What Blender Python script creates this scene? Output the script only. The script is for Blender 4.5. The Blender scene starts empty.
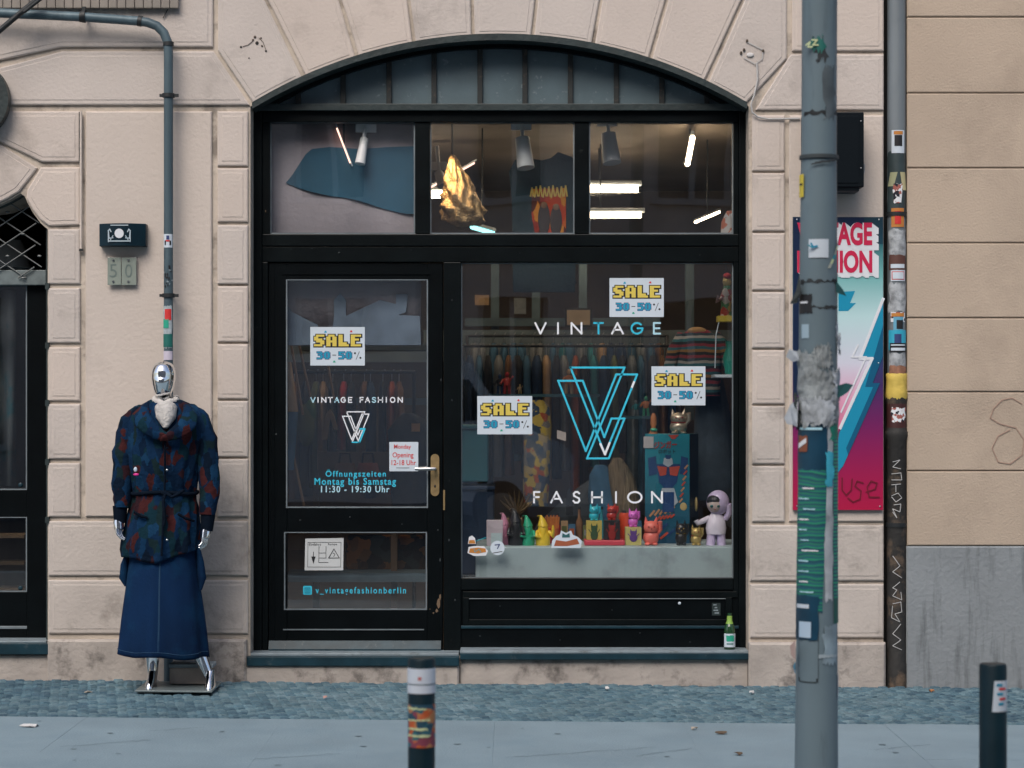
import bpy, math, random
from mathutils import Vector, Matrix, noise
R = math.radians
random.seed(11)
sc = bpy.context.scene
COL = sc.collection
CAMY, CAMZ, F, HOR = -12.0, 1.6, 2100.0, 403.0
def PX(x, Y=0.0): return (x - 512.0) * (Y - CAMY) / F
def PZ(y, Y=0.0): return CAMZ + (HOR - y) * (Y - CAMY) / F
def P(x, y, Y=0.0): return Vector((PX(x, Y), Y, PZ(y, Y)))
SLOPE = -0.0088
def GZ(X): return SLOPE * X            # the street falls gently to the right

# ------------------------------------------------------------------ materials
MATS = {}
def new_mat(name):
    m = bpy.data.materials.new(name); m.use_nodes = True
    nt = m.node_tree; nt.nodes.clear()
    out = nt.nodes.new('ShaderNodeOutputMaterial')
    return m, nt, out
def mat(name, col, rough=0.6, metal=0.0, var=0.0, vscale=6.0, col2=None, bump=0.0, bscale=40.0, spec=0.5,
        stain=None, stain_amt=0.5, stain_scale=3.0, stain_lo=0.55, stain_hi=0.7, coat=0.0, stretch=None, streak=False):
    if name in MATS: return MATS[name]
    m, nt, out = new_mat(name); N = nt.nodes.new; L = nt.links.new
    b = N('ShaderNodeBsdfPrincipled'); L(b.outputs[0], out.inputs[0])
    b.inputs['Base Color'].default_value = (*col, 1); b.inputs['Roughness'].default_value = rough
    b.inputs['Metallic'].default_value = metal; b.inputs['Specular IOR Level'].default_value = spec
    if coat: b.inputs['Coat Weight'].default_value = coat
    tc = N('ShaderNodeTexCoord'); src = tc.outputs['Object']
    if stretch:
        mp = N('ShaderNodeMapping'); L(src, mp.inputs[0]); mp.inputs['Scale'].default_value = stretch; src = mp.outputs[0]
    cur = None
    if var or col2:
        n = N('ShaderNodeTexNoise'); L(src, n.inputs[0]); n.inputs['Scale'].default_value = vscale; n.inputs['Detail'].default_value = 5
        mx = N('ShaderNodeMix'); mx.data_type = 'RGBA'
        mr = N('ShaderNodeMapRange'); L(n.outputs[0], mr.inputs[0]); mr.inputs[1].default_value = .33; mr.inputs[2].default_value = .67
        L(mr.outputs[0], mx.inputs[0])
        c2 = col2 or tuple(c * (1 - var) for c in col); c1 = col if col2 else tuple(min(1, c * (1 + var * .6)) for c in col)
        mx.inputs[6].default_value = (*c1, 1); mx.inputs[7].default_value = (*c2, 1); cur = mx.outputs[2]
    if stain:
        n = N('ShaderNodeTexNoise')
        s2 = tc.outputs['Object']
        if streak:
            mp = N('ShaderNodeMapping'); L(s2, mp.inputs[0]); mp.inputs['Scale'].default_value = (1, 1, .12); s2 = mp.outputs[0]
        L(s2, n.inputs[0]); n.inputs['Scale'].default_value = stain_scale; n.inputs['Detail'].default_value = 9; n.inputs['Roughness'].default_value = .65
        mr = N('ShaderNodeMapRange'); L(n.outputs[0], mr.inputs[0]); mr.inputs[1].default_value = stain_lo; mr.inputs[2].default_value = stain_hi; mr.inputs[4].default_value = stain_amt
        mx = N('ShaderNodeMix'); mx.data_type = 'RGBA'; L(mr.outputs[0], mx.inputs[0])
        if cur: L(cur, mx.inputs[6])
        else: mx.inputs[6].default_value = (*col, 1)
        mx.inputs[7].default_value = (*stain, 1); cur = mx.outputs[2]
    if cur: L(cur, b.inputs['Base Color'])
    if bump:
        n = N('ShaderNodeTexNoise'); L(src, n.inputs[0]); n.inputs['Scale'].default_value = bscale; n.inputs['Detail'].default_value = 6
        bp = N('ShaderNodeBump'); bp.inputs['Strength'].default_value = bump; bp.inputs['Distance'].default_value = .01
        L(n.outputs[0], bp.inputs['Height']); L(bp.outputs[0], b.inputs['Normal'])
    MATS[name] = m; return m
def ramp_mat(name, stops, z0, z1, axis=2, rough=0.4, noise_amt=0.0, nscale=5.0):
    """printed colour gradient that belongs to the object itself (object coordinates)"""
    m, nt, out = new_mat(name); N = nt.nodes.new; L = nt.links.new
    b = N('ShaderNodeBsdfPrincipled'); L(b.outputs[0], out.inputs[0]); b.inputs['Roughness'].default_value = rough
    tc = N('ShaderNodeTexCoord'); sp = N('ShaderNodeSeparateXYZ'); L(tc.outputs['Object'], sp.inputs[0])
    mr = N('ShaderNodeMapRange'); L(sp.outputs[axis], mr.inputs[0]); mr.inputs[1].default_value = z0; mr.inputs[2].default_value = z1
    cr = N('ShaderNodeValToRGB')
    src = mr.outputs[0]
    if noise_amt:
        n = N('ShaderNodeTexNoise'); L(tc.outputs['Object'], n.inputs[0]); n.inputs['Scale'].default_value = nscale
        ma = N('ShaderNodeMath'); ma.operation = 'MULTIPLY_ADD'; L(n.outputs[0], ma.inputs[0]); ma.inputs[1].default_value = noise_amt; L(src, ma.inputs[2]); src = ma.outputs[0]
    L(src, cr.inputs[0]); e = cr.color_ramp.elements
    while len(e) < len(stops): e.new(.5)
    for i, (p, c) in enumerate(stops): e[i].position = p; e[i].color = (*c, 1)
    L(cr.outputs[0], b.inputs['Base Color']); MATS[name] = m; return m
def patch_mat(name, cols, scale=8.0, rough=.8, stretch=(1, 1, 1), metal=0, randomness=1.0, bump=0.0):
    """printed or woven patches: voronoi cells picking from a palette"""
    m, nt, out = new_mat(name); N = nt.nodes.new; L = nt.links.new
    b = N('ShaderNodeBsdfPrincipled'); L(b.outputs[0], out.inputs[0]); b.inputs['Roughness'].default_value = rough; b.inputs['Metallic'].default_value = metal; b.inputs['Specular IOR Level'].default_value = .5 if rough < .7 else .12
    tc = N('ShaderNodeTexCoord'); mp = N('ShaderNodeMapping'); L(tc.outputs['Object'], mp.inputs[0]); mp.inputs['Scale'].default_value = stretch
    n0 = N('ShaderNodeTexNoise'); L(mp.outputs[0], n0.inputs[0]); n0.inputs['Scale'].default_value = scale * 1.3; n0.inputs['Detail'].default_value = 3
    va = N('ShaderNodeVectorMath'); va.operation = 'MULTIPLY_ADD'; L(n0.outputs['Color'], va.inputs[0]); va.inputs[1].default_value = (.9 / scale,) * 3; L(mp.outputs[0], va.inputs[2])
    v = N('ShaderNodeTexVoronoi'); L(va.outputs[0], v.inputs[0]); v.inputs['Scale'].default_value = scale; v.inputs['Randomness'].default_value = randomness
    sp = N('ShaderNodeSeparateColor'); L(v.outputs['Color'], sp.inputs[0])
    cr = N('ShaderNodeValToRGB'); cr.color_ramp.interpolation = 'CONSTANT'; L(sp.outputs[0], cr.inputs[0])
    e = cr.color_ramp.elements
    while len(e) < len(cols): e.new(.5)
    for i, c in enumerate(cols): e[i].position = i / len(cols); e[i].color = (*c, 1)
    L(cr.outputs[0], b.inputs['Base Color'])
    if bump:
        n = N('ShaderNodeTexNoise'); L(tc.outputs['Object'], n.inputs[0]); n.inputs['Scale'].default_value = 45
        bp = N('ShaderNodeBump'); bp.inputs['Strength'].default_value = bump; bp.inputs['Distance'].default_value = .01; L(n.outputs[0], bp.inputs['Height']); L(bp.outputs[0], b.inputs['Normal'])
    MATS[name] = m; return m
def stripe_mat(name, cols, period, axis=2, rough=.85, wob=.0):
    m, nt, out = new_mat(name); N = nt.nodes.new; L = nt.links.new
    b = N('ShaderNodeBsdfPrincipled'); L(b.outputs[0], out.inputs[0]); b.inputs['Roughness'].default_value = rough
    tc = N('ShaderNodeTexCoord'); sp = N('ShaderNodeSeparateXYZ'); L(tc.outputs['Object'], sp.inputs[0]); src = sp.outputs[axis]
    if wob:
        n = N('ShaderNodeTexNoise'); L(tc.outputs['Object'], n.inputs[0]); n.inputs['Scale'].default_value = 9
        ma = N('ShaderNodeMath'); ma.operation = 'MULTIPLY_ADD'; L(n.outputs[0], ma.inputs[0]); ma.inputs[1].default_value = wob; L(src, ma.inputs[2]); src = ma.outputs[0]
    d = N('ShaderNodeMath'); d.operation = 'DIVIDE'; L(src, d.inputs[0]); d.inputs[1].default_value = period
    f = N('ShaderNodeMath'); f.operation = 'FRACT'; L(d.outputs[0], f.inputs[0])
    cr = N('ShaderNodeValToRGB'); cr.color_ramp.interpolation = 'CONSTANT'; L(f.outputs[0], cr.inputs[0]); e = cr.color_ramp.elements
    while len(e) < len(cols): e.new(.5)
    for i, c in enumerate(cols): e[i].position = i / len(cols); e[i].color = (*c, 1)
    L(cr.outputs[0], b.inputs['Base Color']); MATS[name] = m; return m
def emit_mat(name, col, s):
    m, nt, out = new_mat(name); e = nt.nodes.new('ShaderNodeEmission'); e.inputs[0].default_value = (*col, 1); e.inputs[1].default_value = s
    nt.links.new(e.outputs[0], out.inputs[0]); MATS[name] = m; return m
def glass_mat(name, base=.045, tint=(.9, .93, .93), wave=.0, dirt=0.0):
    m, nt, out = new_mat(name); N = nt.nodes.new; L = nt.links.new
    tr = N('ShaderNodeBsdfTransparent'); tr.inputs[0].default_value = (*tint, 1)
    gl = N('ShaderNodeBsdfGlossy'); gl.inputs['Roughness'].default_value = 0.01
    lw = N('ShaderNodeLayerWeight'); lw.inputs['Blend'].default_value = .5
    pw = N('ShaderNodeMath'); pw.operation = 'POWER'; L(lw.outputs['Facing'], pw.inputs[0]); pw.inputs[1].default_value = 5
    ma = N('ShaderNodeMath'); ma.operation = 'MULTIPLY_ADD'; L(pw.outputs[0], ma.inputs[0]); ma.inputs[1].default_value = .9; ma.inputs[2].default_value = base; ma.use_clamp = True
    mx = N('ShaderNodeMixShader'); L(ma.outputs[0], mx.inputs[0]); L(tr.outputs[0], mx.inputs[1]); L(gl.outputs[0], mx.inputs[2])
    last = mx.outputs[0]
    if wave:
        tc = N('ShaderNodeTexCoord'); n = N('ShaderNodeTexNoise'); L(tc.outputs['Object'], n.inputs[0]); n.inputs['Scale'].default_value = 1.6; n.inputs['Detail'].default_value = 1
        bp = N('ShaderNodeBump'); bp.inputs['Strength'].default_value = wave; bp.inputs['Distance'].default_value = .004; L(n.outputs[0], bp.inputs['Height']); L(bp.outputs[0], gl.inputs['Normal'])
    if dirt:
        tc = N('ShaderNodeTexCoord'); n = N('ShaderNodeTexNoise'); L(tc.outputs['Object'], n.inputs[0]); n.inputs['Scale'].default_value = 3; n.inputs['Detail'].default_value = 8
        mr = N('ShaderNodeMapRange'); L(n.outputs[0], mr.inputs[0]); mr.inputs[1].default_value = .35; mr.inputs[2].default_value = .8; mr.inputs[4].default_value = dirt
        df = N('ShaderNodeBsdfDiffuse'); df.inputs[0].default_value = (.4, .42, .42, 1)
        m2 = N('ShaderNodeMixShader'); L(mr.outputs[0], m2.inputs[0]); L(last, m2.inputs[1]); L(df.outputs[0], m2.inputs[2]); last = m2.outputs[0]
    L(last, out.inputs[0]); MATS[name] = m; return m

# ------------------------------------------------------------------ mesh builder
ORG = {}
_tc = {}
class MB:
    def __init__(s): s.v = []; s.f = []; s.m = []; s.mats = []; s.sm = []
    def mi(s, m):
        if m not in s.mats: s.mats.append(m)
        return s.mats.index(m)
    def add(s, vs, fs, m, smooth=False):
        o = len(s.v); s.v += [Vector(p) for p in vs]; k = s.mi(m)
        for f in fs: s.f.append(tuple(i + o for i in f)); s.m.append(k); s.sm.append(smooth)
    def box(s, x0, x1, y0, y1, z0, z1, m):
        s.add([(x0, y0, z0), (x1, y0, z0), (x1, y1, z0), (x0, y1, z0), (x0, y0, z1), (x1, y0, z1), (x1, y1, z1), (x0, y1, z1)],
              [(0, 3, 2, 1), (4, 5, 6, 7), (0, 1, 5, 4), (1, 2, 6, 5), (2, 3, 7, 6), (3, 0, 4, 7)], m)
    def pbox(s, x0, x1, y0, y1, Yf, Yb, m):          # box from a picture rectangle seen at its front depth
        s.box(PX(x0, Yf), PX(x1, Yf), Yf, Yb, PZ(y1, Yf), PZ(y0, Yf), m)
    def obox(s, c, sx, sy, sz, rot, m):              # oriented box, rot = Matrix 3x3
        c = Vector(c); vs = []
        for z in (-.5, .5):
            for (x, y) in ((-.5, -.5), (.5, -.5), (.5, .5), (-.5, .5)): vs.append(c + rot @ Vector((x * sx, y * sy, z * sz)))
        s.add(vs, [(0, 3, 2, 1), (4, 5, 6, 7), (0, 1, 5, 4), (1, 2, 6, 5), (2, 3, 7, 6), (3, 0, 4, 7)], m)
    def prism(s, poly, Y0, Y1, m, mside=None):       # poly in (x,z), front at Y0
        n = len(poly); a = sum(poly[i][0] * poly[(i + 1) % n][1] - poly[(i + 1) % n][0] * poly[i][1] for i in range(n))
        if a < 0: poly = poly[::-1]
        vs = [(x, Y0, z) for x, z in poly] + [(x, Y1, z) for x, z in poly]
        s.add(vs, [tuple(range(n)), tuple(range(2 * n - 1, n - 1, -1))], m)
        s.add(vs, [(i, i + n, (i + 1) % n + n, (i + 1) % n) for i in range(n)], mside or m)
    def tube(s, pts, r, m, seg=12, cap=True, smooth=True):
        pts = [Vector(p) for p in pts]; n = len(pts); rs = r if isinstance(r, (list, tuple)) else [r] * n
        vs = []; prev = None
        for i, p in enumerate(pts):
            d = (pts[min(i + 1, n - 1)] - pts[max(i - 1, 0)]).normalized()
            if prev is None:
                u = d.orthogonal().normalized()
            else:
                u = (prev - d * prev.dot(d)).normalized()
            prev = u; w = d.cross(u)
            for k in range(seg):
                t = 2 * math.pi * k / seg; vs.append(p + (u * math.cos(t) + w * math.sin(t)) * rs[i])
        fs = [(i * seg + k, i * seg + (k + 1) % seg, (i + 1) * seg + (k + 1) % seg, (i + 1) * seg + k) for i in range(n - 1) for k in range(seg)]
        s.add(vs, fs, m, smooth)
        if cap: s.add(vs, [tuple(range(seg))[::-1], tuple((n - 1) * seg + k for k in range(seg))], m)
    def loft(s, rings, m, seg=24, cap=True, smooth=True, fn=None):
        """rings: (cx, cy, z, rx, ry); fn(theta, ring index) -> radius factor"""
        vs = []
        for i, (cx, cy, z, rx, ry) in enumerate(rings):
            for k in range(seg):
                t = 2 * math.pi * k / seg; q = fn(t, i) if fn else 1
                dz = 0
                if isinstance(q, tuple): q, dz = q
                vs.append((cx + rx * q * math.cos(t), cy + ry * q * math.sin(t), z + dz))
        n = len(rings)
        fs = [(i * seg + k, i * seg + (k + 1) % seg, (i + 1) * seg + (k + 1) % seg, (i + 1) * seg + k) for i in range(n - 1) for k in range(seg)]
        if rings[0][2] > rings[-1][2]: fs = [f[::-1] for f in fs]
        s.add(vs, fs, m, smooth)
        if cap:
            a = tuple(range(seg)); b = tuple((n - 1) * seg + k for k in range(seg))
            if rings[0][2] <= rings[-1][2]: a = a[::-1]
            else: b = b[::-1]
            s.add(vs, [a, b], m, smooth)
    def ell(s, c, r, m, rot=None, seg=14, rings=9):
        c = Vector(c); r = Vector(r) if hasattr(r, '__len__') else Vector((r, r, r)); vs = []
        rot = rot or Matrix.Identity(3)
        vs.append(c + rot @ Vector((0, 0, -r.z)))
        for i in range(1, rings):
            a = -math.pi / 2 + math.pi * i / rings
            for k in range(seg):
                t = 2 * math.pi * k / seg; vs.append(c + rot @ Vector((r.x * math.cos(a) * math.cos(t), r.y * math.cos(a) * math.sin(t), r.z * math.sin(a))))
        vs.append(c + rot @ Vector((0, 0, r.z))); L = len(vs) - 1; fs = []
        for k in range(seg): fs.append((0, 1 + (k + 1) % seg, 1 + k)); fs.append((L, L - seg + k, L - seg + (k + 1) % seg))
        for i in range(rings - 2):
            for k in range(seg):
                a = 1 + i * seg; fs.append((a + k, a + (k + 1) % seg, a + seg + (k + 1) % seg, a + seg + k))
        s.add(vs, fs, m, True)
    def stroke(s, pts, w, Y, m, closed=False, t=.0015):   # flat ribbon in the XZ plane
        pts = [Vector((p[0], p[1])) for p in pts]; n = len(pts)
        for i in range(n if closed else n - 1):
            a = pts[i]; b = pts[(i + 1) % n]; d = (b - a)
            if d.length < 1e-6: continue
            d.normalize(); q = Vector((-d.y, d.x)) * w / 2; a = a - d * w * .4; b = b + d * w * .4
            y = Y - (i % 3) * .0002
            s.prism([(a.x + q.x, a.y + q.y), (a.x - q.x, a.y - q.y), (b.x - q.x, b.y - q.y), (b.x + q.x, b.y + q.y)], y, y + t, m)
    def text(s, txt, x0, x1, z0, z1, Y, m, bold=0.0, spacing=1.0, t=.001, rot=0.0, cy=None):
        key = (txt, bold, spacing)
        if key not in _tc:
            cu = bpy.data.curves.new('lettering', 'FONT'); cu.body = txt; cu.offset = bold; cu.space_character = spacing; cu.resolution_u = 4
            ob = bpy.data.objects.new('lettering', cu); me = ob.to_mesh()
            _tc[key] = ([v.co.copy() for v in me.vertices], [tuple(p.vertices) for p in me.polygons])
            ob.to_mesh_clear(); bpy.data.objects.remove(ob); bpy.data.curves.remove(cu)
        vs, fs = _tc[key]
        if not vs: return
        ax = min(v.x for v in vs); bx = max(v.x for v in vs); ay = min(v.y for v in vs); by = max(v.y for v in vs)
        W = x1 - x0; H = z1 - z0; cx = (x0 + x1) / 2; cz = (z0 + z1) / 2; out = []
        for v in vs:
            lx = ((v.x - ax) / (bx - ax) - .5) * W; lz = ((v.y - ay) / (by - ay) - .5) * H
            X = cx + lx * math.cos(rot) - lz * math.sin(rot); Z = cz + lx * math.sin(rot) + lz * math.cos(rot)
            out.append((X, Y, Z))
        if cy: out = [cy(p) for p in out]
        s.add(out, fs, m)
    def build(s, name, parent=None, loc=None, bevel=0.0, label=None, seg=2):
        me = bpy.data.meshes.new(name); o = bpy.data.objects.new(name, me); COL.objects.link(o)
        if parent is not None:
            org = ORG[parent.name]; o.parent = parent
        else:
            if loc is None:
                xs = [v.x for v in s.v]; ys = [v.y for v in s.v]; loc = ((min(xs) + max(xs)) / 2, (min(ys) + max(ys)) / 2, min(v.z for v in s.v))
            org = Vector(loc); o.location = org
        ORG[o.name] = org
        me.from_pydata([v - org for v in s.v], [], s.f)
        for m in s.mats: me.materials.append(m)
        me.polygons.foreach_set('material_index', s.m); me.polygons.foreach_set('use_smooth', s.sm); me.update()
        if bevel:
            b = o.modifiers.new('bevel', 'BEVEL'); b.width = bevel; b.segments = seg; b.limit_method = 'ANGLE'; b.angle_limit = R(35)
        if label: o['label'] = label
        return o
def thing(name, label, cat, loc, group=None):
    o = bpy.data.objects.new(name, None); COL.objects.link(o); o.location = loc; o.empty_display_size = .1
    ORG[o.name] = Vector(loc); return tag(o, label, cat, group)
def tag(o, label=None, cat=None, group=None, kind=None):
    if label: o['label'] = label
    if cat: o['category'] = cat
    if group: o['group'] = group
    if kind: o['kind'] = kind
    return o
def struct(o, kind='structure'): o['kind'] = kind; return o
def pp(pts, Y=0.0): return [(PX(x, Y), PZ(y, Y)) for x, y in pts]
def inset(poly, d):
    n = len(poly); out = []
    a = sum(poly[i][0] * poly[(i + 1) % n][1] - poly[(i + 1) % n][0] * poly[i][1] for i in range(n)); sg = 1 if a > 0 else -1
    for i in range(n):
        p0 = Vector(poly[i - 1]); p1 = Vector(poly[i]); p2 = Vector(poly[(i + 1) % n])
        e1 = (p1 - p0).normalized(); e2 = (p2 - p1).normalized()
        n1 = Vector((-e1.y, e1.x)) * sg; n2 = Vector((-e2.y, e2.x)) * sg; b = n1 + n2
        if b.length < 1e-5: b = n1
        b.normalize(); k = d / max(.35, b.dot(n1)); q = p1 + b * k; out.append((q.x, q.y))
    return out
def block(mb, poly, Y, depth, m, double=True, ch=.007):
    """raised stone: chamfered edge, a tooled margin, then the field. poly in world (x,z)"""
    n = len(poly); a = sum(poly[i][0] * poly[(i + 1) % n][1] - poly[(i + 1) % n][0] * poly[i][1] for i in range(n))
    if a < 0: poly = poly[::-1]
    poly = inset(poly, -.0045); j = random.uniform(-.0015, .0015)
    lv = [(poly, Y + depth), (poly, Y + ch + j), (inset(poly, ch), Y + (.0025 if double else 0) + j)]
    if double: lv += [(inset(poly, .026), Y + .0025 + j), (inset(poly, .029), Y + j)]
    vs = []
    for pl, y in lv: vs += [(x, y, z) for x, z in pl]
    fs = [(k * n + i, k * n + (i + 1) % n, (k + 1) * n + (i + 1) % n, (k + 1) * n + i) for k in range(len(lv) - 1) for i in range(n)]
    fs.append(tuple((len(lv) - 1) * n + i for i in range(n)))
    mb.add(vs, fs, m)
# letters drawn as single strokes in a unit box
LET = {'V': [[(0, 1), (.5, 0), (1, 1)]], 'I': [[(.5, 0), (.5, 1)]], 'N': [[(0, 0), (0, 1), (1, 0), (1, 1)]], 'T': [[(0, 1), (1, 1)], [(.5, 1), (.5, 0)]],
       'A': [[(0, 0), (.5, 1), (1, 0)], [(.2, .36), (.8, .36)]], 'E': [[(.9, 1), (.1, 1), (.1, 0), (.9, 0)], [(.1, .5), (.8, .5)]],
       'F': [[(.1, 0), (.1, 1), (.85, 1)], [(.1, .52), (.75, .52)]], 'H': [[(0, 0), (0, 1)], [(1, 0), (1, 1)], [(0, .5), (1, .5)]],
       'G': [[(.5 + .5 * math.cos(R(t)), .5 + .5 * math.sin(R(t))) for t in range(45, 361, 21)] + [(1, .5), (.55, .5)]],
       'O': [[(.5 + .52 * math.cos(R(t)), .5 + .5 * math.sin(R(t))) for t in range(0, 361, 20)]],
       'S': [[(.85, .86), (.65, 1), (.35, 1), (.15, .84), (.18, .64), (.5, .52), (.82, .4), (.88, .18), (.66, 0), (.32, 0), (.1, .16)]]}
def letters(mb, word, cx, w, y0, y1, Y, sw, mats, wf=None):
    """word as strokes; cx list of picture centres, w picture width"""
    for ch, c, m in zip(word, cx, mats):
        ww = w * (wf or {}).get(ch, 1)
        for st in LET[ch]:
            mb.stroke([(PX(c - ww / 2 + p[0] * ww, Y), PZ(y1 - p[1] * (y1 - y0), Y)) for p in st], sw, Y, m)
LOGO = [(570.5, 367.5), (624.5, 367.5), (587, 458.4), (608.8, 458.4), (624.5, 418.5), (611.5, 418.5), (604.3, 437.2), (582.8, 380.8), (558.2, 380.8), (585.8, 451), (616.3, 374.4), (637.2, 374.4), (605, 454.3)]
PIX = {'S': ["01111", "11000", "11110", "01111", "00011", "11110"], 'A': ["01110", "11011", "11011", "11111", "11011", "11011"], 'L': ["11000", "11000", "11000", "11000", "11110", "11111"],
       'E': ["11111", "11000", "11110", "11000", "11000", "11111"], '3': ["11110", "00011", "01110", "00011", "00011", "11110"], '0': ["01110", "11011", "11011", "11011", "11011", "01110"],
       '5': ["11111", "11000", "11110", "00011", "00011", "11110"], '-': ["000", "000", "000", "111", "000", "000"]}
def pixtext(mb, txt, x0, x1, z0, z1, Y, m, mo, grow, gap=1):
    cols = sum(len(PIX[c][0]) for c in txt) + gap * (len(txt) - 1); cw = (x1 - x0) / cols; rh = (z1 - z0) / 6; x = x0
    for c in txt:
        g = PIX[c]
        for r in range(6):
            for k, b in enumerate(g[r]):
                if b == '1':
                    a0 = x + k * cw; a1 = a0 + cw; b1 = z1 - r * rh; b0 = b1 - rh
                    mb.add([(a0 - cw*.02, Y, b0 - rh*.02), (a1+cw*.02, Y, b0-rh*.02), (a1+cw*.02, Y, b1+rh*.02), (a0-cw*.02, Y, b1+rh*.02)], [(0, 1, 2, 3)], m)
                    if mo:
                        g0 = grow * cw; yy = Y + .0004 + .00002 * ((r * 7 + k) % 5)
                        mb.add([(a0 - g0, yy, b0 - g0 * 1.4), (a1 + g0 * 1.5, yy, b0 - g0 * 1.4), (a1 + g0 * 1.5, yy, b1 + g0), (a0 - g0, yy, b1 + g0)], [(0, 1, 2, 3)], mo)
        x += (len(g[0]) + gap) * cw
# ------------------------------------------------------------------ palette
plaster = mat('plaster', (.56, .487, .438), .85, var=.06, vscale=1.4, bump=.3, bscale=55, stain=(.20, .165, .14), stain_amt=.55, stain_scale=2.4, stain_lo=.56, stain_hi=.78)
plaster_b = mat('plaster_b', (.575, .495, .44), .85, var=.07, vscale=1.1, bump=.3, bscale=55, stain=(.24, .20, .175), stain_amt=.5, stain_scale=2.9, stain_lo=.55, stain_hi=.78)
plaster_c = mat('plaster_c', (.535, .475, .435), .85, var=.07, vscale=1.8, bump=.35, bscale=50, stain=(.20, .17, .15), stain_amt=.6, stain_scale=2.0, stain_lo=.55, stain_hi=.76)
plaster_field = mat('plaster_field', (.575, .50, .445), .85, var=.07, vscale=.9, bump=.35, bscale=40, stain=(.33, .28, .25), stain_amt=.5, stain_scale=1.3, stain_lo=.55, stain_hi=.8)
joint_m = mat('joint_mortar', (.52, .45, .38), .9, var=.2, vscale=4, bump=.4, stain=(.12, .10, .085), stain_amt=.7, stain_scale=5, stain_lo=.52, stain_hi=.66)
base_m = mat('base_stone', (.42, .375, .34), .9, var=.14, vscale=5, bump=.5, bscale=40, stain=(.07, .062, .056), stain_amt=.85, stain_scale=5.5, stain_lo=.53, stain_hi=.68)
low_m = mat('lower_plaster', (.515, .46, .42), .88, var=.1, vscale=3, bump=.35, bscale=45, stain=(.15, .128, .11), stain_amt=.7, stain_scale=3.2, stain_lo=.53, stain_hi=.72)
tan_m = mat('tan_render', (.46, .37, .29), .9, var=.07, vscale=2, bump=.35, bscale=80, stain=(.28, .22, .17), stain_amt=.55, stain_scale=1.6, stain_lo=.52, stain_hi=.75)
conc_m = mat('grey_plinth_paint', (.24, .262, .278), .85, var=.12, vscale=2.2, bump=.5, bscale=35, stain=(.075, .085, .09), stain_amt=.75, stain_scale=14, stain_lo=.54, stain_hi=.74, streak=True)
frame_m = mat('black_green_paint', (.0028, .0048, .0056), .38, spec=.14, var=.35, vscale=5, bump=.12, bscale=60, stain=(.035, .038, .036), stain_amt=.6, stain_scale=16, stain_lo=.66, stain_hi=.74)
door_m = mat('black_door_paint', (.0018, .0032, .004), .36, spec=.14, var=.3, vscale=6, bump=.1, bscale=60, stain=(.03, .03, .028), stain_amt=.6, stain_scale=19, stain_lo=.68, stain_hi=.76)
sill_m = mat('teal_sill_metal', (.010, .036, .052), .42, spec=.3, var=.3, vscale=9, bump=.1, stain=(.09, .11, .12), stain_amt=.5, stain_scale=20, stain_lo=.6, stain_hi=.7)
sillw_m = mat('worn_sill_edge', (.22, .27, .30), .5, var=.2, vscale=12, stain=(.08, .08, .07), stain_amt=.7, stain_scale=15)
rim_m = mat('arch_rim_metal', (.018, .030, .031), .5, var=.3, vscale=8, bump=.3)
munt_m = mat('rusty_muntin', (.014, .017, .017), .6, var=.3, vscale=9, stain=(.08, .055, .04), stain_amt=.7, stain_scale=25, stain_lo=.55, stain_hi=.65)
frost_m = mat('dusty_fanlight_glass', (.105, .15, .17), .38, var=.25, vscale=3, bump=.15, bscale=20, stain=(.24, .28, .30), stain_amt=.8, stain_scale=22, stain_lo=.60, stain_hi=.70)
bead_m = mat('glazing_bead', (.16, .19, .21), .45, var=.2, vscale=10)
white_p = mat('white_paper', (.56, .63, .70), .55, var=.03)
black_i = mat('black_ink', (.012, .012, .014), .5)
vinyl_w = mat('white_vinyl', (.78, .80, .84), .4)
vinyl_c = mat('cyan_vinyl', (.045, .50, .68), .4)
vinyl_l = mat('pale_cyan_vinyl', (.42, .68, .78), .4)
yellow_i = mat('yellow_ink', (.70, .55, .10), .5)
blue_i = mat('blue_ink', (.012, .30, .48), .5)
red_i = mat('red_ink', (.60, .03, .03), .5)
green_i = mat('green_ink', (.02, .33, .22), .5)
navy_i = mat('navy_ink', (.03, .05, .16), .5)
brass_m = mat('worn_brass', (.36, .25, .12), .45, metal=.6, var=.2, vscale=30)
steel_m = mat('brushed_steel', (.55, .56, .57), .3, metal=1)
chrome_m = mat('chrome', (.86, .88, .90), .06, metal=1)
zinc_m = mat('zinc_pipe', (.075, .115, .138), .45, metal=.1, spec=.35, var=.25, vscale=5, bump=.15, bscale=30, stain=(.16, .23, .26), stain_amt=.5, stain_scale=8, stretch=(1, 1, .3), streak=True)
iron_m = mat('pipe_clamp_iron', (.012, .015, .017), .55, bump=.2)
glass_d = glass_mat('door_glass', .11, (.97, .98, .98), wave=.25, dirt=.006)
glass_w = glass_mat('window_glass', .11, (.97, .98, .98), wave=.35, dirt=.005)
glass_t = glass_mat('transom_glass', .10, (.96, .97, .97), wave=.4, dirt=.015)
dark_m = mat('dark_gap', (.02, .02, .02), .9)

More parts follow.
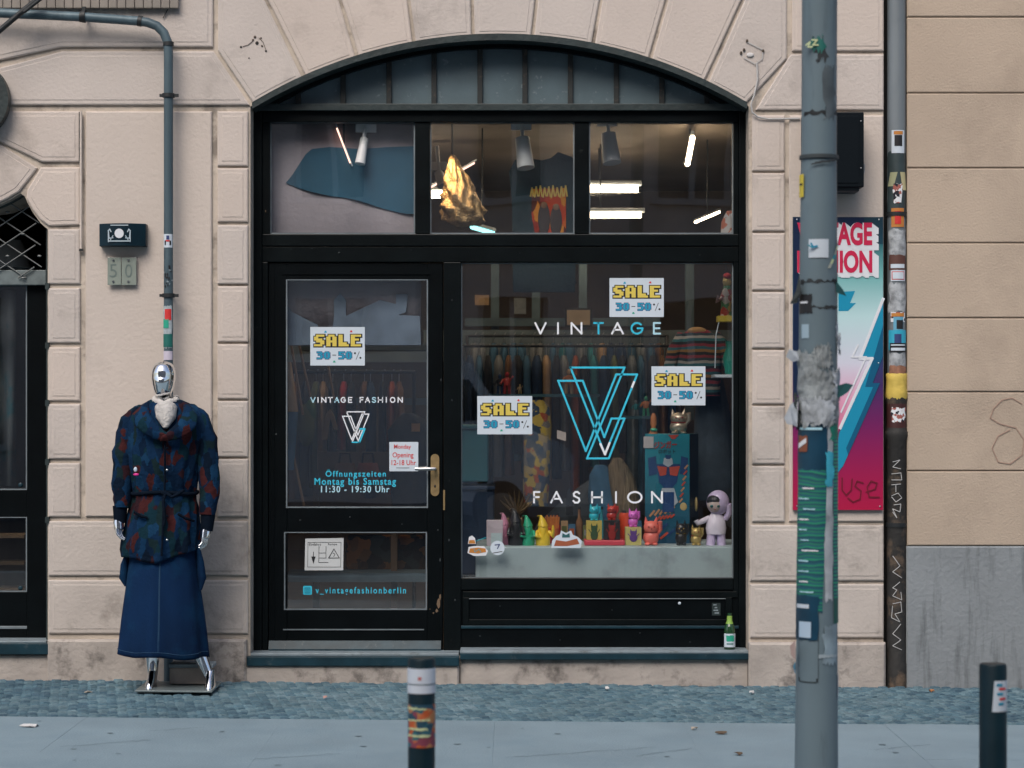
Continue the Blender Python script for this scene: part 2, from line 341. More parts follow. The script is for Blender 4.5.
# ------------------------------------------------------------------ main facade
bld = thing('apartment_building', 'cream plaster building with carved stone blocks framing the arched vintage shop front', 'building', (0, .2, 0))
def arc_y(x):      # outer edge of the arch: chord 250..749 at y 106, crown y 36
    xc, h, c = 499.5, 70.0, 249.5; r = (c * c + h * h) / (2 * h); d = x - xc
    return 36 + r - math.sqrt(max(0, r * r - d * d))
arc = [(x, arc_y(x)) for x in range(250, 750, 12)] + [(749, 106)]
door_arc = [(47, 229), (40, 223), (32, 212), (27, 203), (24, 196), (20, 193), (8, 200), (-5, 206), (-60, 214), (-115, 206), (-132, 196), (-150, 229)]
mb = MB()
out = [(-9, -.4)]
out += [(-9, 7.6), (PX(884), 7.6), (PX(884), -.4)]
out += [(PX(749), -.4)] + pp([(749, 106)]) + pp(arc[::-1][1:]) + [(PX(250), -.4)]
out += [(PX(47), -.4)] + pp(door_arc) + [(PX(-150), -.4)]
mb.prism(out, .019, .46, joint_m, joint_m)
mb.build('wall', bld)
mb = MB()
def B(pts, m=plaster, Y=0.0, dep=.021, dbl=True):
    if m is plaster: m = random.choice([plaster, plaster_b, plaster_c])
    block(mb, pp(pts), Y, dep, m, dbl)
# courses and voussoirs over the shop arch
tops = [(-240, 218)] 
def on_arc(x): return (x, arc_y(x))
vb = [(304, 266), (357, 340), (414, 408.5), (473, 472), (532.5, 536.5), (593, 601), (650, 667), (706, 743)]   # joint foot x, joint x at y=0
def jl(i, y):
    xb, xt = vb[i]; yb = arc_y(xb); return xb + (xt - xb) * (yb - y) / yb
for i in range(len(vb) - 1):
    xa, xb = vb[i][0], vb[i + 1][0]
    n = 5; ars = [on_arc(xa + 2.6 + (xb - xa - 5.2) * k / n) for k in range(n + 1)]
    B([(jl(i, -46) + 2.3, -46), *[(a, b - 1) for a, b in ars], (jl(i + 1, -46) - 2.3, -46)])
ars = [on_arc(254 + 47 * k / 4) for k in range(5)]
B([(218.5, -46), (218.5, 50), *[(a, b - 1) for a, b in ars], (jl(0, -46) - 2.3, -46)])
ars = [on_arc(709 + 36 * k / 4) for k in range(5)]
B([(jl(7, -46) + 2.3, -46), *[(a, b - 1) for a, b in ars], (786, 58), (786, -46)])
B([(793, -46), (793, 50), (883, 50), (883, -46)])
B([(791, 55), (757, 109), (883, 109), (883, 55)])
# left shoulder
B([(-240, -46), (-240, 47), (-4, 60), (61, 46), (212, 46), (212, -46)])
B([(-100, 68), (-10, 71), (62, 52), (213, 52), (248, 104), (-100, 104)])
B([(-100, 112), (-100, 143), (-6, 138), (42, 161), (79, 161), (79, 112)])
B([(-90, 146), (-2, 144), (36, 168), (18, 191), (6, 198), (-5, 203), (-60, 211), (-100, 206)])
B([(41, 168), (28, 190), (27, 198), (33, 209), (41, 219), (49, 225), (79, 224), (79, 168)])
for a, b in ((230, 283), (289, 342), (348, 400), (405, 458), (464, 516)): B([(49, a), (49, b), (79, b), (79, a)])
for a, b in ((522, 575), (581, 633)): B([(49, a), (49, b), (247, b), (247, a)], low_m)
for a, b in ((112, 165), (169, 221), (226, 283), (287, 341), (345, 398), (402, 456), (460, 516)): B([(218, a), (218, b), (247, b), (247, a)], plaster if a < 400 else low_m)
for a, b in ((116, 170), (174, 230), (234, 289), (293, 347), (351, 403), (407, 463), (467, 521)): B([(753, a), (753, b), (784, b), (784, a)], plaster if a < 400 else low_m)
for a, b in ((526, 580), (585, 637)): B([(751, a), (751, b), (883, b), (883, a)], low_m)
# plain fields
mb.build('stone_blocks', bld)
pnl = MB()
block(pnl, pp([(86, 112), (86, 516), (211, 516), (211, 112)]), .003, .018, plaster_field, False); pnl.build('plaster_panel', bld); mb = MB()
block(mb, pp([(790, 116), (790, 521), (883, 521), (883, 116)]), .003, .018, plaster_field, False)
mb.build('plaster_panel', bld)
mb = MB()
block(mb, [(PX(49), PZ(640)), (PX(49), -.35), (PX(246), -.35), (PX(246), PZ(640))], -.03, .048, base_m, False, .012)
block(mb, [(PX(749), PZ(643)), (PX(749), -.35), (PX(884), -.35), (PX(884), PZ(643))], -.035, .053, base_m, False, .012)
block(mb, [(PX(246.4), PZ(665)), (PX(246.4), -.35), (PX(458.3), -.35), (PX(458.3), PZ(665))], -.015, .3, base_m, False, .01)
block(mb, [(PX(460), PZ(658)), (PX(460), -.35), (PX(748.6), -.35), (PX(748.6), PZ(658))], .02, .3, base_m, False, .01)
block(mb, [(PX(-150), PZ(655)), (PX(-150), -.35), (PX(48.6), -.35), (PX(48.6), PZ(655))], .01, .3, base_m, False, .01)
block(mb, [(-9, PZ(640)), (-9, -.35), (PX(-151), -.35), (PX(-151), PZ(640))], -.03, .048, base_m, False, .012)
mb.build('plinth', bld)
# soil in the corner of the reveal, small stone stubs between the blocks
mb = MB()
for y in (285, 344.5, 402, 461, 519):
    mb = MB(); mb.box(PX(45), PX(49), .002, .029, PZ(y + 4), PZ(y - 2), rim_m); mb.build('joint_bracket', bld)
# upper wall beyond the picture with plain windows
mb = MB()
for i in range(4):
    mb = MB(); x = -7.6 + i * 2.55
    mb.box(x - .62, x + .62, -.03, .029, 4.75, 4.87, plaster)
    mb.box(x - .5, x + .5, .012, .029, 4.9, 6.9, frame_m)
    mb.box(x - .44, x - .03, .004, .011, 4.98, 6.82, frost_m); mb.box(x + .03, x + .44, .004, .011, 4.98, 6.82, frost_m)
    mb.build('upper_window', bld)

# neighbour house on the right
nb = thing('neighbour_building', 'tan rendered building with grooved courses and a grey painted plinth at the right edge', 'building', (4, .3, 0))
mb = MB(); X0 = PX(908); X1 = 9.0
mb.box(X0, X1, .035, .6, -.4, 7.6, tan_m)
ys = [-210, -135, -59, 17, 93, 168, 243, 318, 392, 471, 546]
for a, b in zip(ys[:-1], ys[1:]):
    block(mb, [(X0, PZ(a + 1.2)), (X0, PZ(b - 1.2)), (X1, PZ(b - 1.2)), (X1, PZ(a + 1.2))], .0, .034, tan_m, False, .006)
mb.build('wall', nb)
mb = MB(); block(mb, [(X0 - .006, PZ(547)), (X0 - .006, -.4), (X1, -.4), (X1, PZ(547))], -.012, .046, conc_m, False, .008); mb.build('plinth', nb)
# faint red scribble on the tan wall
mb = MB(); scr = mat('faint_red_scribble', (.36, .23, .18), .8)
c = [(1022, 404), (1012, 398), (1002, 400), (994, 408), (990, 418), (1000, 424), (1016, 428), (1024, 440), (1022, 455), (1010, 464), (998, 462), (992, 448), (998, 436), (1010, 430)]
mb.stroke(pp(c), .004, -.003, scr); mb.build('scribble', nb)
# shaft behind the downpipe, its shadow painted in as near-black
mb = MB(); mb.box(PX(884) + .001, X0 - .008, .14, .5, -.4, 7.6, mat('shaft_shadow_tone', (.03, .03, .03), .9)); mb.build('shaft', bld)

# ------------------------------------------------------------------ shop front
YF = .16
sf = thing('storefront', 'black timber storefront with arched fanlight, glazed door and big display window', 'storefront', (0, YF, .12))
def scuff(pts, Y, parent, m):
    rg = random.Random(len(pts) * 7)
    for x, y, w_, h_ in pts:
        mb = MB(); n = 8; c = (PX(x, Y), PZ(y, Y)); mb.prism([(c[0] + w_ * .0057 * math.cos(2 * math.pi * k / n) * rg.uniform(.5, 1), c[1] + h_ * .0057 * math.sin(2 * math.pi * k / n) * rg.uniform(.5, 1)) for k in range(n)], Y - .0008, Y, m); mb.build('paint_chip', parent)
def bar(mb, x0, x1, y0, y1, Y=YF, D=.09, m=frame_m): mb.pbox(x0, x1, y0, y1, Y, Y + D, m)
mb = MB()
bar(mb, 249, 262, 108, 656); bar(mb, 739, 751, 108, 652)          # jambs against the stone
bar(mb, 262, 270, 122, 262, YF + .012); bar(mb, 733.5, 739, 122, 598, YF + .012)
bar(mb, 262, 739, 111, 122); bar(mb, 262, 739, 234, 246); bar(mb, 262, 739, 246.4, 262, YF + .008)
bar(mb, 415, 430, 122, 234, YF + .012); bar(mb, 574.5, 589, 122, 234, YF + .012)
bar(mb, 262, 268, 262, 656, YF + .01); bar(mb, 443.5, 461, 262, 655, YF + .004)
bar(mb, 461, 733.5, 578, 590, YF + .008)
mb.build('frame', sf, bevel=.005)
# transom head with moulding
mb = MB(); mb.pbox(252, 748, 103.5, 110.5, YF - .035, YF + .06, rim_m); mb.pbox(254, 746, 108.3, 111, YF - .02, YF - .002, frame_m); mb.build('transom_bar', sf, bevel=.004)
# arch rim
mb = MB(); n = 48; pin = []
outer = [(249.5 + 500 * k / n) for k in range(n + 1)]
def rimring(o1, o2, Y0, Y1, m):
    for k in range(n):
        a, b = outer[k], outer[k + 1]
        mb.prism(pp([(a, arc_y(a) + o1), (b, arc_y(b) + o1), (b, arc_y(b) + o2), (a, arc_y(a) + o2)]), Y0, Y1, m)
outer = [252 + (747 - 252) * k / n for k in range(n + 1)]
rimring(-2.4, 4.2, -.006, .22, rim_m)
mb.build('arch_rim', sf)
mb = MB(); outer = [264 + (736 - 264) * k / n for k in range(n + 1)]; rimring(3.2, 8.0, YF - .03, YF + .05, frame_m); mb.build('arch_frame', sf)
# fanlight panes and muntins
mu = [298, 343, 389, 434, 480, 525, 570.5, 616.5, 662, 707]
edges = [256] + mu + [742]
for a, b in zip(edges[:-1], edges[1:]):
    mb = MB(); k = 5; pts = [(a + (b - a) * i / k, min(106, arc_y(a + (b - a) * i / k) + 4)) for i in range(k + 1)]
    mb.prism(pp(pts + [(b, 106), (a, 106)]), YF + .018 + random.uniform(0, .002), YF + .026, frost_m); mb.build('fanlight_pane', sf)
for x in mu:
    mb = MB(); mb.pbox(x - 2.6, x + 2.6, arc_y(x) + 6, 104.5, YF - .004, YF + .016, munt_m); mb.build('muntin', sf, bevel=.003)
def bead(mb, x0, x1, y0, y1, Y, w=1.3, sides='lrtb', m=bead_m):
    if 'l' in sides: mb.pbox(x0, x0 + w, y0, y1, Y, Y + .02, m)
    if 'r' in sides: mb.pbox(x1 - w, x1, y0, y1, Y, Y + .02, m)
    if 'b' in sides: mb.pbox(x0 + w, x1 - w, y1 - w, y1, Y, Y + .02, m)
    if 't' in sides: mb.pbox(x0 + w, x1 - w, y0, y0 + w * .7, Y, Y + .02, m)
def pane(mb, x0, x1, y0, y1, Y, m):
    mb.pbox(x0, x1, y0, y1, Y, Y + .006, m)
for x0, x1 in ((270, 415), (430, 574.5), (589, 733.5)):
    mb = MB(); bead(mb, x0, x1, 122, 234, YF + .03); w = mb.build('transom_window', sf)
    mb = MB(); pane(mb, x0 + .5, x1 - .5, 122.3, 233.7, YF + .055, glass_t); mb.build('pane', w)
# door
YD = YF + .022
mb = MB()
mb.pbox(268.5, 287, 263, 652, YD, YD + .05, door_m); mb.pbox(427.5, 443, 263, 652, YD, YD + .05, door_m)
mb.pbox(287, 427.5, 263, 280, YD, YD + .05, door_m); mb.pbox(287, 427.5, 507, 532, YD, YD + .05, door_m); mb.pbox(287, 427.5, 609.5, 652, YD, YD + .05, door_m)
door = mb.build('door', sf, bevel=.004)
mb = MB(); bead(mb, 286, 428, 279.4, 508, YD - .004); mb.build('upper_bead', door)
mb = MB(); bead(mb, 284, 427, 532, 610, YD - .004); mb.build('lower_bead', door)
mb = MB(); mb.pbox(281.5, 431, 268, 274.5, YD - .006, YD - .001, door_m); mb.pbox(272, 274, 268, 640, YD - .005, YD - .001, door_m)
mb.pbox(283, 424, 629, 630.2, YD - .006, YD - .001, bead_m); mb.build('door_moulding', door)
mb = MB(); pane(mb, 286.5, 427.5, 280, 507.5, YD + .02, glass_d); mb.build('upper_pane', door)
mb = MB(); pane(mb, 284.5, 426.5, 532.4, 609.6, YD + .02, glass_d); mb.build('lower_pane', door)
mb = MB(); x0, x1 = PX(269, YD), PX(441, YD); za, zb = PZ(652, YD), PZ(640.5, YD)
mb.add([(x0, YD - .03, za), (x1, YD - .03, za), (x1, YD - .002, za), (x0, YD - .002, za), (x0, YD - .008, zb), (x1, YD - .008, zb), (x1, YD - .002, zb), (x0, YD - .002, zb), (x0, YD - .03, za + .02), (x1, YD - .03, za + .02)],
       [(0, 1, 9, 8), (8, 9, 5, 4), (4, 5, 6, 7), (3, 2, 1, 0), (0, 8, 4, 7, 3), (1, 2, 6, 5, 9)], sill_m); mb.build('weather_board', door)
# handle
mb = MB(); hx, hz = PX(435, YD), PZ(475, YD); w = .0245; hh = .122
pl = [(hx + w * math.cos(R(t)), hz + (hh - w) + w * math.sin(R(t))) for t in range(0, 181, 20)] + [(hx + w * math.cos(R(t)), hz - (hh - w) + w * math.sin(R(t))) for t in range(180, 361, 20)]
mb.prism(pl, YD - .010, YD - .001, brass_m); mb.ell((hx, YD - .012, PZ(486, YD)), (.006, .004, .009), black_i); mb.build('handle_plate', door, bevel=.002)
mb = MB(); z = PZ(468.5, YD); mb.tube([(hx, YD - .008, z), (hx, YD - .06, z)], .009, steel_m); mb.tube([(hx + .003, YD - .055, z), (hx - .03, YD - .06, z), (hx - .08, YD - .058, z - .001), (hx - .112, YD - .05, z)], [.010, .0105, .009, .010], steel_m); mb.build('handle', door)
mb = MB(); mb.pbox(443.2, 445, 490, 510, YF - .002, YF + .003, brass_m); mb.build('strike_plate', sf)
wd = mat('bare_wood_chip', (.16, .105, .065), .8); gy = mat('grey_scuff', (.045, .055, .06), .7)
scuff([(438.5, 604, 2.2, 6), (436.5, 611, 1.8, 3), (440, 597, 1.2, 4), (433.5, 613, 1.2, 1), (430, 609, .7, .7)], YD - .0005, sf, wd)
scuff([(276, 434, 1.2, 1.0), (273, 330, .7, 1.4), (440, 560, .8, 2.2), (441, 380, .7, 1.6), (300, 520, 1.4, .5), (350, 517, .7, .7), (402, 524, 1.1, .5), (300, 645, 1.5, .5), (438, 530, .7, 1.2)], YD - .0005, sf, gy)
scuff([(265.5, 211, 1, 1.4)], YF - .0005, sf, wd)
scuff([(291, 249, .6, .6), (312, 248.5, .8, .7), (339, 252.5, 1.3, .9), (411, 250, .6, .5), (520, 253, .7, .5), (610, 250, .8, .5), (700, 255, .6, .6), (452, 400, .7, 1.4), (449, 540, .8, 1.4), (455, 600, .7, 1.6), (452, 300, .5, 1.2)], YF + .0030, sf, gy)
scuff([(480, 636, 1.2, .6), (560, 640, .8, .5), (640, 633, 1.0, .6), (690, 642, .8, .6), (500, 606, .8, .5), (612, 610, .8, .6)], YF + .0135, sf, gy)
# lettering on the door
mb = MB(); Yg = YD + .0185
cols = [vinyl_l, vinyl_w, vinyl_w, vinyl_w, vinyl_l, vinyl_w, vinyl_w]
letters(mb, 'VINTAGE', [313, 318, 323.8, 330.3, 336.8, 343.3, 350.2], 4.2, 397.5, 402.3, Yg, .0062, cols)
letters(mb, 'FASHION', [361.8, 367.5, 374, 380.4, 386.3, 392.6, 400.2], 4.2, 397.5, 402.3, Yg, .0062, [vinyl_w, vinyl_w, vinyl_l, vinyl_w, vinyl_w, vinyl_w, vinyl_w])
lg = [(342.5 + (x - 558.2) * .335, 411.8 + (y - 367.5) * .335) for x, y in LOGO]
mb.stroke(pp(lg, Yg), .0065, Yg, vinyl_w, True)
mb.stroke(pp([lg[3], lg[4], lg[5]], Yg), .011, Yg - .001, vinyl_c); mb.stroke(pp([lg[2], lg[3]], Yg), .008, Yg - .001, vinyl_c)
def tx(mb, s, x0, x1, y0, y1, Y, m, bold=.012, **k): mb.text(s, PX(x0, Y), PX(x1, Y), PZ(y1, Y), PZ(y0, Y), Y, m, bold, **k)
tx(mb, 'Öffnungszeiten', 325.5, 386, 469.5, 478.5, Yg, vinyl_c, .02, spacing=1.25)
tx(mb, 'Montag bis Samstag', 314.5, 396, 477.8, 487, Yg, vinyl_c, .02, spacing=1.2)
tx(mb, '11:30 - 19:30 Uhr', 321, 389.5, 485.8, 492.5, Yg, vinyl_l, .02, spacing=1.2)
mb.build('lettering', door)
mb = MB(); Yl = Yg
tx(mb, 'v_vintagefashionberlin', 315.5, 406, 587, 595.5, Yl, vinyl_c, .015, spacing=1.35)
cx_, cz_ = PX(307.5, Yl), PZ(590.3, Yl); q = .026; rr = .008
sq = []
for sx, sz, a0 in ((1, 1, 0), (-1, 1, 90), (-1, -1, 180), (1, -1, 270)):
    for t in (0, 30, 60, 90): sq.append((cx_ + sx * (q - rr) + rr * math.cos(R(a0 + t)), cz_ + sz * (q - rr) + rr * math.sin(R(a0 + t))))
mb.prism(sq, Yl, Yl + .001, vinyl_c)
di = mat('deep_cyan_vinyl', (.02, .26, .38), .4)
mb.stroke([(cx_ + .55 * (x - cx_), cz_ + .55 * (z - cz_)) for x, z in sq], .004, Yl - .002, di, True)
mb.stroke([(cx_ + .007 * math.cos(R(t)), cz_ + .007 * math.sin(R(t))) for t in range(0, 360, 30)], .003, Yl - .002, di, True)
mb.build('account_lettering', door)
# display window
mb = MB(); bead(mb, 461, 733.5, 263, 578.5, YF + .035, 1.3); dw = mb.build('display_window', sf)
YW = YF + .06
mb = MB(); pane(mb, 461.5, 733, 263.5, 578, YW, glass_w); mb.build('pane', dw)
mb = MB(); Yg = YW - .0015; W = dict(V=1, I=.3, N=.95, T=.85, A=1.05, G=1.05, E=.75, F=.7, S=.75, H=.95, O=1.25)
letters(mb, 'VINTAGE', [540.5, 558, 576.5, 598.5, 617.5, 637, 657], 10.5, 323, 333.6, Yg, .0105, [vinyl_w, vinyl_w, vinyl_w, vinyl_c, vinyl_w, vinyl_c, vinyl_l], W)  # white and cyan mix paints in reflections on light cyan letters
letters(mb, 'FASHION', [537, 556.5, 576.5, 597, 616, 634.8, 657], 10.5, 492, 502.6, Yg, .0105, [vinyl_w] * 7, W)
mb.build('lettering', dw)
mb = MB(); mb.stroke(pp(LOGO, Yg), .0115, Yg, vinyl_c, True)
mb.stroke(pp([(600.5, 444), (605, 454.3), (609.5, 443)], Yg), .0125, Yg - .0012, vinyl_w); mb.stroke(pp([(632, 387), (634, 382)], Yg), .0125, Yg - .0012, vinyl_w)
mb.build('shop_emblem', dw)
# panel below the display window
mb = MB(); mb.pbox(461, 739, 590, 628, YF + .022, YF + .06, door_m); mb.pbox(461, 739, 628, 651, YF + .014, YF + .06, door_m); mb.build('stall_riser', sf)
mb = MB()
mb.pbox(461, 739, 625.7, 628.6, YF + .004, YF + .014, sill_m); mb.pbox(463, 737, 591.5, 597.5, YF + .008, YF + .022, frame_m); mb.pbox(463, 469, 597.5, 625, YF + .008, YF + .022, frame_m)
mb.pbox(726, 732, 597.5, 625, YF + .008, YF + .022, frame_m); mb.pbox(469, 726, 619.5, 625, YF + .008, YF + .022, frame_m); mb.pbox(469, 726, 598.3, 599.2, YF + .010, YF + .021, bead_m)
mb.build('panel_moulding', sf, bevel=.003)
mb = MB(); Y = YF + .018; mb.ell(P(679.5, 603.3, Y), (.009, .006, .009), white_p); mb.build('alarm_button', sf)
mb = MB(); Y = YF + .0195; mb.pbox(712, 720.5, 603, 615.5, Y, Y + .002, rim_m)
for k in range(4): mb.pbox(713.4 + (k % 2) * 1.2, 716.5 + k * .8, 604.3 + k * 2.7, 605.5 + k * 2.7, Y - .001, Y, sillw_m)
mb.build('sticker', sf)
# sills
mb = MB(); mb.pbox(460, 748.7, 650.8, 653.4, .0, YF + .02, sillw_m); mb.pbox(460, 748.7, 653.4, 659.8, -.012, YF + .018, sill_m); mb.build('window_sill', sf, bevel=.003)
mb = MB(); mb.pbox(250, 459, 653.2, 656.8, .03, YF + .05, sillw_m); mb.pbox(246.6, 459, 656.8, 666, -.03, YF + .045, sill_m); mb.build('door_sill', sf, bevel=.003)

# ------------------------------------------------------------------ left neighbour doorway
lf = thing('neighbour_door_front', 'dark glazed door front with diamond wire grille at the left edge of the photo', 'door front', (PX(-50), .2, .15))
YL = .2
mb = MB()
mb.pbox(27, 46, 285, 644, YL, YL + .08, door_m); mb.pbox(-150, -120, 285, 644, YL, YL + .08, door_m)
mb.pbox(-120, 27, 490, 517, YL, YL + .08, door_m); mb.pbox(-120, 27, 592, 644, YL, YL + .08, door_m)
mb.pbox(46, 50, 222, 650, YL - .1, YL + .08, rim_m)
mb.pbox(-120, 27, 626, 629, YL - .006, YL - .001, bead_m); mb.build('frame', lf, bevel=.004)
mb = MB(); mb.pbox(-150, 46, 270, 285, YL - .05, YL + .08, mat('grey_lintel_paint', (.13, .16, .165), .5, var=.3, vscale=14)); mb.build('lintel', lf, bevel=.004)
mb = MB(); mb.pbox(-119, 26.5, 285.4, 489.6, YL + .03, YL + .036, glass_d); mb.build('upper_pane', lf)
mb = MB(); mb.pbox(-119, 26.5, 517.4, 591.6, YL + .03, YL + .036, glass_d); mb.build('lower_pane', lf)
mb = MB(); bead(mb, -120, 27, 285.3, 490, YL - .002, 1.2); bead(mb, -120, 27, 517, 592, YL - .002, 1.2); mb.build('glazing_bead', lf)
mb = MB(); mb.ell(P(20.5, 485, YL + .028), (.014, .006, .014), sill_m); mb.ell(P(20.5, 588, YL + .028), (.014, .006, .014), sill_m); mb.build('suction_hook', lf)
mb = MB(); wire = mat('grille_wire', (.16, .17, .17), .45, metal=.5)
for k in range(-8, 12):
    for s in (-1, 1):
        a = []
        for t in range(0, 9):
            y = 190 + t * 11; x = k * 32 + s * t * 16.5 - 10
            if x > 47 or x < -148: continue
            a.append(P(x, y, .14 + (.004 if s > 0 else -.004)))
        if len(a) > 1: mb.tube(a, .0045, wire, 6)
for k in range(-5, 3):
    for t in range(0, 5):
        x = k * 32 - 10 + (16.5 if t % 2 else 0) + 1; y = 190 + 11 + t * 11 * 2 - 11
        mb.ell(P(x + (0), y + 0, .132), (.014, .005, .007), wire, seg=8, rings=5)
mb.build('wire_grille', lf)
mb = MB(); mb.pbox(-150, 48.4, 643.5, 654.5, -.02, YL + .06, sill_m); mb.pbox(-150, 46, 641, 643.5, .03, YL, sillw_m); mb.build('door_sill', lf, bevel=.003)
# rim of the left arch
mb = MB(); mb.tube([P(26, 191, .10), P(19, 196, .10), P(8, 202, .10), P(-6, 208, .10), P(-60, 215, .10)], .02, rim_m, 8); mb.build('arch_rim', lf)
# ------------------------------------------------------------------ street
def sheet(name, x0, x1, y0, y1, lift, m, kind='structure', nx=1):
    mb = MB(); mb.add([(x0, y0, GZ(x0) + lift), (x1, y0, GZ(x1) + lift), (x1, y1, GZ(x1) + lift), (x0, y1, GZ(x0) + lift)], [(0, 1, 2, 3)], m)
    return struct(mb.build(name), kind)
soil = mat('sandy_joint_fill', (.035, .065, .085), .95, var=.25, vscale=8, bump=.6)
asph = mat('asphalt', (.055, .058, .06), .9, var=.15, vscale=3, bump=.6, bscale=120)
slab = mat('granite_slab', (.19, .265, .31), .8, var=.10, vscale=2.2, bump=.35, bscale=90, stain=(.15, .225, .275), stain_amt=.55, stain_scale=3.2, stain_lo=.5, stain_hi=.72)
sheet('ground', -90, 90, -90, 40, -.16, asph)
mbg = sheet('pavement_bed', -30, 30, -6.9, .3, -.012, soil)
# small cobbles in a diagonal lay next to the wall
cob = [mat('cobble_a', (.075, .145, .185), .72, var=.2, vscale=7, bump=.5, bscale=90), mat('cobble_b', (.11, .185, .22), .72, var=.2, vscale=7, bump=.5, bscale=90),
       mat('cobble_c', (.050, .105, .145), .7, var=.2, vscale=7, bump=.5, bscale=90), mat('cobble_d', (.14, .215, .25), .75, var=.2, vscale=7, bump=.5, bscale=90)]
def cobbles(name, xa, xb, ya, yb, s):
    mb = MB(); ang = R(38); ca, sa = math.cos(ang), math.sin(ang); n = int((xb - xa + yb - ya) / s) + 4
    cx, cy = (xa + xb) / 2, (ya + yb) / 2
    for i in range(-n, n):
        for j in range(-n, n):
            u = (i + (.5 if j % 2 else 0)) * s; v = j * s
            x = cx + u * ca - v * sa + random.uniform(-.004, .004); y = cy + u * sa + v * ca + random.uniform(-.004, .004)
            if x < xa + s * .3 or x > xb - s * .3 or y < ya + s * .3 or y > yb - s * .3: continue
            z = GZ(x) + random.uniform(-.004, .005) + .006 * noise.noise(Vector((x * 1.5, y * 1.5, 0)))
            a = ang + random.uniform(-.14, .14); c2, s2 = math.cos(a), math.sin(a); h = s * random.uniform(.42, .47); g = s * random.uniform(.27, .345); h2 = s * random.uniform(.40, .47)
            q = [(-1, -1), (1, -1), (1, 1), (-1, 1)]; vs = []
            tx_, ty_ = random.uniform(-.03, .03), random.uniform(-.03, .03)
            for lx, ly in q: vs.append((x + c2 * lx * h - s2 * ly * h2, y + s2 * lx * h + c2 * ly * h2, z - .012))
            for lx, ly in q: vs.append((x + c2 * lx * g - s2 * ly * g, y + s2 * lx * g + c2 * ly * g, z + lx * g * tx_ + ly * g * ty_))
            nz = noise.noise(Vector((x * .9 + 7, y * .9, 3))) * 1.3 + random.uniform(-1, 1)
            m = cob[2] if nz < -.75 else cob[0] if nz < .15 else cob[1] if nz < 1.0 else cob[3]
            mb.add(vs, [(4, 5, 6, 7), (0, 1, 5, 4), (1, 2, 6, 5), (2, 3, 7, 6), (3, 0, 4, 7)], m)
    return struct(mb.build(name))
cobbles('cobble_strip', -4.3, 4.6, -1.45, -.005, .056)
# big granite slabs laid in the middle of the pavement, cut edges a few millimetres apart
mb = MB(); s = 1.02; ang = R(45); rr = random.Random(4)
x = -14.0
while x < 14:
    w = rr.uniform(.9, 1.35); sk_ = rr.uniform(-.05, .05)
    y = -1.455
    for k in range(3):
        d = (1.05, 1.0, .98)[k]; g = .0004
        z = rr.uniform(-.0015, .0015)
        vs = [(x + g, y - d + g), (x + w - g, y - d + g), (x + w - g, y - g), (x + g, y - g)]
        sh = (-.6, -.25, 0)[0] * 0
        tp = [(a + sh, b, GZ(a) + .004 + z) for a, b in vs]; lo = [(a + (.006 if a < x + w / 2 else -.006) * -1, b, GZ(a) - .03) for a, b in vs]
        mb.add(lo + tp, [(4, 5, 6, 7), (0, 1, 5, 4), (1, 2, 6, 5), (2, 3, 7, 6), (3, 0, 4, 7)], slab); y -= d
    x += w
struct(mb.build('pavement_slabs'))
crk = mat('slab_crack', (.10, .15, .18), .9); mb = MB(); rg = random.Random(2)
def gp(x, y): d = F * CAMZ / (y - HOR); return Vector(((x - 512) * d / F, d + CAMY, 0))
for a, b in (((505, 759), (655, 747)), ((636, 756), (692, 748)), ((60, 752), (150, 744)), ((250, 763), (340, 756)), ((870, 748), (930, 742)), ((150, 735), (205, 731))):
    A, B_ = gp(*a), gp(*b); n = 14; pr_ = None
    for k in range(n + 1):
        p_ = A.lerp(B_, k / n) + Vector((0, rg.uniform(-.012, .012), 0)); 
        if pr_ is not None:
            w_ = rg.uniform(.0015, .004); mb.add([(pr_.x, pr_.y - w_, GZ(pr_.x) + .0066), (p_.x, p_.y - w_, GZ(p_.x) + .0066), (p_.x, p_.y + w_, GZ(p_.x) + .0066), (pr_.x, pr_.y + w_, GZ(pr_.x) + .0066)], [(0, 1, 2, 3)], crk)
        pr_ = p_
struct(mb.build('slab_cracks')); mb = MB(); gum = mat('gum_spot', (.15, .21, .245), .9)
for k in range(45):
    x, y, r_ = rg.uniform(-3.6, 3.6), rg.uniform(-3.9, -1.5), rg.uniform(.006, .02); mb.add([(x + r_ * math.cos(t * .785), y + r_ * math.sin(t * .785) * rg.uniform(.7, 1.1), GZ(x + r_ * math.cos(t * .785)) + .0068) for t in range(8)], [tuple(range(8))], gum)
struct(mb.build('pavement_spots'))
mos = mat('mosaic_paving', (.12, .15, .17), .85, var=.35, vscale=22, bump=1.0, bscale=26)
sheet('pavement_mosaic', -30, 30, -6.75, -4.52, .001, mos)
mb = MB(); mb.add([(-30, -6.95, GZ(-30) - .16), (30, -6.95, GZ(30) - .16), (30, -6.75, GZ(30) - .16), (-30, -6.75, GZ(-30) - .16), (-30, -6.94, GZ(-30) + .004), (30, -6.94, GZ(30) + .004), (30, -6.75, GZ(30) + .004), (-30, -6.75, GZ(-30) + .004)],
                  [(0, 1, 5, 4), (4, 5, 6, 7)], slab); struct(mb.build('kerb'))
mb = MB(); mb.add([(-30, -18, GZ(-30) - .16), (30, -18, GZ(30) - .16), (30, -22.2, GZ(30) + .0), (-30, -22.2, GZ(-30)), (-30, -18, GZ(-30)), (30, -18, GZ(30))], [(0, 1, 5, 4)[::-1], (4, 5, 2, 3)[::-1]], mos); struct(mb.build('far_pavement'))
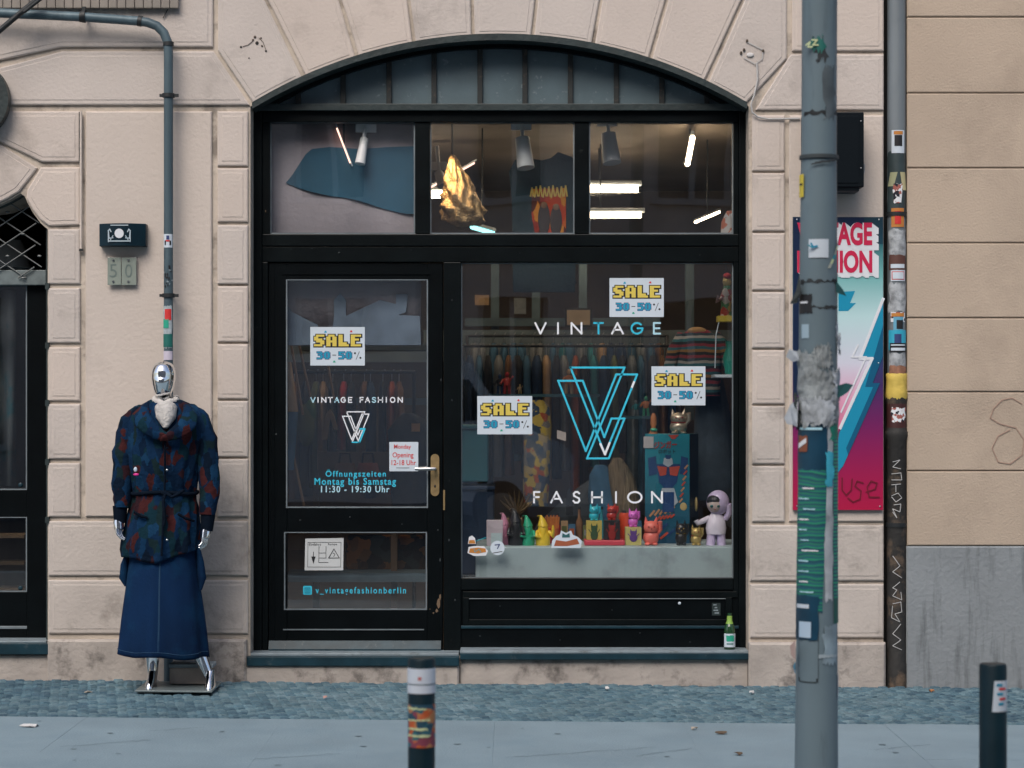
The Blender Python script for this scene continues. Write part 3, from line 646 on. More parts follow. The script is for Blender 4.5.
# litter
def litter(name, x, y, w, h, m, label, cat, seed, grp=None):
    rg = random.Random(seed); Y = -(2100 * CAMZ / (y - HOR)) - CAMY if False else (2100 * (CAMZ) / (y - HOR)) + CAMY
    X = PX(x, Y); n = 9; w *= (Y - CAMY) / F; h *= (Y - CAMY) / F * 4
    ring = [(X + w / 2 * math.cos(2 * math.pi * k / n) * rg.uniform(.6, 1.1), Y + h / 2 * math.sin(2 * math.pi * k / n) * rg.uniform(.6, 1.1)) for k in range(n)]
    mb = MB(); top = [(a, b, GZ(a) + .008 + rg.uniform(.0, .012)) for a, b in ring]; vs = top + [(X, Y, GZ(X) + .02)]
    mb.add(vs, [(k, (k + 1) % n, n) for k in range(n)], m)
    mb.add([(a, b, c - .003) for a, b, c in vs], [((k + 1) % n, k, n) for k in range(n)], m)
    tag(mb.build(name, loc=(X, Y, GZ(X))), label, cat, grp)
leaf_m = mat('dry_leaf', (.10, .07, .045), .8); pap_m = mat('crumpled_paper', (.55, .55, .55), .8)
litter('paper_scrap', 30, 732, 22, 3.2, pap_m, 'flat white paper scrap on the granite slabs at bottom left', 'litter', 1)
litter('paper_scrap', 88, 698, 9, 1.6, mat('tan_paper', (.35, .31, .26), .8), 'small tan paper scrap on the cobbles left of the mannequin base', 'litter', 2)
litter('dry_leaf', 722, 733, 15, 2.2, leaf_m, 'long dark dry leaf on the slabs just left of the lamp post', 'leaf', 3)
litter('dry_leaf', 738, 754, 12, 1.8, leaf_m, 'thin brown leaf on the slabs nearest the bottom edge left of the lamp post', 'leaf', 4)
litter('paper_scrap', 752, 692, 5, 1.6, pap_m, 'tiny white scrap on the cobbles below the right stone pier', 'litter', 5)
litter('dry_leaf', 694, 729, 8, 1.6, mat('tan_paper', (.35, .31, .26), .8), 'pale tan leaf where the cobbles meet the slabs', 'leaf', 6)
litter('paper_scrap', 607, 689, 6, 1.8, pap_m, 'tiny pale scrap on the cobbles under the display window plinth', 'litter', 7)
litter('dry_leaf', 932, 689, 7, 1.8, mat('orange_leaf', (.38, .17, .07), .8), 'small orange leaf on the cobbles below the grey plinth', 'leaf', 8)
litter('dry_leaf', 325, 701, 6, 1.5, mat('pink_litter', (.45, .25, .22), .8), 'small pinkish leaf on the cobbles below the shop door', 'leaf', 9)

# ------------------------------------------------------------------ other side of the street (seen in the glass)
op = thing('opposite_building', 'pale plaster apartment building across the street, reflected in the shop glass', 'building', (0, -22.4, 0))
opw = mat('opposite_plaster', (.62, .53, .47), .85, var=.1, vscale=.5); opg = mat('opposite_window_glass', (.03, .045, .06), .12); opf = mat('opposite_trim', (.52, .49, .46), .8)
mb = MB(); xs = [-21 + 3 * i for i in range(15)]
Yo = -22.2
rows = [(0.9, 3.3), (5.0, 7.0), (8.6, 10.5), (12.0, 13.8)]
zc = [-.5]
for a, b in rows:
    mb.box(-22, 22, Yo - .4, Yo, zc[-1], a, opw); zc.append(b)
    prev = -22
    for x in xs: mb.box(prev, x - .6, Yo - .4, Yo, a, b, opw); prev = x + .6
    mb.box(prev, 22, Yo - .4, Yo, a, b, opw)
mb.box(-22, 22, Yo - .4, Yo, 13.8, 15.2, opw); mb.build('wall', op)
mb = MB(); mb.box(-22, 22, Yo - .4, Yo + .5, 15.2, 15.5, opf); mb.box(-22, 22, Yo + .001, Yo + .12, 4.0, 4.25, opf); mb.build('cornice', op)
for a, b in rows:
    for x in xs:
        mb = MB(); mb.box(x - .6, x + .6, Yo - .3, Yo - .27, a, b, opg); mb.box(x - .04, x + .04, Yo - .268, Yo - .22, a, b, opf); mb.box(x - .6, x - .52, Yo - .268, Yo - .2, a, b, opf); mb.box(x + .52, x + .6, Yo - .268, Yo - .2, a, b, opf)
        mb.box(x - .7, x + .7, Yo + .001, Yo + .1, a - .12, a - .002, opf); mb.build('window', op)
# parked van across the road
def van(X, Y, L, label, body, cat='van'):
    t = thing('parked_van', label, cat, (X, Y, GZ(X) - .16)); z0 = GZ(X) - .16; W = 1.9
    prof = [(-L / 2, .45), (-L / 2, 2.25), (-L / 2 + .12, 2.38), (L / 2 - 1.7, 2.40), (L / 2 - 1.35, 2.3), (L / 2 - .75, 1.45), (L / 2 - .1, 1.15), (L / 2, .95), (L / 2, .42)]
    mb = MB(); mb.prism([(X + a, z0 + b) for a, b in prof], Y - W / 2, Y + W / 2, body); mb.build('body', t, bevel=.06)
    gm = mat('van_glass', (.02, .03, .035), .08)
    for s in (-1, 1):
        mb = MB(); y = Y + s * (W / 2 + .004); mb.prism([(X + L / 2 - 1.65, z0 + 1.5), (X + L / 2 - 1.6, z0 + 2.1), (X + L / 2 - 1.38, z0 + 2.1), (X + L / 2 - .95, z0 + 1.5)], y - .006, y + .006, gm); mb.build('side_window', t)
        mb = MB(); mb.box(X + L / 2 - 1.0, X + L / 2 - .8, Y + s * 1.0 - .06, Y + s * 1.0 + .06, z0 + 1.4, z0 + 1.65, gm); mb.build('wing_mirror', t, bevel=.02)
        for wx in (-L / 2 + .9, L / 2 - .95):
            mb = MB(); c = Vector((X + wx, Y + s * (W / 2 - .1), z0 + .34)); mb.tube([c + Vector((0, -.11, 0)), c + Vector((0, .11, 0))], .34, asph, 20)
            w_ = mb.build('wheel', t); mb = MB(); c2 = c + Vector((0, s * .115, 0)); mb.tube([c2, c2 + Vector((0, s * .02, 0))], .2, steel_m, 16); mb.build('rim', w_)
        mb = MB(); mb.box(X + L / 2 - .05, X + L / 2 + .015, Y + s * .7 - .15, Y + s * .7 + .15, z0 + .85, z0 + 1.03, white_p); mb.build('headlight', t, bevel=.02)
    mb = MB(); mb.add([(X + L / 2 - 1.32, Y - .8, z0 + 2.27), (X + L / 2 - 1.32, Y + .8, z0 + 2.27), (X + L / 2 - .74, Y + .8, z0 + 1.5), (X + L / 2 - .74, Y - .8, z0 + 1.5)], [(3, 2, 1, 0)], gm); mb.build('windscreen', t)
van(-1.8, -16.2, 5.2, 'white delivery van parked across the road, seen only as a reflection in the shop glass', mat('van_white', (.80, .84, .87), .35))
van(4.6, -16.3, 5.0, 'dark blue van parked across the road, seen only as a reflection in the shop glass', mat('van_blue', (.02, .07, .14), .35))

# ------------------------------------------------------------------ downpipes
lp = thing('downpipe', 'blue grey zinc downpipe bending down the cream wall behind the mannequin', 'downpipe', (PX(168.5), -.1, 0))
Yp = -.095; r = .0265
def q(x, y): return P(x, y, Yp)
mb = MB(); pts = [q(-240, 9), q(-60, 11.5), q(0, 13), q(84, 17), q(138, 21), q(148, 22.5), q(157, 26), q(164, 33), q(168, 43), q(168.5, 56), q(168.5, 360), q(168.5, 640)]; pts.append(Vector((PX(168.5, Yp), Yp, GZ(-1.96) - .02)))
mb.tube(pts, r, zinc_m, 20); mb.build('pipe', lp)
for a, b in ((q(138, 20.8), q(142, 21.5)), (q(168.4, 42), q(168.5, 46)), (q(84, 17), q(80, 16.7))):
    mb = MB(); mb.tube([a, b], r + .004, iron_m, 20); mb.build('joint_ring', lp)
for x, y, ver in ((168.5, 95.5, 1), (168.5, 295.5, 1), (84, 16.5, 0), (168.5, 560, 1)):
    mb = MB(); c = q(x, y); d = Vector((0, 0, .011)) if ver else Vector((.009, 0, 0))
    mb.tube([c - d, c + d], r + .009, iron_m, 20)
    if ver: mb.obox(c + Vector((.042, 0, 0)), .03, .018, .016, Matrix.Identity(3), iron_m); mb.obox(c + Vector((-.040, 0, 0)), .02, .018, .016, Matrix.Identity(3), iron_m)
    else: mb.obox(c + Vector((0, 0, .04)), .02, .018, .03, Matrix.Identity(3), iron_m)
    mb.obox(c + Vector((0, .055, 0)), .012, .08, .012, Matrix.Identity(3), iron_m); mb.build('pipe_clamp', lp)
def wrap(mb, cx, cy, rad, a0, a1, z0, z1, m, n=10, skew=0, jag=0, rows=1, tilt=0, seed=0):
    """a label bent round a pipe; angle 0 faces the camera, radians, + to the right"""
    rg = random.Random(seed); vs = []
    rf = rad if callable(rad) else (lambda z: rad)
    for j in range(rows + 1):
        z = z0 + (z1 - z0) * j / rows
        for k in range(n + 1):
            a = a0 + (a1 - a0) * k / n + skew * (j / rows - .5); zz = z + tilt * (k / n - .5)
            if jag:
                if j in (0, rows): zz += rg.uniform(-jag, jag)
                if k in (0, n): a += rg.uniform(-jag, jag) / rf(z)
            rr_ = rf(zz)
            vs.append((cx(zz) + math.sin(a) * rr_ if callable(cx) else cx + math.sin(a) * rr_, cy - math.cos(a) * rr_, zz))
    fs = [(j * (n + 1) + k, j * (n + 1) + k + 1, (j + 1) * (n + 1) + k + 1, (j + 1) * (n + 1) + k) for j in range(rows) for k in range(n)]
    mb.add(vs, fs, m, True)
def sticker(parent, cx, cy, rad, a0, a1, y0, y1, Y, m, label=None, **k):
    mb = MB(); wrap(mb, cx, cy, rad, R(a0), R(a1), PZ(y1, Y), PZ(y0, Y), m, **k); return mb.build('sticker', parent, label=label)
cxp = PX(168.5, Yp); Ys = Yp - r
st_w = patch_mat('printed_white_sticker', [(.7, .72, .75), (.7, .72, .75), (.03, .03, .04), (.7, .72, .75), (.35, .12, .1)], 60)
st_g = patch_mat('green_red_sticker', [(.02, .2, .12), (.55, .04, .02), (.02, .25, .15), (.5, .6, .5)], 40)
sticker(lp, cxp, Yp, r + .0015, -62, 62, 234, 247.5, Ys, white_p, 'white sticker with a small figure')
mb = MB(); wrap(mb, cxp, Yp, r + .003, R(-16), R(16), PZ(239.5, Ys), PZ(235.5, Ys), navy_i); wrap(mb, cxp, Yp, r + .003, R(-38), R(-20), PZ(245, Ys), PZ(240.5, Ys), black_i); wrap(mb, cxp, Yp, r + .003, R(20), R(38), PZ(245, Ys), PZ(240.5, Ys), black_i)
wrap(mb, cxp, Yp, r + .003, R(-25), R(25), PZ(241.5, Ys), PZ(240, Ys), red_i); mb.build('sticker_print', lp)
mb = MB(); rg = random.Random(5)
for k in range(16):
    a = rg.uniform(-55, 45); z = PZ(268 + k * 1.3, Ys); wrap(mb, cxp, Yp, r + .002, R(a), R(a + rg.uniform(10, 30)), z, z + rg.uniform(.005, .016), rg.choice([black_i, sillw_m, black_i]), jag=.003, seed=k)
mb.build('scribble', lp)
sticker(lp, cxp, Yp, r + .002, -60, 60, 306, 348, Ys, mat('pale_sticker_rest', (.40, .47, .5), .7, var=.3, vscale=30), jag=.006, rows=6, seed=8)
sticker(lp, cxp, Yp, r + .004, -35, 40, 309, 320, Ys, red_i); sticker(lp, cxp, Yp, r + .004, -60, 10, 319, 328, Ys, green_i); sticker(lp, cxp, Yp, r + .0045, -58, 55, 334, 347, Ys, mat('dark_green_sticker', (.01, .13, .11), .5))
sticker(lp, cxp, Yp, r + .003, -60, 60, 351, 360, Ys, mat('lilac_sticker', (.55, .5, .6), .6))

rp = thing('rain_pipe', 'thick rain pipe plastered with stickers and black below, in the gap between the two buildings', 'downpipe', (PX(896), .03, 0))
Yr = .03; cx2 = PX(896.5, Yr); r2 = .053; Ysr = Yr - r2
pipe_g = mat('weathered_pipe_grey', (.20, .23, .25), .45, metal=.2, var=.2, vscale=3, bump=.15, stretch=(1, 1, .3))
cast_m = mat('sooty_cast_iron', (.022, .021, .020), .75, var=.3, vscale=8, bump=.6, bscale=30, stain=(.13, .09, .06), stain_amt=.85, stain_scale=5, stain_lo=.52, stain_hi=.62)
mb = MB(); mb.tube([(cx2, Yr, 7.5), (cx2, Yr, PZ(395))], r2, pipe_g, 24); mb.build('upper_pipe', rp)
mb = MB(); zz = [PZ(392), PZ(396), PZ(400), PZ(404), PZ(424), PZ(430), PZ(432), PZ(436), PZ(440), PZ(660), PZ(664), -.1]
rr_ = [.058, .062, .062, .057, .056, .058, .066, .066, .056, .056, .062, .062]
mb.tube([(cx2, Yr, z) for z in zz], rr_, cast_m, 24); mb.build('lower_pipe', rp)
for y in (214, 525):
    mb = MB(); z = PZ(y); mb.tube([(cx2, Yr, z - .012), (cx2, Yr, z + .012)], .06, iron_m, 20); mb.obox((cx2, Yr + .08, z), .02, .06, .02, Matrix.Identity(3), iron_m); mb.build('pipe_clamp', rp)
tealdark = mat('dark_teal_wrap', (.035, .055, .06), .5, var=.3, vscale=9)
def rs(a0, a1, y0, y1, m, lift=.002, **k): return sticker(rp, cx2, Yr, r2 + lift, a0, a1, y0, y1, Ysr, m, **k)
rs(-88, 88, 152, 215, tealdark, .001, jag=.01, rows=4, seed=1)
rs(-40, 40, 130, 153, white_p, .003, label='round white sticker with a black badger face'); rs(-22, 24, 135, 146, black_i, .004); rs(-26, 28, 131, 134.5, mat('orange_print', (.5, .2, .04), .5), .004)
rs(-60, -15, 172, 186, mat('olive_sticker', (.32, .33, .2), .6), .003, skew=.4); rs(20, 58, 172, 190, mat('cream_sticker', (.5, .45, .25), .6), .003, skew=-.3)
rs(-30, 20, 184, 203, st_w, .004, jag=.006, rows=3)
rs(-42, 38, 208, 227, mat('orange_poster', (.50, .19, .04), .6), .003, label='orange sticker with a red emblem'); rs(-20, 16, 211, 224, red_i, .0045)
peel = mat('peeled_paper', (.36, .38, .40), .85, var=.5, vscale=24, stain=(.10, .12, .13), stain_amt=.8, stain_scale=30)
rs(-62, 55, 229, 256, peel, .003, jag=.01, rows=5, seed=2); rs(-60, 50, 255, 270, mat('brown_sticker', (.10, .04, .03), .6), .004, jag=.004, rows=2); rs(-45, 40, 264, 268, white_p, .005)
rs(-45, 45, 270, 281, white_p, .004); mb = MB(); wrap(mb, cx2, Yr, r2 + .005, R(-38), R(38), PZ(279.6, Ysr), PZ(271.4, Ysr), red_i); wrap(mb, cx2, Yr, r2 + .0062, R(-33), R(33), PZ(278.9, Ysr), PZ(272.1, Ysr), white_p); mb.build('sticker_print', rp)
rs(-62, 60, 283, 312, peel, .003, jag=.012, rows=5, seed=4)
rs(-45, 45, 312, 322, st_w, .004); rs(-28, 30, 315, 330, mat('blue_orange_sticker', (.12, .35, .5), .6), .005); rs(-10, 28, 320, 329, black_i, .006); rs(-40, 35, 313, 316.5, mat('orange_print', (.5, .2, .04), .5), .0065)
rs(-60, 55, 330, 350, mat('cyan_sticker', (.03, .36, .52), .5), .005, label='cyan sticker with a dark shield'); rs(-22, 18, 334, 344, navy_i, .006)
rs(-50, 50, 343, 352, black_i, .0065); mb = MB(); wrap(mb, cx2, Yr, r2 + .0075, R(-42), R(42), PZ(345.6, Ysr), PZ(344.4, Ysr), white_p); wrap(mb, cx2, Yr, r2 + .0075, R(-42), R(42), PZ(350.6, Ysr), PZ(347.8, Ysr), white_p); mb.build('sticker_print', rp)
rs(-60, 58, 353, 368, peel, .003, jag=.008, rows=3, seed=6); rs(-60, 60, 366, 374, mat('rust_paper', (.28, .13, .08), .8, var=.4, vscale=30), .004, jag=.006, rows=2)
mb = MB(); ym = mat('yellow_tape', (.62, .45, .09), .7, var=.15, vscale=12, bump=.8, bscale=18)
mb.loft([(cx2, Yr, z, a, a) for z, a in ((PZ(401.5), .058), (PZ(395), .066), (PZ(388), .061), (PZ(380), .059), (PZ(374), .060), (PZ(373), .054))], ym, 26, fn=lambda t, i: 1 + .03 * math.sin(7 * t + i)); mb.build('yellow_tape', rp)
sticker(rp, cx2, Yr, .059, -40, 45, 408, 422, Ysr, st_w, jag=.006, rows=3); sticker(rp, cx2, Yr, .0575, -88, 88, 403, 428, Ysr, mat('dark_red_wrap', (.05, .012, .012), .6))
mb = MB(); Y = Yr - .060     # chalky letters scratched down the iron pipe
def scr_(pts, w=.006):
    for a, b in zip(pts[:-1], pts[1:]):
        n = 3
        for k in range(n):
            p = [a[0] + (b[0] - a[0]) * k / n, a[1] + (b[1] - a[1]) * k / n]; p2 = [a[0] + (b[0] - a[0]) * (k + 1) / n, a[1] + (b[1] - a[1]) * (k + 1) / n]
            def W3(u):
                x = PX(u[0], Y); d = max(-.05, min(.05, x - cx2)); return (x, Yr - math.sqrt(.0575 ** 2 - d * d) - .001, PZ(u[1], Y))
            mb.tube([W3(p), W3(p2)], w * .35, chalk, 5, smooth=False)
chalk = mat('chalk_marker', (.50, .50, .50), .8)
for st in ([(893, 462), (900, 460), (893, 467), (901, 469)], [(892, 474), (901, 473), (902, 480), (892, 480)], [(892, 485), (901, 484)], [(896, 485), (896, 492)], [(892, 496), (898, 493), (902, 498), (896, 502), (892, 497)], [(894, 505), (901, 504), (900, 512), (893, 509), (897, 518), (893, 512)],
           [(893, 556), (900, 566), (893, 572), (902, 578)], [(900, 582), (893, 588), (897, 590), (893, 596), (902, 600), (901, 592)], [(893, 604), (901, 602), (902, 612), (895, 614), (900, 622), (892, 618), (893, 606)], [(901, 624), (893, 634), (901, 640), (893, 646), (902, 650)]):
    scr_(st)
mb.build('scribble', rp)

# ------------------------------------------------------------------ bits on the wall
t = thing('wall_lamp_box', 'black convex box lamp with a white emblem above the house number plate', 'lamp box', (PX(124), 0, PZ(247)))
mb = MB(); navyb = mat('blue_black_enamel', (.003, .018, .030), .4, spec=.25, var=.2, vscale=10); n = 12; vs = []; x0, x1 = PX(101), PX(147.5)
bow = [(x0 + (x1 - x0) * k / n, -.05 - .045 * math.sin(math.pi * k / n)) for k in range(n + 1)]
zt, zb = PZ(224.5), PZ(247)
for z in (zb, zt): vs += [(x, y, z) for x, y in bow] + [(x1, .003, z), (x0, .003, z)]
m_ = n + 3; mb.add(vs, [tuple(range(m_))[::-1], tuple(range(m_, 2 * m_))] + [(k, (k + 1) % m_, m_ + (k + 1) % m_, m_ + k) for k in range(m_)], navyb); mb.build('housing', t, bevel=.003)
mb = MB(); Yb = -.0975; pw = mat('faded_white_print', (.42, .50, .56), .6)
mb.prism([(PX(122.3) + .026 * math.cos(R(a)), PZ(234.7) + .027 * math.sin(R(a))) for a in range(0, 360, 20)], Yb, Yb + .003, mat('bright_print', (.66, .68, .72), .6))
for s in (-1, 1):
    X = PX(122.3); mb.stroke([(X + s * .036, PZ(239)), (X + s * .058, PZ(239.5)), (X + s * .062, PZ(232)), (X + s * .054, PZ(230.5)), (X + s * .047, PZ(233))], .006, Yb + .004, pw)
    mb.stroke([(X + s * .062, PZ(243)), (X + s * .062, PZ(233))], .005, Yb + .005, pw); mb.stroke([(X + s * .036, PZ(237)), (X + s * .05, PZ(241))], .005, Yb + .004, pw)
mb.stroke([(PX(112), PZ(242.3)), (PX(133), PZ(242.3))], .006, Yb, pw); mb.stroke([(PX(114), PZ(226.6)), (PX(131), PZ(226.6))], .005, Yb, pw); mb.build('emblem', t)
t = thing('house_number_plate', 'pale green glass house number plate reading 50 under the black box lamp', 'number plate', (PX(121), -.02, PZ(285)))
mb = MB(); gp = mat('frosted_number_glass', (.25, .285, .25), .25, var=.1, vscale=12); mb.pbox(107.5, 121.0, 257.5, 285, -.028, -.022, gp); mb.pbox(121.6, 136.3, 257.5, 285, -.028, -.022, gp); mb.build('glass_tile', t, bevel=.001)
mb = MB(); gd = mat('number_grey_green', (.12, .16, .15), .5)
mb.text('5', PX(110.5), PX(117.8), PZ(277.5), PZ(264.5), -.0295, gd, -.01); mb.text('0', PX(126), PX(133), PZ(277.5), PZ(264.5), -.0295, gd, -.01); mb.build('digits', t)
mb = MB()
for x in (113.2, 128.3):
    for y in (260.3, 281.5): mb.tube([P(x, y, -.034), P(x, y, .002)], .006, steel_m, 10)
mb.build('screw', t)
t = tag((lambda m: (m.tube([(PX(81.2), -.006, PZ(111.5)), (PX(81.2), -.006, PZ(250))], .0075, plaster_field, 10), m.tube([(PX(80), -.004, PZ(112)), (PX(80), -.004, PZ(163))], .006, iron_m, 8), m.obox((PX(81.5), -.006, PZ(250)), .022, .02, .014, Matrix.Identity(3), iron_m), m.build('cable_conduit'))[-1])(MB()), 'thin painted cable conduit in the groove left of the black box lamp', 'conduit')
# projecting round sign cut by the left edge
t = thing('round_sign', 'dark round projecting sign cut off by the left photo edge', 'sign', (PX(-34), -.1, PZ(100)))
mb = MB(); c = P(-31, 99, -.10); mb.tube([c, c + Vector((0, .07, 0))], .222, rim_m, 40); mb.build('disc', t, bevel=.006)
mb = MB(); mb.tube([c + Vector((0, .02, .2)), c + Vector((0, .02, .26)), c + Vector((0, .13, .26))], .012, iron_m, 8); mb.build('bracket', t)
# ribbed shutter box at the very top left
t = thing('ribbed_awning', 'weathered ribbed awning with a folding arm at the top left corner', 'awning', (PX(20), -.2, PZ(8)))
rib = stripe_mat('ribbed_beige', [(.16, .14, .125), (.20, .175, .155), (.19, .165, .15), (.08, .07, .062)], .078, 0, .8)
mb = MB()
x = PX(-240)
while x < PX(172):
    y_ = 9 if x < 0 else 9
    mb.box(x, x + .047, -.045, -.012, PZ(9.5), PZ(-60), mat('ribbed_boards', (.27, .24, .21), .85, var=.25, vscale=5, stretch=(1, 1, .3))); x += .050
mb.build('ribbed_boards', t, bevel=.004)
mb = MB(); mb.tube([P(40, -3, -.17), P(18, 15, -.17), P(-8, 37, -.17)], .016, iron_m, 8); mb.tube([P(47, -6, -.2), P(24, 12, -.2)], .01, iron_m, 8); mb.build('folding_arm', t)
# thin wire next to it
mb = MB(); mb.tube([P(172, 2, -.01), P(168, 9, -.015), P(163, 18, -.012)], .003, iron_m, 6); tag(mb.build('wire_end'), 'short dark loose wire beside the downpipe elbow', 'wire')
# old fixing holes
mb = MB(); hol = mat('chipped_hole', (.03, .028, .025), .9); bro = mat('chipped_brown', (.09, .07, .055), .9)
for x, y, s, m in ((257, 43, .010, hol), (241, 47, .006, hol), (255, 37, .008, bro), (262, 46, .006, bro), (266, 51, .006, hol), (253, 40, .006, bro), (249, 58, .004, bro), (261, 38, .005, bro)):
    mb.ell((PX(x), -.002, PZ(y)), (s, .003, s), m, seg=8, rings=5)
mb.stroke(pp([(243, 46.5), (248, 45), (253, 41)]), .003, -.003, bro); mb.stroke(pp([(259, 38), (263, 42), (266, 50)]), .003, -.003, bro)
tag(mb.build('fixing_scar'), 'cluster of old drill holes in the voussoir left of the arch', 'drill holes')
t = thing('cable', 'white cable hanging from a scuffed bracket mark at the right shoulder of the arch', 'cable', (PX(757), -.01, PZ(110)))
wc = mat('white_cable', (.45, .44, .43), .5)
mb = MB(); mb.tube([P(757, 63, -.012), P(757.5, 80, -.012), P(754, 96, -.012), P(751, 104, -.014), P(752, 112, -.014), P(758, 117, -.012), P(768, 119, -.008), P(800, 118.5, -.008)], .0055, wc, 8); mb.build('wire', t)
mb = MB(); mb.stroke(pp([(747, 42), (763, 50)]), .005, -.006, wc); mb.stroke(pp([(763, 50), (762, 59), (755, 64), (744, 58)]), .005, -.006, wc)
for x, y in ((747, 41), (763, 51), (741, 53), (744, 50)): mb.ell((PX(x), -.004, PZ(y)), (.008, .005, .010), bro, seg=8, rings=5)
mb.ell((PX(750), -.004, PZ(55)), (.022, .005, .013), mat('white_filler', (.6, .58, .57), .8)); mb.build('bracket', t)
# black box on the right pier
t = thing('wall_speaker_box', 'black metal box mounted on the wall above the poster, half behind the lamp post', 'box', (PX(832), -.1, PZ(192)))
mb = MB(); bx = mat('black_box_paint', (.002, .005, .008), .5, spec=.15); Yx = -.20; mb.box(PX(806, Yx), PX(864, Yx), Yx, .003, PZ(187, Yx), PZ(112, Yx), bx); mb.build('housing', t, bevel=.006)
mb = MB(); mb.box(PX(811, Yx), PX(859, Yx), Yx - .004, Yx - .001, PZ(183, Yx), PZ(116, Yx), bx); mb.build('front_panel', t, bevel=.002)
mb = MB(); mb.box(PX(864, Yx) + .001, PX(866.5, Yx), Yx + .05, Yx + .08, PZ(172, Yx), PZ(163, Yx), steel_m); mb.ell(P(861, 121, Yx - .004), (.004, .003, .004), steel_m); mb.ell(P(861, 168, Yx - .004), (.004, .003, .004), steel_m); mb.build('latch', t)
mb = MB(); mb.box(PX(815, Yx), PX(860, Yx), Yx + .03, -.001, PZ(190.5, Yx), PZ(187.3, Yx), mat('box_underside', (.03, .035, .04), .6)); mb.build('base_lip', t)

# ------------------------------------------------------------------ poster
t = thing('shop_poster', 'teal to magenta poster board with a white lightning bolt, behind the lamp post', 'poster', (PX(838), -.02, PZ(510)))
za, zb = 0.0, PZ(217) - PZ(510)
pbg = ramp_mat('poster_print', [(0, (.42, .008, .055)), (.12, (.34, .010, .075)), (.30, (.16, .015, .11)), (.42, (.06, .025, .12)), (.55, (.015, .06, .16)), (.78, (.008, .09, .14)), (.97, (.010, .035, .055))], za, zb, rough=.35)
pbolt = ramp_mat('poster_bolt_print', [(0, (.42, .008, .055)), (.26, (.62, .10, .22)), (.38, (.70, .34, .48)), (.50, (.62, .62, .72)), (.66, (.48, .68, .70)), (.80, (.16, .42, .42)), (.92, (.01, .10, .12))], za, zb, rough=.35)
pblue = mat('poster_blue', (.012, .26, .42), .35); pdark = mat('poster_deep_blue', (.006, .10, .20), .35); pteal = mat('poster_teal', (.02, .30, .38), .35); pwhite = mat('poster_white', (.70, .72, .76), .35); pred = mat('poster_red', (.55, .02, .075), .35); pnavy = mat('poster_navy', (.006, .018, .055), .35)
Y = -.022
mb = MB(); mb.pbox(793, 883.2, 217, 510, Y, Y + .018, pbg); mb.build('board', t)
mb = MB()
mb.prism(pp([(793.3, 217.4), (793.3, 400), (812, 380), (804, 300), (818, 240), (864, 233), (864, 217.4)], Y), Y - .001, Y - .0004, pnavy)
mb.prism(pp([(815, 250), (883, 244), (883, 300), (859.5, 358), (872, 357), (841, 424), (822, 470), (831, 400), (812, 402), (835, 330), (818, 332)], Y), Y - .002, Y - .0012, pbolt)
mb.prism(pp([(838.5, 292), (855, 291), (850, 303), (856, 303), (848, 311), (838.5, 311)], Y), Y - .003, Y - .0022, pblue)
mb.prism(pp([(883, 302), (883, 356), (872.5, 383), (880, 383), (843, 466), (832, 480), (839, 433), (871.5, 360), (860.5, 360)], Y), Y - .003, Y - .0022, pblue)
mb.prism(pp([(883, 325), (883, 356), (872.5, 383), (880, 383), (848, 455), (846, 448), (873, 387), (865, 387)], Y), Y - .0036, Y - .0032, pdark)
mb.stroke(pp([(883, 299), (860, 358.5), (872, 358.5), (840, 428)], Y), .017, Y - .0042, pwhite)
mb.stroke(pp([(858, 345), (852, 357), (866, 357), (841, 412)], Y), .009, Y - .005, pwhite)
mb.build('bolt_print', t)
mb = MB()
for w, a, b, x0, x1 in (('VINTAGE', 222.5, 245.5, 797, 872), ('FASHION', 250.5, 273, 797, 872)):
    for k in range(7): mb.text(w, PX(x0 + k * 1.1, Y), PX(x1 + k * 1.1, Y), PZ(b + k * .85, Y), PZ(a + k * .85, Y), Y - .006 - .0001 * (7 - k), pwhite, .075, t=0)
    mb.text(w, PX(x0, Y), PX(x1, Y), PZ(b, Y), PZ(a, Y), Y - .0085, pred, .038, t=0)
mb.prism(pp([(838, 228), (874, 228), (874, 276), (838, 277)], Y), Y - .0050, Y - .0044, pwhite)
mb.build('lettering', t)
mb = MB(); sm = mat('dark_red_scrawl', (.16, .004, .02), .5)
for st in ([(842, 478), (842, 490), (846, 495), (851, 490), (852, 479)], [(863, 483), (857, 481), (855, 486), (861, 491), (860, 499), (853, 502), (848, 498)], [(866, 492), (875, 489), (877, 483), (871, 481), (867, 487), (869, 497), (879, 497)]): mb.stroke(pp(st, Y), .0075, Y - .004, sm)
mb.build('scribble', t)
mb = MB()
for x, y in ((797, 219.5), (879, 219.5), (880, 506.5), (797, 506), (878.5, 363)): mb.ell(P(x, y, Y - .003), (.005, .003, .005), steel_m, seg=8, rings=5)
mb.build('screw', t)

# ------------------------------------------------------------------ lamp post
YQ = -5.0; s_ = (YQ - CAMY) / F
pole = thing('lamp_post', 'tall grey steel lamp post covered in torn paper and green posters on the pavement', 'lamp post', (PX(817, YQ), YQ, GZ(1)))
pm = mat('pole_paint', (.14, .195, .225), .5, spec=.35, var=.14, vscale=3, bump=.12, bscale=40, stain=(.05, .062, .07), stain_amt=.75, stain_scale=7, stain_lo=.56, stain_hi=.70, stretch=(1, 1, .4), streak=True)
def pr(z):     # radius over height
    return .0585 + max(0, (2.43 - z)) * .0021 + (.004 if z < 2.42 else 0) + max(0, 1.2 - z) * .0062
def pcx(z): return PX(819.5, YQ) - (2.9 - z) * .0042
zs = [7.2, 5.0, 3.6, 2.9, 2.43, 2.42, 2.0, 1.6, 1.2, .9, .6, .3, .1, GZ(1)]
mb = MB(); mb.tube([(pcx(z), YQ, z) for z in zs][::-1], [pr(z) for z in zs][::-1], pm, 40); mb.build('shaft', pole)
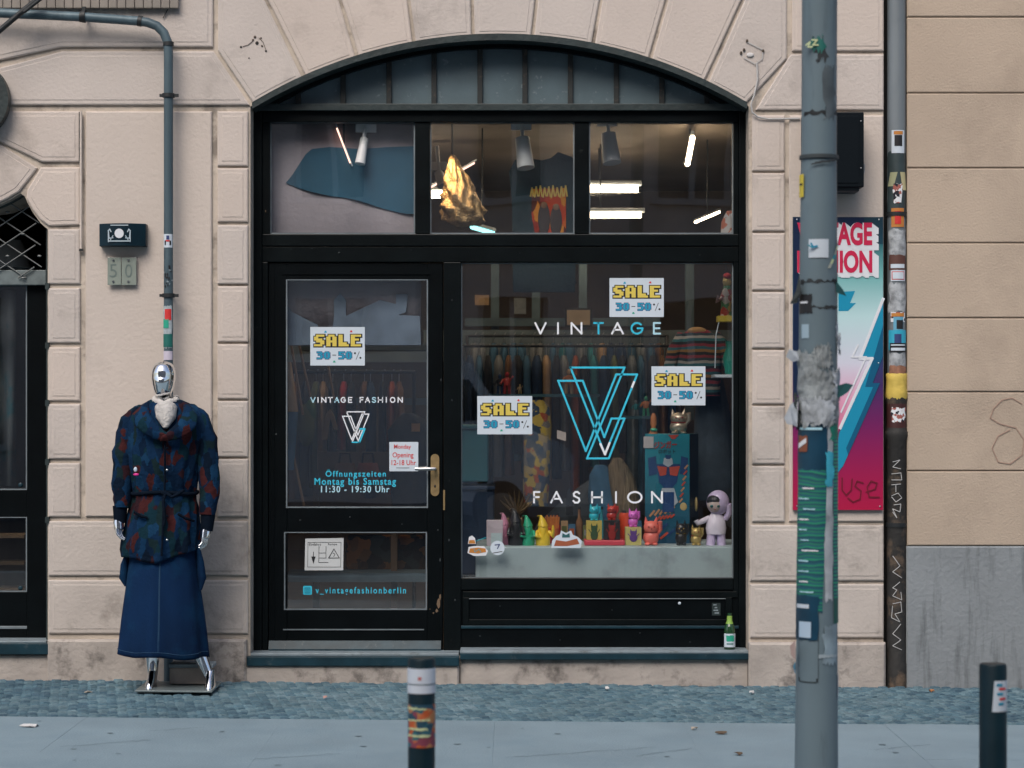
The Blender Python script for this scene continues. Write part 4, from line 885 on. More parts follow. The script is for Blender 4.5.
mb = MB(); mb.tube([(pcx(2.42), YQ, 2.412), (pcx(2.42), YQ, 2.424)], pr(2.41) + .0025, mat('weld_seam', (.04, .05, .055), .6), 40); mb.build('collar', pole)
mb = MB(); z = 7.2; mb.tube([(pcx(z), YQ, z), (pcx(z), YQ - .1, z + .35), (pcx(z), YQ - .6, z + .6), (pcx(z), YQ - 1.4, z + .65)], .035, pm, 12); mb.ell((pcx(z), YQ - 1.7, z + .63), (.14, .38, .07), pm); mb.build('lamp_head', pole)
def ps(a0, a1, y0, y1, m, lift=.001, name='sticker', label=None, **k):
    mb = MB(); Y = YQ - .065; kk = dict(rows=8); kk.update(k); wrap(mb, pcx, YQ, lambda z: pr(z) + lift, R(a0), R(a1), PZ(y1, Y), PZ(y0, Y), m, n=14, **kk); return mb.build(name, pole, label=label)
gpo = stripe_mat('green_striped_poster', [(.012, .08, .12), (.02, .22, .13), (.012, .10, .14), (.012, .07, .11), (.02, .25, .14), (.016, .11, .15), (.02, .19, .12)], .0415, 2, .5, wob=.035)
gpo2 = stripe_mat('green_striped_poster_fine', [(.012, .09, .13), (.02, .34, .19), (.012, .08, .13), (.03, .28, .2)], .024, 2, .5, wob=.006)
dkb = mat('dark_blue_poster', (.006, .045, .085), .4, var=.3, vscale=9); tpaper = mat('torn_paper', (.27, .30, .31), .85, var=.35, vscale=16, bump=1.0, bscale=22, stain=(.10, .12, .12), stain_amt=.7, stain_scale=14)
wpaper = mat('torn_white_paper', (.42, .46, .50), .85, var=.2, vscale=14, bump=.8, bscale=20, stain=(.12, .13, .13), stain_amt=.7, stain_scale=10)
ps(-88, 22, 425, 478, dkb, .002, 'poster_header', jag=.004, skew=.0, seed=2); ps(-88, 12, 470, 612, gpo, .0025, 'green_poster', jag=.004, seed=3, skew=.22, label='green and navy striped poster wrapped round the left side')
ps(-86, -4, 596, 640, dkb, .0035, 'poster_footer', jag=.003, seed=5); ps(-62, -24, 622, 638, mat('pale_code_label', (.42, .55, .68), .5), .005)
mb = MB(); Y = YQ - .078; wrap(mb, pcx, YQ, lambda z: pr(z) + .005, R(-75), R(-30), PZ(609, Y), PZ(605, Y), white_p); mb.build('poster_print', pole)
mb = MB()
for k in range(11):
    a = random.Random(k).uniform(-75, -50); y = 488 + k * 10.4; mb = MB(); wrap(mb, pcx, YQ, lambda z: pr(z) + .005, R(a), R(a + random.Random(k + 9).uniform(25, 50)), PZ(y + 1.3, Y), PZ(y, Y), vinyl_l if k % 3 else vinyl_w, jag=.001, seed=k); mb.build('poster_print', pole)
mb = MB(); wrap(mb, pcx, YQ, lambda z: pr(z) + .005, R(-68), R(4), PZ(430, Y), PZ(427.6, Y), vinyl_l)
mb.build('poster_print', pole)
mb = MB(); wrap(mb, pcx, YQ, lambda z: pr(z) + .005, R(-72), R(-38), PZ(452, Y), PZ(436, Y), mat('rust_print', (.22, .07, .035), .5), rows=4, jag=.002); wrap(mb, pcx, YQ, lambda z: pr(z) + .007, R(-70), R(-40), PZ(446, Y), PZ(441, Y), pwhite, tilt=.02); mb.build('poster_print', pole)
ps(30, 88, 398, 440, mat('emerald_poster', (.008, .22, .15), .5, var=.4, vscale=12), .003, 'green_poster', jag=.008, seed=7); ps(42, 89, 438, 600, gpo2, .003, 'green_poster', jag=.003, seed=8, label='finer striped green poster on the right side'); ps(44, 89, 598, 624, mat('dark_green_poster', (.008, .10, .08), .5), .003, 'green_poster')
ps(12, 42, 425, 600, wpaper, .0018, 'torn_paper', jag=.01, seed=12, rows=14); ps(14, 40, 452, 486, mat('cyan_paper', (.05, .42, .58), .6, var=.3, vscale=20), .0045, jag=.006, seed=13)
# crumpled layers of torn bills
def crumple(a0, a1, y0, y1, m, lift, seed, amp):
    rg = random.Random(seed); n, rows = 22, 12; vs = []; Y = YQ - .068; z0, z1 = PZ(y1, Y), PZ(y0, Y)
    for j in range(rows + 1):
        for k in range(n + 1):
            a = R(a0 + (a1 - a0) * k / n); z = z0 + (z1 - z0) * j / rows; e = min(k, n - k) / n * 2; ej = min(j, rows - j) / rows * 2
            nn = noise.noise(Vector((a * 3, z * 22, seed))) + .5 * noise.noise(Vector((a * 8, z * 50, seed)))
            if j in (0, rows): z += rg.uniform(-.012, .012)
            if k in (0, n): a += rg.uniform(-.15, .15)
            r_ = pr(z) + lift + amp * max(0, .35 + nn) * (1.3 - .5 * e)
            vs.append((pcx(z) + math.sin(a) * r_, YQ - math.cos(a) * r_, z))
    mb = MB(); mb.add(vs, [(j * (n + 1) + k, j * (n + 1) + k + 1, (j + 1) * (n + 1) + k + 1, (j + 1) * (n + 1) + k) for j in range(rows) for k in range(n)], m, False)
    o = mb.build('torn_paper', pole); so = o.modifiers.new('thickness', 'SOLIDIFY'); so.thickness = .0012; return o
crumple(-80, 88, 372, 425, tpaper, .002, 3, .0065); crumple(-60, 40, 398, 424, wpaper, .005, 5, .004); crumple(-85, -10, 352, 376, tpaper, .003, 8, .005); crumple(40, 100, 370, 398, wpaper, .004, 9, .007)
crumple(-20, 30, 345, 368, tpaper, .002, 14, .006); crumple(60, 95, 335, 352, wpaper, .003, 15, .012); crumple(-100, -60, 395, 428, mat('blackened_paper', (.04, .05, .05), .8, var=.3), .005, 17, .02)
def flap(pts, Y, m, lab=None):
    mb = MB(); vs = [P(x, y, Y + d) for x, y, d in pts]; n = len(vs); mb.add(vs, [tuple(range(n))], m); o = mb.build('torn_paper', pole); so = o.modifiers.new('thickness', 'SOLIDIFY'); so.thickness = .0015
flap([(797, 352, -.02), (789, 349, .01), (786, 357, .03), (793, 362, .0), (799, 360, -.03)], YQ - .02, wpaper)
flap([(798, 398, -.02), (790, 405, .01), (784, 418, .03), (787, 424, .02), (793, 425, 0), (797, 427, -.03)], YQ - .02, wpaper)
flap([(836, 386, -.02), (846, 383, .01), (853, 385, .03), (848, 392, .01), (842, 396, -.01), (836, 398, -.02)], YQ - .02, mat('dark_teal_scrap', (.02, .10, .10), .7))
flap([(836, 281, -.02), (843, 290, 0), (846, 296, .01), (840, 294, .0), (836, 292, -.02)], YQ - .02, mat('dark_teal_scrap', (.02, .10, .10), .7))
flap([(799, 276, -.02), (796, 290, .0), (790, 304, .02), (797, 303, .0), (801, 292, -.03)], YQ - .02, mat('blackened_paper', (.04, .05, .05), .8))
flap([(795, 640, -.03), (790, 646, 0), (791, 655, .0), (795, 660, -.02)], YQ - .04, mat('peach_scrap', (.5, .36, .32), .7)); flap([(795, 662, -.03), (793, 666, .0), (795, 674, -.01)], YQ - .04, pblue)
# stickers higher up
ps(-34, 6, 36, 51, mat('dark_green_sticker', (.01, .13, .11), .5), .002, jag=.012, seed=20, rows=3); mb = MB(); Y = YQ - .06
mb.stroke(pp([(806, 45), (810, 42), (808, 47), (812, 47)], Y), .005, YQ - pr(2.8) - .003, mat('lime_print', (.55, .62, .35), .6)); mb.stroke(pp([(812, 40), (817, 40), (813, 45), (818, 45)], Y), .005, YQ - pr(2.8) - .003, mat('lime_print', (.55, .62, .35), .6)); mb.build('sticker_print', pole)
grime = mat('black_grime', (.025, .03, .034), .8, var=.5, vscale=14)
ps(-16, 14, 49, 60, grime, .001, 'grime', jag=.012, seed=30, rows=3); ps(-60, 80, 110, 113.5, grime, .001, 'grime', jag=.006, seed=31, rows=2); ps(10, 50, 66, 118, mat('faint_grime', (.085, .11, .125), .7, var=.3, vscale=12), .001, 'grime', jag=.01, seed=32); ps(-30, 60, 160, 162, grime, .0045, 'grime', jag=.003, seed=34, tilt=.02)
ps(-89, -58, 173, 196, mat('yellow_smile', (.65, .52, .06), .5), .0025, label='round yellow sticker'); ps(-78, -62, 182, 184, black_i, .004)
ps(-38, 22, 239, 257.5, white_p, .002, label='white sticker with a small blue bird'); mb = MB(); Y = YQ - .066; mb.stroke(pp([(811, 243.5), (813, 247), (817, 246)], Y), .006, YQ - pr(2.1) - .0045, pblue); mb.stroke(pp([(808, 245), (812, 247.5)], Y), .004, YQ - pr(2.1) - .0045, pteal); mb.build('sticker_print', pole)
for k in range(6):
    ps(24 + k * 8, 34 + k * 8, 262 - k * 4.6, 268 - k * 4.6, (mat('holo_print', (.40, .42, .36), .4), mat('lime_print', (.55, .62, .35), .6), pteal)[k % 3], .002 + .0002 * k, rows=2, skew=.18)
ps(-80, -28, 294, 313, black_i, .002, label='round black sticker', rows=4, jag=.003); ps(-72, -40, 301, 303, pwhite, .0035, rows=1); ps(-64, -36, 324, 338, mat('pale_blue_dot', (.32, .44, .52), .6), .002); ps(-70, 70, 280, 283, grime, .001, 'grime', jag=.008, seed=41, rows=2); ps(-60, 72, 306, 308, grime, .001, 'grime', jag=.005, seed=42, rows=2)
ps(55, 80, 322, 340, wpaper, .002, 'torn_paper', jag=.006, seed=43)
# access hatch
mb = MB(); Y = YQ - .08
hl = [(-66, 640), (-66, 679), (-60, 683), (-10, 683), (-4, 679), (-4, 545)]
for (a, y), (b, y2) in zip(hl[:-1], hl[1:]):
    wrap(mb, pcx, YQ, lambda z: pr(z) + .0016, R(min(a, b) - (.8 if a == b else 0)), R(max(a, b) + (.8 if a == b else 0)), min(PZ(y, Y), PZ(y2, Y)) - (.002 if y == y2 else 0), max(PZ(y, Y), PZ(y2, Y)) + (.002 if y == y2 else 0), mat('hatch_gap', (.025, .035, .04), .7), rows=6)
mb.build('access_hatch', pole)
ps(8, 60, 626, 664, mat('translucent_tape', (.24, .32, .37), .35, var=.3, vscale=14), .002, 'tape', jag=.008, seed=50); ps(-4, 60, 655, 658, mat('pale_tape_edge', (.34, .41, .45), .4), .003, 'tape', jag=.002, seed=51)
ps(66, 78, 676, 700, wpaper, .002, 'torn_paper', jag=.004, seed=52)

# ------------------------------------------------------------------ bollards
def bollard(X, Y, zt, label):
    t = thing('bollard', label, 'bollard', (X, Y, GZ(X)), 'bollards along the kerb'); bm_ = mat('bollard_paint', (.0035, .018, .027), .45, spec=.2, var=.2, vscale=9, bump=.1)
    mb = MB(); g = GZ(X); mb.tube([(X, Y, g - .02), (X, Y, zt - .006), (X, Y, zt)], [.0375, .0375, .034], bm_, 32); mb.build('post', t)
    return t
YB = -6.2; sb = (YB - CAMY) / F
Xb = PX(421.5, YB); b1 = bollard(Xb, YB, PZ(658, YB), 'round dark bollard with a white reflective band, centre of the bottom edge'); Yf = YB - .037
mb = MB(); wrap(mb, Xb, YB, .039, R(-180), R(180), PZ(694, Yf), PZ(669, Yf), mat('reflective_white', (.62, .68, .76), .35), n=40); mb.build('reflective_band', b1)
mb = MB(); wrap(mb, Xb, YB, .0398, R(-180), R(180), PZ(685.3, Yf), PZ(684.3, Yf), zinc_m, n=40); wrap(mb, Xb, YB, .0398, R(-12), R(2), PZ(680.5, Yf), PZ(677, Yf), mat('faint_pink', (.5, .15, .15), .6), n=4); mb.build('band_seam', b1)
mb = MB(); wrap(mb, Xb, YB, .0392, R(-70), R(80), PZ(748, Yf), PZ(705, Yf), patch_mat('orange_navy_sticker', [(.03, .12, .16), (.48, .10, .03), (.02, .07, .11), (.50, .13, .05), (.03, .14, .17), (.22, .05, .08), (.45, .2, .08)], 48, .5), n=16, rows=4); mb.build('sticker', b1, label='sticker with orange and navy graffiti lettering')
mb = MB(); rg = random.Random(3)
for y in (708, 719.5, 728.5, 735): wrap(mb, Xb, YB, .0405, R(-60), R(rg.uniform(10, 60)), PZ(y + 2, Yf), PZ(y, Yf), mat('lime_print', (.55, .62, .35), .6), jag=.002, seed=int(y))
mb.build('sticker_print', b1)
Xb = PX(993, YB); b2 = bollard(Xb, YB, PZ(663.5, YB), 'plain dark bollard with one small white sticker, bottom right corner')
mb = MB(); wrap(mb, Xb, YB, .039, R(-12), R(62), PZ(712, Yf), PZ(681, Yf), white_p, n=10, rows=3, skew=.16); mb.build('sticker', b2)
mb = MB(); 
for y, a, b, m in ((684, 0, 28, pblue), (688, 10, 45, red_i), (693, 2, 30, pblue), (698, 12, 44, red_i), (703, 8, 34, pblue)): wrap(mb, Xb, YB, .0402, R(a), R(b), PZ(y + 2.2, Yf), PZ(y, Yf), m, jag=.001)
mb.build('sticker_print', b2)

# ------------------------------------------------------------------ notices on the glass
def sale(x0, y0, x1, y1, Y, label):
    mb = MB(); w = x1 - x0; h = y1 - y0; mb.pbox(x0, x1, y0, y1, Y, Y + .001, white_p); Yq = Y - .0008
    fx = lambda u: PX(x0 + u * w, Y); fz = lambda v: PZ(y0 + v * h, Y)
    pixtext(mb, 'SALE', fx(.07), fx(.93), fz(.50), fz(.20), Yq, yellow_i, black_i, .45)
    pixtext(mb, '30', fx(.12), fx(.36), fz(.83), fz(.64), Yq, blue_i, navy_i, .35); pixtext(mb, '50', fx(.52), fx(.76), fz(.83), fz(.64), Yq, blue_i, navy_i, .35)
    mb.stroke([(fx(.41), fz(.73)), (fx(.47), fz(.73))], .004, Yq, black_i)
    mb.stroke([(fx(.84), fz(.84)), (fx(.90), fz(.64))], .003, Yq, black_i)
    for u, v in ((.82, .68), (.92, .80)): mb.ell((fx(u), Yq, fz(v)), (.006, .001, .006), black_i, seg=8, rings=5)
    for u, v, m in ((.28, .125, blue_i), (.75, .115, red_i), (.44, .90, green_i)):
        mb.prism([(fx(u) - .008, fz(v) - .005), (fx(u) + .008, fz(v) - .005), (fx(u) + .004, fz(v) + .006), (fx(u) - .004, fz(v) + .006)], Yq, Yq + .0006, m)
    tag(mb.build('sale_sign', loc=(PX((x0 + x1) / 2, Y), Y, PZ(y1, Y))), label, 'sign', 'sale notices on the shop glass')
sale(310.3, 327, 364.8, 365.5, YD + .016, 'sale notice on the door glass')
sale(609.5, 278, 663.8, 317, YW - .004, 'topmost sale notice on the display window, above the word VINTAGE')
sale(651.5, 366.3, 705.4, 405.3, YW - .004, 'sale notice on the display window in front of the striped sweater')
sale(477.3, 396, 532.2, 434.3, YW - .004, 'sale notice at the left side of the display window')
t = thing('hours_notice', 'small white rounded notice with red writing behind the door handle', 'notice', (PX(404), YD, PZ(471)))
Y = YD + .015; mb = MB(); mb.pbox(389.3, 418.3, 442, 471.3, Y, Y + .0015, white_p); mb.build('card', t, bevel=.0007)
mb = MB(); tx(mb, 'Monday', 394, 411, 444.5, 450, Y - .001, red_i, .01); tx(mb, 'Opening', 392.5, 413.5, 452.3, 459, Y - .001, red_i, .01); tx(mb, '12-18 Uhr', 391.5, 416, 460, 465.2, Y - .001, red_i, .01)
mb.stroke(pp([(396.5, 467.8), (409, 467.8)], Y), .006, Y - .001, mat('grey_ink', (.3, .33, .36), .6)); mb.build('lettering', t)
t = thing('warning_notice', 'square white pictogram notice on the lower door pane', 'notice', (PX(324), YD, PZ(570)))
mb = MB(); mb.prism(pp([(305.3, 538.6), (343.6, 538), (343.2, 570.3), (304.6, 570.3)], Y), Y, Y + .0015, mat('off_white_card', (.55, .57, .58), .6, var=.05)); mb.build('card', t)
mb = MB(); k_ = .004; mb.stroke(pp([(308, 542.5), (341, 542.3), (340.6, 567), (307.6, 567)], Y), .0022, Y - .001, black_i, True)
mb.stroke(pp([(313.5, 552), (313.3, 563)], Y), .0035, Y - .001, black_i); mb.prism(pp([(311.3, 556.5), (315.6, 556.5), (313.4, 564)], Y), Y - .0015, Y - .0008, black_i)
mb.stroke(pp([(319, 546.5), (318.8, 562.5), (328, 562.5)], Y), k_ * .7, Y - .001, black_i); mb.stroke(pp([(326, 546.5), (326, 558), (319, 558)], Y), k_ * .7, Y - .001, black_i); mb.stroke(pp([(319, 553), (326, 553)], Y), k_ * .7, Y - .001, black_i)
mb.stroke(pp([(334, 549), (339.3, 558), (328.6, 558)], Y), k_, Y - .001, black_i, True); mb.stroke(pp([(333, 553), (335, 554), (333.8, 556.5)], Y), .003, Y - .001, black_i)
tx(mb, 'Einfahrt', 309, 321, 543.2, 545.6, Y - .001, black_i, 0); tx(mb, 'Rampe', 328, 337, 543.2, 545.8, Y - .001, black_i, 0); mb.build('print', t)
# stickers on the inside of the window
mb = MB(); Y = YW - .004
mb.prism(pp([(551.5, 548), (552, 541), (556, 536), (560, 534.5), (561, 530.5), (566, 533), (571, 530.5), (573, 535), (578, 537), (582, 541), (580.5, 548)], Y), Y, Y + .001, white_p)
mb.prism(pp([(562, 537.5), (562.5, 533), (566, 535), (569.5, 533), (570, 537.5)], Y), Y - .001, Y - .0003, mat('dark_teal_ink', (.02, .10, .11), .5))
mb.prism(pp([(554, 546), (556, 540), (566, 541.5), (577, 538.5), (579.5, 544), (567, 546)], Y), Y - .001, Y - .0003, mat('brick_ink', (.32, .09, .04), .5))
mb.text('COMICS', PX(556.5, Y), PX(577, Y), PZ(545.2, Y), PZ(541.3, Y), Y - .0015, black_i, .01) if False else None
tag(mb.build('cloud_sticker'), 'white cloud shaped sticker with a brick red banner low on the display glass', 'sticker')
mb = MB(); cyx = [(PX(497.5, Y) + .042 * math.cos(R(a)), PZ(548, Y) + .042 * math.sin(R(a))) for a in range(0, 360, 20)]; mb.prism(cyx, Y - .002, Y - .001, white_p)
mb.stroke(pp([(493, 553), (502, 551.5)], Y), .004, Y - .003, black_i); mb.stroke(pp([(495, 545), (499.5, 544.5), (497.5, 548.5)], Y), .006, Y - .003, navy_i); tag(mb.build('round_sticker'), 'small round white sticker low at the left of the display window', 'sticker')
mb = MB(); og = mat('orange_print', (.5, .2, .04), .5); wv = pwhite
mb.prism(pp([(467.5, 553), (468.5, 547), (474, 546), (484, 546), (488, 551), (486, 555.5), (474, 556)], Y), Y, Y + .001, wv)
mb.prism(pp([(469, 552.5), (470, 548.5), (478, 547.5), (485.5, 548.5), (486, 552), (478, 553.5)], Y), Y - .001, Y - .0003, og); mb.prism(pp([(468, 544), (469, 537), (472, 535.5), (475, 538), (476, 544)], Y), Y - .001, Y, wv)
mb.prism(pp([(468.5, 543.5), (469.5, 540), (474.5, 540), (475.5, 543.5)], Y), Y - .002, Y - .0013, og); mb.stroke(pp([(476, 541), (486, 537.5)], Y), .004, Y - .001, pteal)
mb.stroke(pp([(474, 549), (475, 552), (479, 549), (481, 552.4)], Y), .0035, Y - .002, pteal)
tag(mb.build('bottle_sticker'), 'orange and white sticker in the lower left corner of the display window', 'sticker')
# beer bottle on the sill
Xc, Yc, Zc = PX(731), .08, PZ(651.6, .06)
t = thing('beer_bottle', 'green glass beer bottle with a white label at the right end of the window sill', 'bottle', (Xc, Yc, Zc)); gm = mat('bottle_green', (.015, .055, .02), .12, coat=.5)
mb = MB(); H = PZ(611) - PZ(649.5); prof = [(0, .030), (.005, .0325), (.56, .0325), (.66, .028), (.74, .018), (.80, .0145), (.97, .0135), (1.0, .0145)]
mb.loft([(Xc, Yc, Zc + a * H, r_, r_) for a, r_ in prof], gm, 20); mb.build('body', t)
mb = MB(); wrap(mb, Xc, Yc, .0333, R(-75), R(75), Zc + .12 * H, Zc + .47 * H, white_p, n=12); mb.build('label', t)
mb = MB(); wrap(mb, Xc, Yc, .0340, R(-40), R(40), Zc + .27 * H, Zc + .42 * H, green_i, n=8, jag=.003); wrap(mb, Xc, Yc, .0340, R(-35), R(35), Zc + .19 * H, Zc + .22 * H, mat('dark_green_sticker', (.01, .13, .11), .5), n=8); mb.build('label_print', t)
mb = MB(); mb.loft([(Xc, Yc, Zc + a * H, r_, r_) for a, r_ in ((.72, .0215), (.80, .0160), (.93, .0150))], mat('lime_foil', (.25, .42, .08), .4), 20, cap=False); mb.build('neck_foil', t)
# ------------------------------------------------------------------ mannequin
YM = -.40; q = lambda x, y, Y=YM: P(x, y, Y); S = (YM - CAMY) / F; gx = GZ(-1.93)
mq = thing('mannequin', 'chrome headed mannequin in navy and rust patterned jacket and long denim skirt', 'mannequin', (PX(163, YM), YM, gx))
mb = MB(); cx, zc_ = PX(163.3, YM), PZ(380, YM)
def hd(t, i):
    front = max(0, -math.sin(t)); u = i / 15
    side = abs(math.cos(t))
    k = 1.0
    k += .10 * front ** 14 * math.exp(-((u - .42) / .10) ** 2)            # nose
    k -= .07 * front ** 3 * math.exp(-((u - .60) / .07) ** 2)             # eye hollow
    k += .03 * front ** 8 * math.exp(-((u - .24) / .04) ** 2)             # lips
    k += .05 * front ** 5 * math.exp(-((u - .08) / .07) ** 2)
    return k
rings = []
for i in range(16):
    u = i / 15; z = PZ(398.5, YM) + u * .208
    a = math.sqrt(max(.0, 1 - (2 * u - 1) ** 2)); w = (.068 * (a ** .6)) * (.80 + .22 * min(1, u * 1.5)) if 0 < i < 15 else .012
    rings.append((cx, YM - .012 + .018 * u, z, w, w * 1.32))
mb.loft(rings, chrome_m, 32, fn=hd)
mb.loft([(cx, YM + .01, PZ(425, YM), .085, .06), (cx, YM + .01, PZ(412, YM), .05, .045), (cx, YM + .008, PZ(402, YM), .041, .043), (cx, YM + .005, PZ(392, YM), .043, .046)], chrome_m, 24)
for (hx, kx, fx, sgn) in ((150, 152, 152.5, -1), (176, 191, 210.5, 1)):
    pts = [q(hx, 560), q((hx + kx) / 2, 600), q(kx, 630), q(kx + (fx - kx) * .42, 653), q(fx, 680, YM - .02), q(fx, 686, YM - .03)]
    mb.tube(pts, [.085, .065, .048, .042, .024, .026], chrome_m, 20)
    f0 = q(fx, 686.5, YM - .02); mb.loft([(f0.x + sgn * .004, f0.y - .03, gx + .018, .030, .085), (f0.x + sgn * .004, f0.y - .03, gx + .035, .029, .080), (f0.x, f0.y - .01, gx + .075, .024, .045), (f0.x, f0.y, gx + .11, .023, .028)], chrome_m, 20)
mb.loft([(cx, YM, PZ(575, YM), .15, .10), (cx, YM, PZ(540, YM), .165, .115), (cx, YM, PZ(495, YM), .115, .09), (cx, YM, PZ(445, YM), .15, .10), (cx, YM, PZ(420, YM), .13, .07)], chrome_m, 24)
mb.build('body', mq)
# hands
for nm, wx, wy, sgn in (('l', 118.5, 516, -1), ('r', 206.5, 525, 1)):
    mb = MB(); w0 = q(wx, wy, YM - .06); d = Vector((sgn * -.08, -.25, -1)).normalized()
    mb.tube([w0 + Vector((0, 0, .06)), w0, w0 + d * .04, w0 + d * .075], [.024, .022, .030, .026], chrome_m, 12)
    base = w0 + d * .072; side = Vector((-.35, -.9, .1)).normalized()
    for k, L in enumerate((.062, .070, .066, .052)):
        b0 = base + side * (k - 1.5) * .0155; c1 = b0 + d * L * .45; c2 = c1 + (d + Vector((-sgn * .5, -.1, 0))).normalized() * L * .35; c3 = c2 + (d * .5 + Vector((-sgn * .9, 0, 0))).normalized() * L * .25
        mb.tube([b0, c1, c2, c3], [.0078, .0072, .0066, .005], chrome_m, 8)
    th = w0 + d * .02 + side * -.02; mb.tube([th, th + side * -.018 + d * .02, th + side * -.02 + d * .048], [.010, .009, .006], chrome_m, 8)
    mb.build('hand', mq)
jk = patch_mat('navy_rust_jacket_cloth', [(.003, .018, .050), (.004, .026, .068), (.046, .012, .013), (.002, .012, .034), (.004, .022, .034), (.004, .022, .060), (.003, .015, .040), (.024, .009, .013), (.006, .034, .080), (.002, .008, .020), (.006, .018, .022)], 19, .95, (1.3, 1.3, .75), bump=.6)
jd = mat('jacket_dark_trim', (.002, .006, .014), .9, spec=.1, var=.3, vscale=10, bump=.4)
def fold(amp, f1, f2, sd):
    def fn(t, i): return 1 + amp * math.sin(f1 * t + sd + .25 * i) * .6 + amp * .7 * math.sin(f2 * t + sd * 2 - .4 * i) + amp * .8 * noise.noise(Vector((math.cos(t) * 2, math.sin(t) * 2, i * .45 + sd)))
    return fn
mb = MB()
def ring(xl, xr, y, ry, dy=0): return ((PX(xl, YM) + PX(xr, YM)) / 2, YM + dy, PZ(y, YM), (PX(xr, YM) - PX(xl, YM)) / 2, ry)
prof = [(121, 201, 556, .165), (121, 200, 549, .168), (124, 200, 535, .165), (127, 199, 520, .155), (130, 198, 507, .14), (132, 196, 498, .125), (132.5, 196, 492, .120), (131, 197, 485, .132), (129, 199, 470, .15), (127, 202, 452, .155), (126, 205, 435, .148), (127, 205.5, 422, .132), (131, 202, 413, .115), (140, 194, 405.5, .095), (150, 181, 400, .072)]
rings = []
for k in range(len(prof) - 1):
    a, b = prof[k], prof[k + 1]
    for j in range(3): u = j / 3; rings.append(ring(*[a[i] + (b[i] - a[i]) * u for i in range(4)]))
rings.append(ring(*prof[-1]))
ff = fold(.042, 9, 17, 1.3)
def tf(t, i):
    k = ff(t, i * .5); h = max(0, 1 - i / 6)
    dz = 0
    if i < 8:
        fr = max(0, -math.sin(t)); dz = -(.030 * fr ** 2 * math.exp(-((math.cos(t) + .05) / .5) ** 2) - .045 * max(0, math.cos(t)) * (1 - .3 * fr)) * (1 - i / 8)
    g = 1 if not (14 < i < 22) else 1 + .012 * math.sin(26 * t)
    return (k * g, dz)
mb.loft(rings, jk, 72, cap=False, fn=tf); jt = mb.build('jacket', mq); so = jt.modifiers.new('thickness', 'SOLIDIFY'); so.thickness = .004
def sleeve(pts, rad, sd):
    mb = MB(); n = 14; P3 = []; R3 = []
    for k in range(len(pts) - 1):
        for j in range(4):
            u = j / 4; P3.append(pts[k].lerp(pts[k + 1], u)); R3.append((rad[k] + (rad[k + 1] - rad[k]) * u) * (1 + .03 * math.sin((k * 4 + j) * 2.3 + sd)))
    P3.append(pts[-1]); R3.append(rad[-1]); o = len(mb.v); mb.tube(P3, R3, jk, 28)
    for v in mb.v:
        nn = noise.noise(v * 14 + Vector((sd, 0, 0))) * .010 + noise.noise(v * 30) * .004; v.x += nn; v.y += nn * .8
    return mb
m1 = sleeve([q(150, 409, YM + .02), q(140, 413, YM + .01), q(131, 422, YM), q(125.5, 440, YM - .01), q(122.5, 465, YM - .02), q(122, 490, YM - .04), q(122, 508, YM - .055)], [.030, .048, .060, .060, .056, .052, .044], 1); m1.build('sleeve', mq)
m1 = sleeve([q(180, 408, YM + .02), q(190, 412, YM + .01), q(199, 420, YM), q(206, 440, YM - .01), q(208.5, 466, YM - .02), q(209, 492, YM - .04), q(207.5, 515, YM - .055)], [.030, .050, .062, .062, .058, .054, .046], 5); m1.build('sleeve', mq)
for a, b in ((q(120.2, 506, YM - .054), q(120.0, 523, YM - .062)), (q(208.2, 513, YM - .054), q(206.8, 531, YM - .062))):
    mb = MB(); mb.tube([a, a.lerp(b, .5), b], [.041, .037, .033], jd, 18); mb.build('cuff', mq, bevel=.004)
mb = MB()
inn = [(168, 434, -.180), (157, 425, -.168), (150, 415, -.135), (148.5, 407, -.075), (151, 401, -.01), (157, 398.5, .05), (165, 398, .075), (173, 398.5, .05), (180, 401, -.01), (183.5, 407, -.075), (182, 415, -.135), (175, 426, -.170), (163, 436, -.186)]
outr = [(170, 441, -.186), (152, 438, -.178), (138, 428, -.160), (134.5, 417, -.125), (141, 407, -.04), (152, 402, .06), (165, 400, .10), (178, 402, .06), (191, 407, -.04), (197, 417, -.125), (194, 429, -.160), (180, 438, -.180), (160, 441, -.190)]
def cr(L, t):
    n = len(L) - 1; x = t * n; i = min(int(x), n - 1); u = x - i; p = [L[max(0, i - 1)], L[i], L[i + 1], L[min(n, i + 2)]]
    return [.5 * (2 * p[1][k] + (p[2][k] - p[0][k]) * u + (2 * p[0][k] - 5 * p[1][k] + 4 * p[2][k] - p[3][k]) * u * u + (3 * p[1][k] - p[0][k] - 3 * p[2][k] + p[3][k]) * u ** 3) for k in range(3)]
NC, NR = 60, 8; vs = []
for i in range(NC + 1):
    t = i / NC; A = cr(inn, t); B_ = cr(outr, t)
    for j in range(NR + 1):
        u = j / NR; x, y, d = [A[k] + (B_[k] - A[k]) * u for k in range(3)]
        bul = math.sin(math.pi * min(1, u * 1.05)) ; v = q(x, y - 1.2 * bul, YM + d - .016 * bul - .012); v += Vector((0, 0, .004 * noise.noise(Vector((t * 9, u * 3, 2))))); vs.append(v)
mb.add(vs, [(i * (NR + 1) + j, i * (NR + 1) + j + 1, (i + 1) * (NR + 1) + j + 1, (i + 1) * (NR + 1) + j) for i in range(NC) for j in range(NR)], jk, True)
co_ = mb.build('collar', mq); so = co_.modifiers.new('thickness', 'SOLIDIFY'); so.thickness = .008; so.offset = 0
mb = MB()
mb = MB()      # placket, belt with tied ends, pocket flaps
pl = [q(164.5, 431, YM - .172), q(165, 445, YM - .176), q(165, 465, YM - .172), q(164.5, 492, YM - .142), q(163.5, 510, YM - .168), q(162.5, 535, YM - .188), q(161.5, 556, YM - .192)]
mb.tube(pl, [.006] * 7, jd, 8); mb.build('placket', mq)
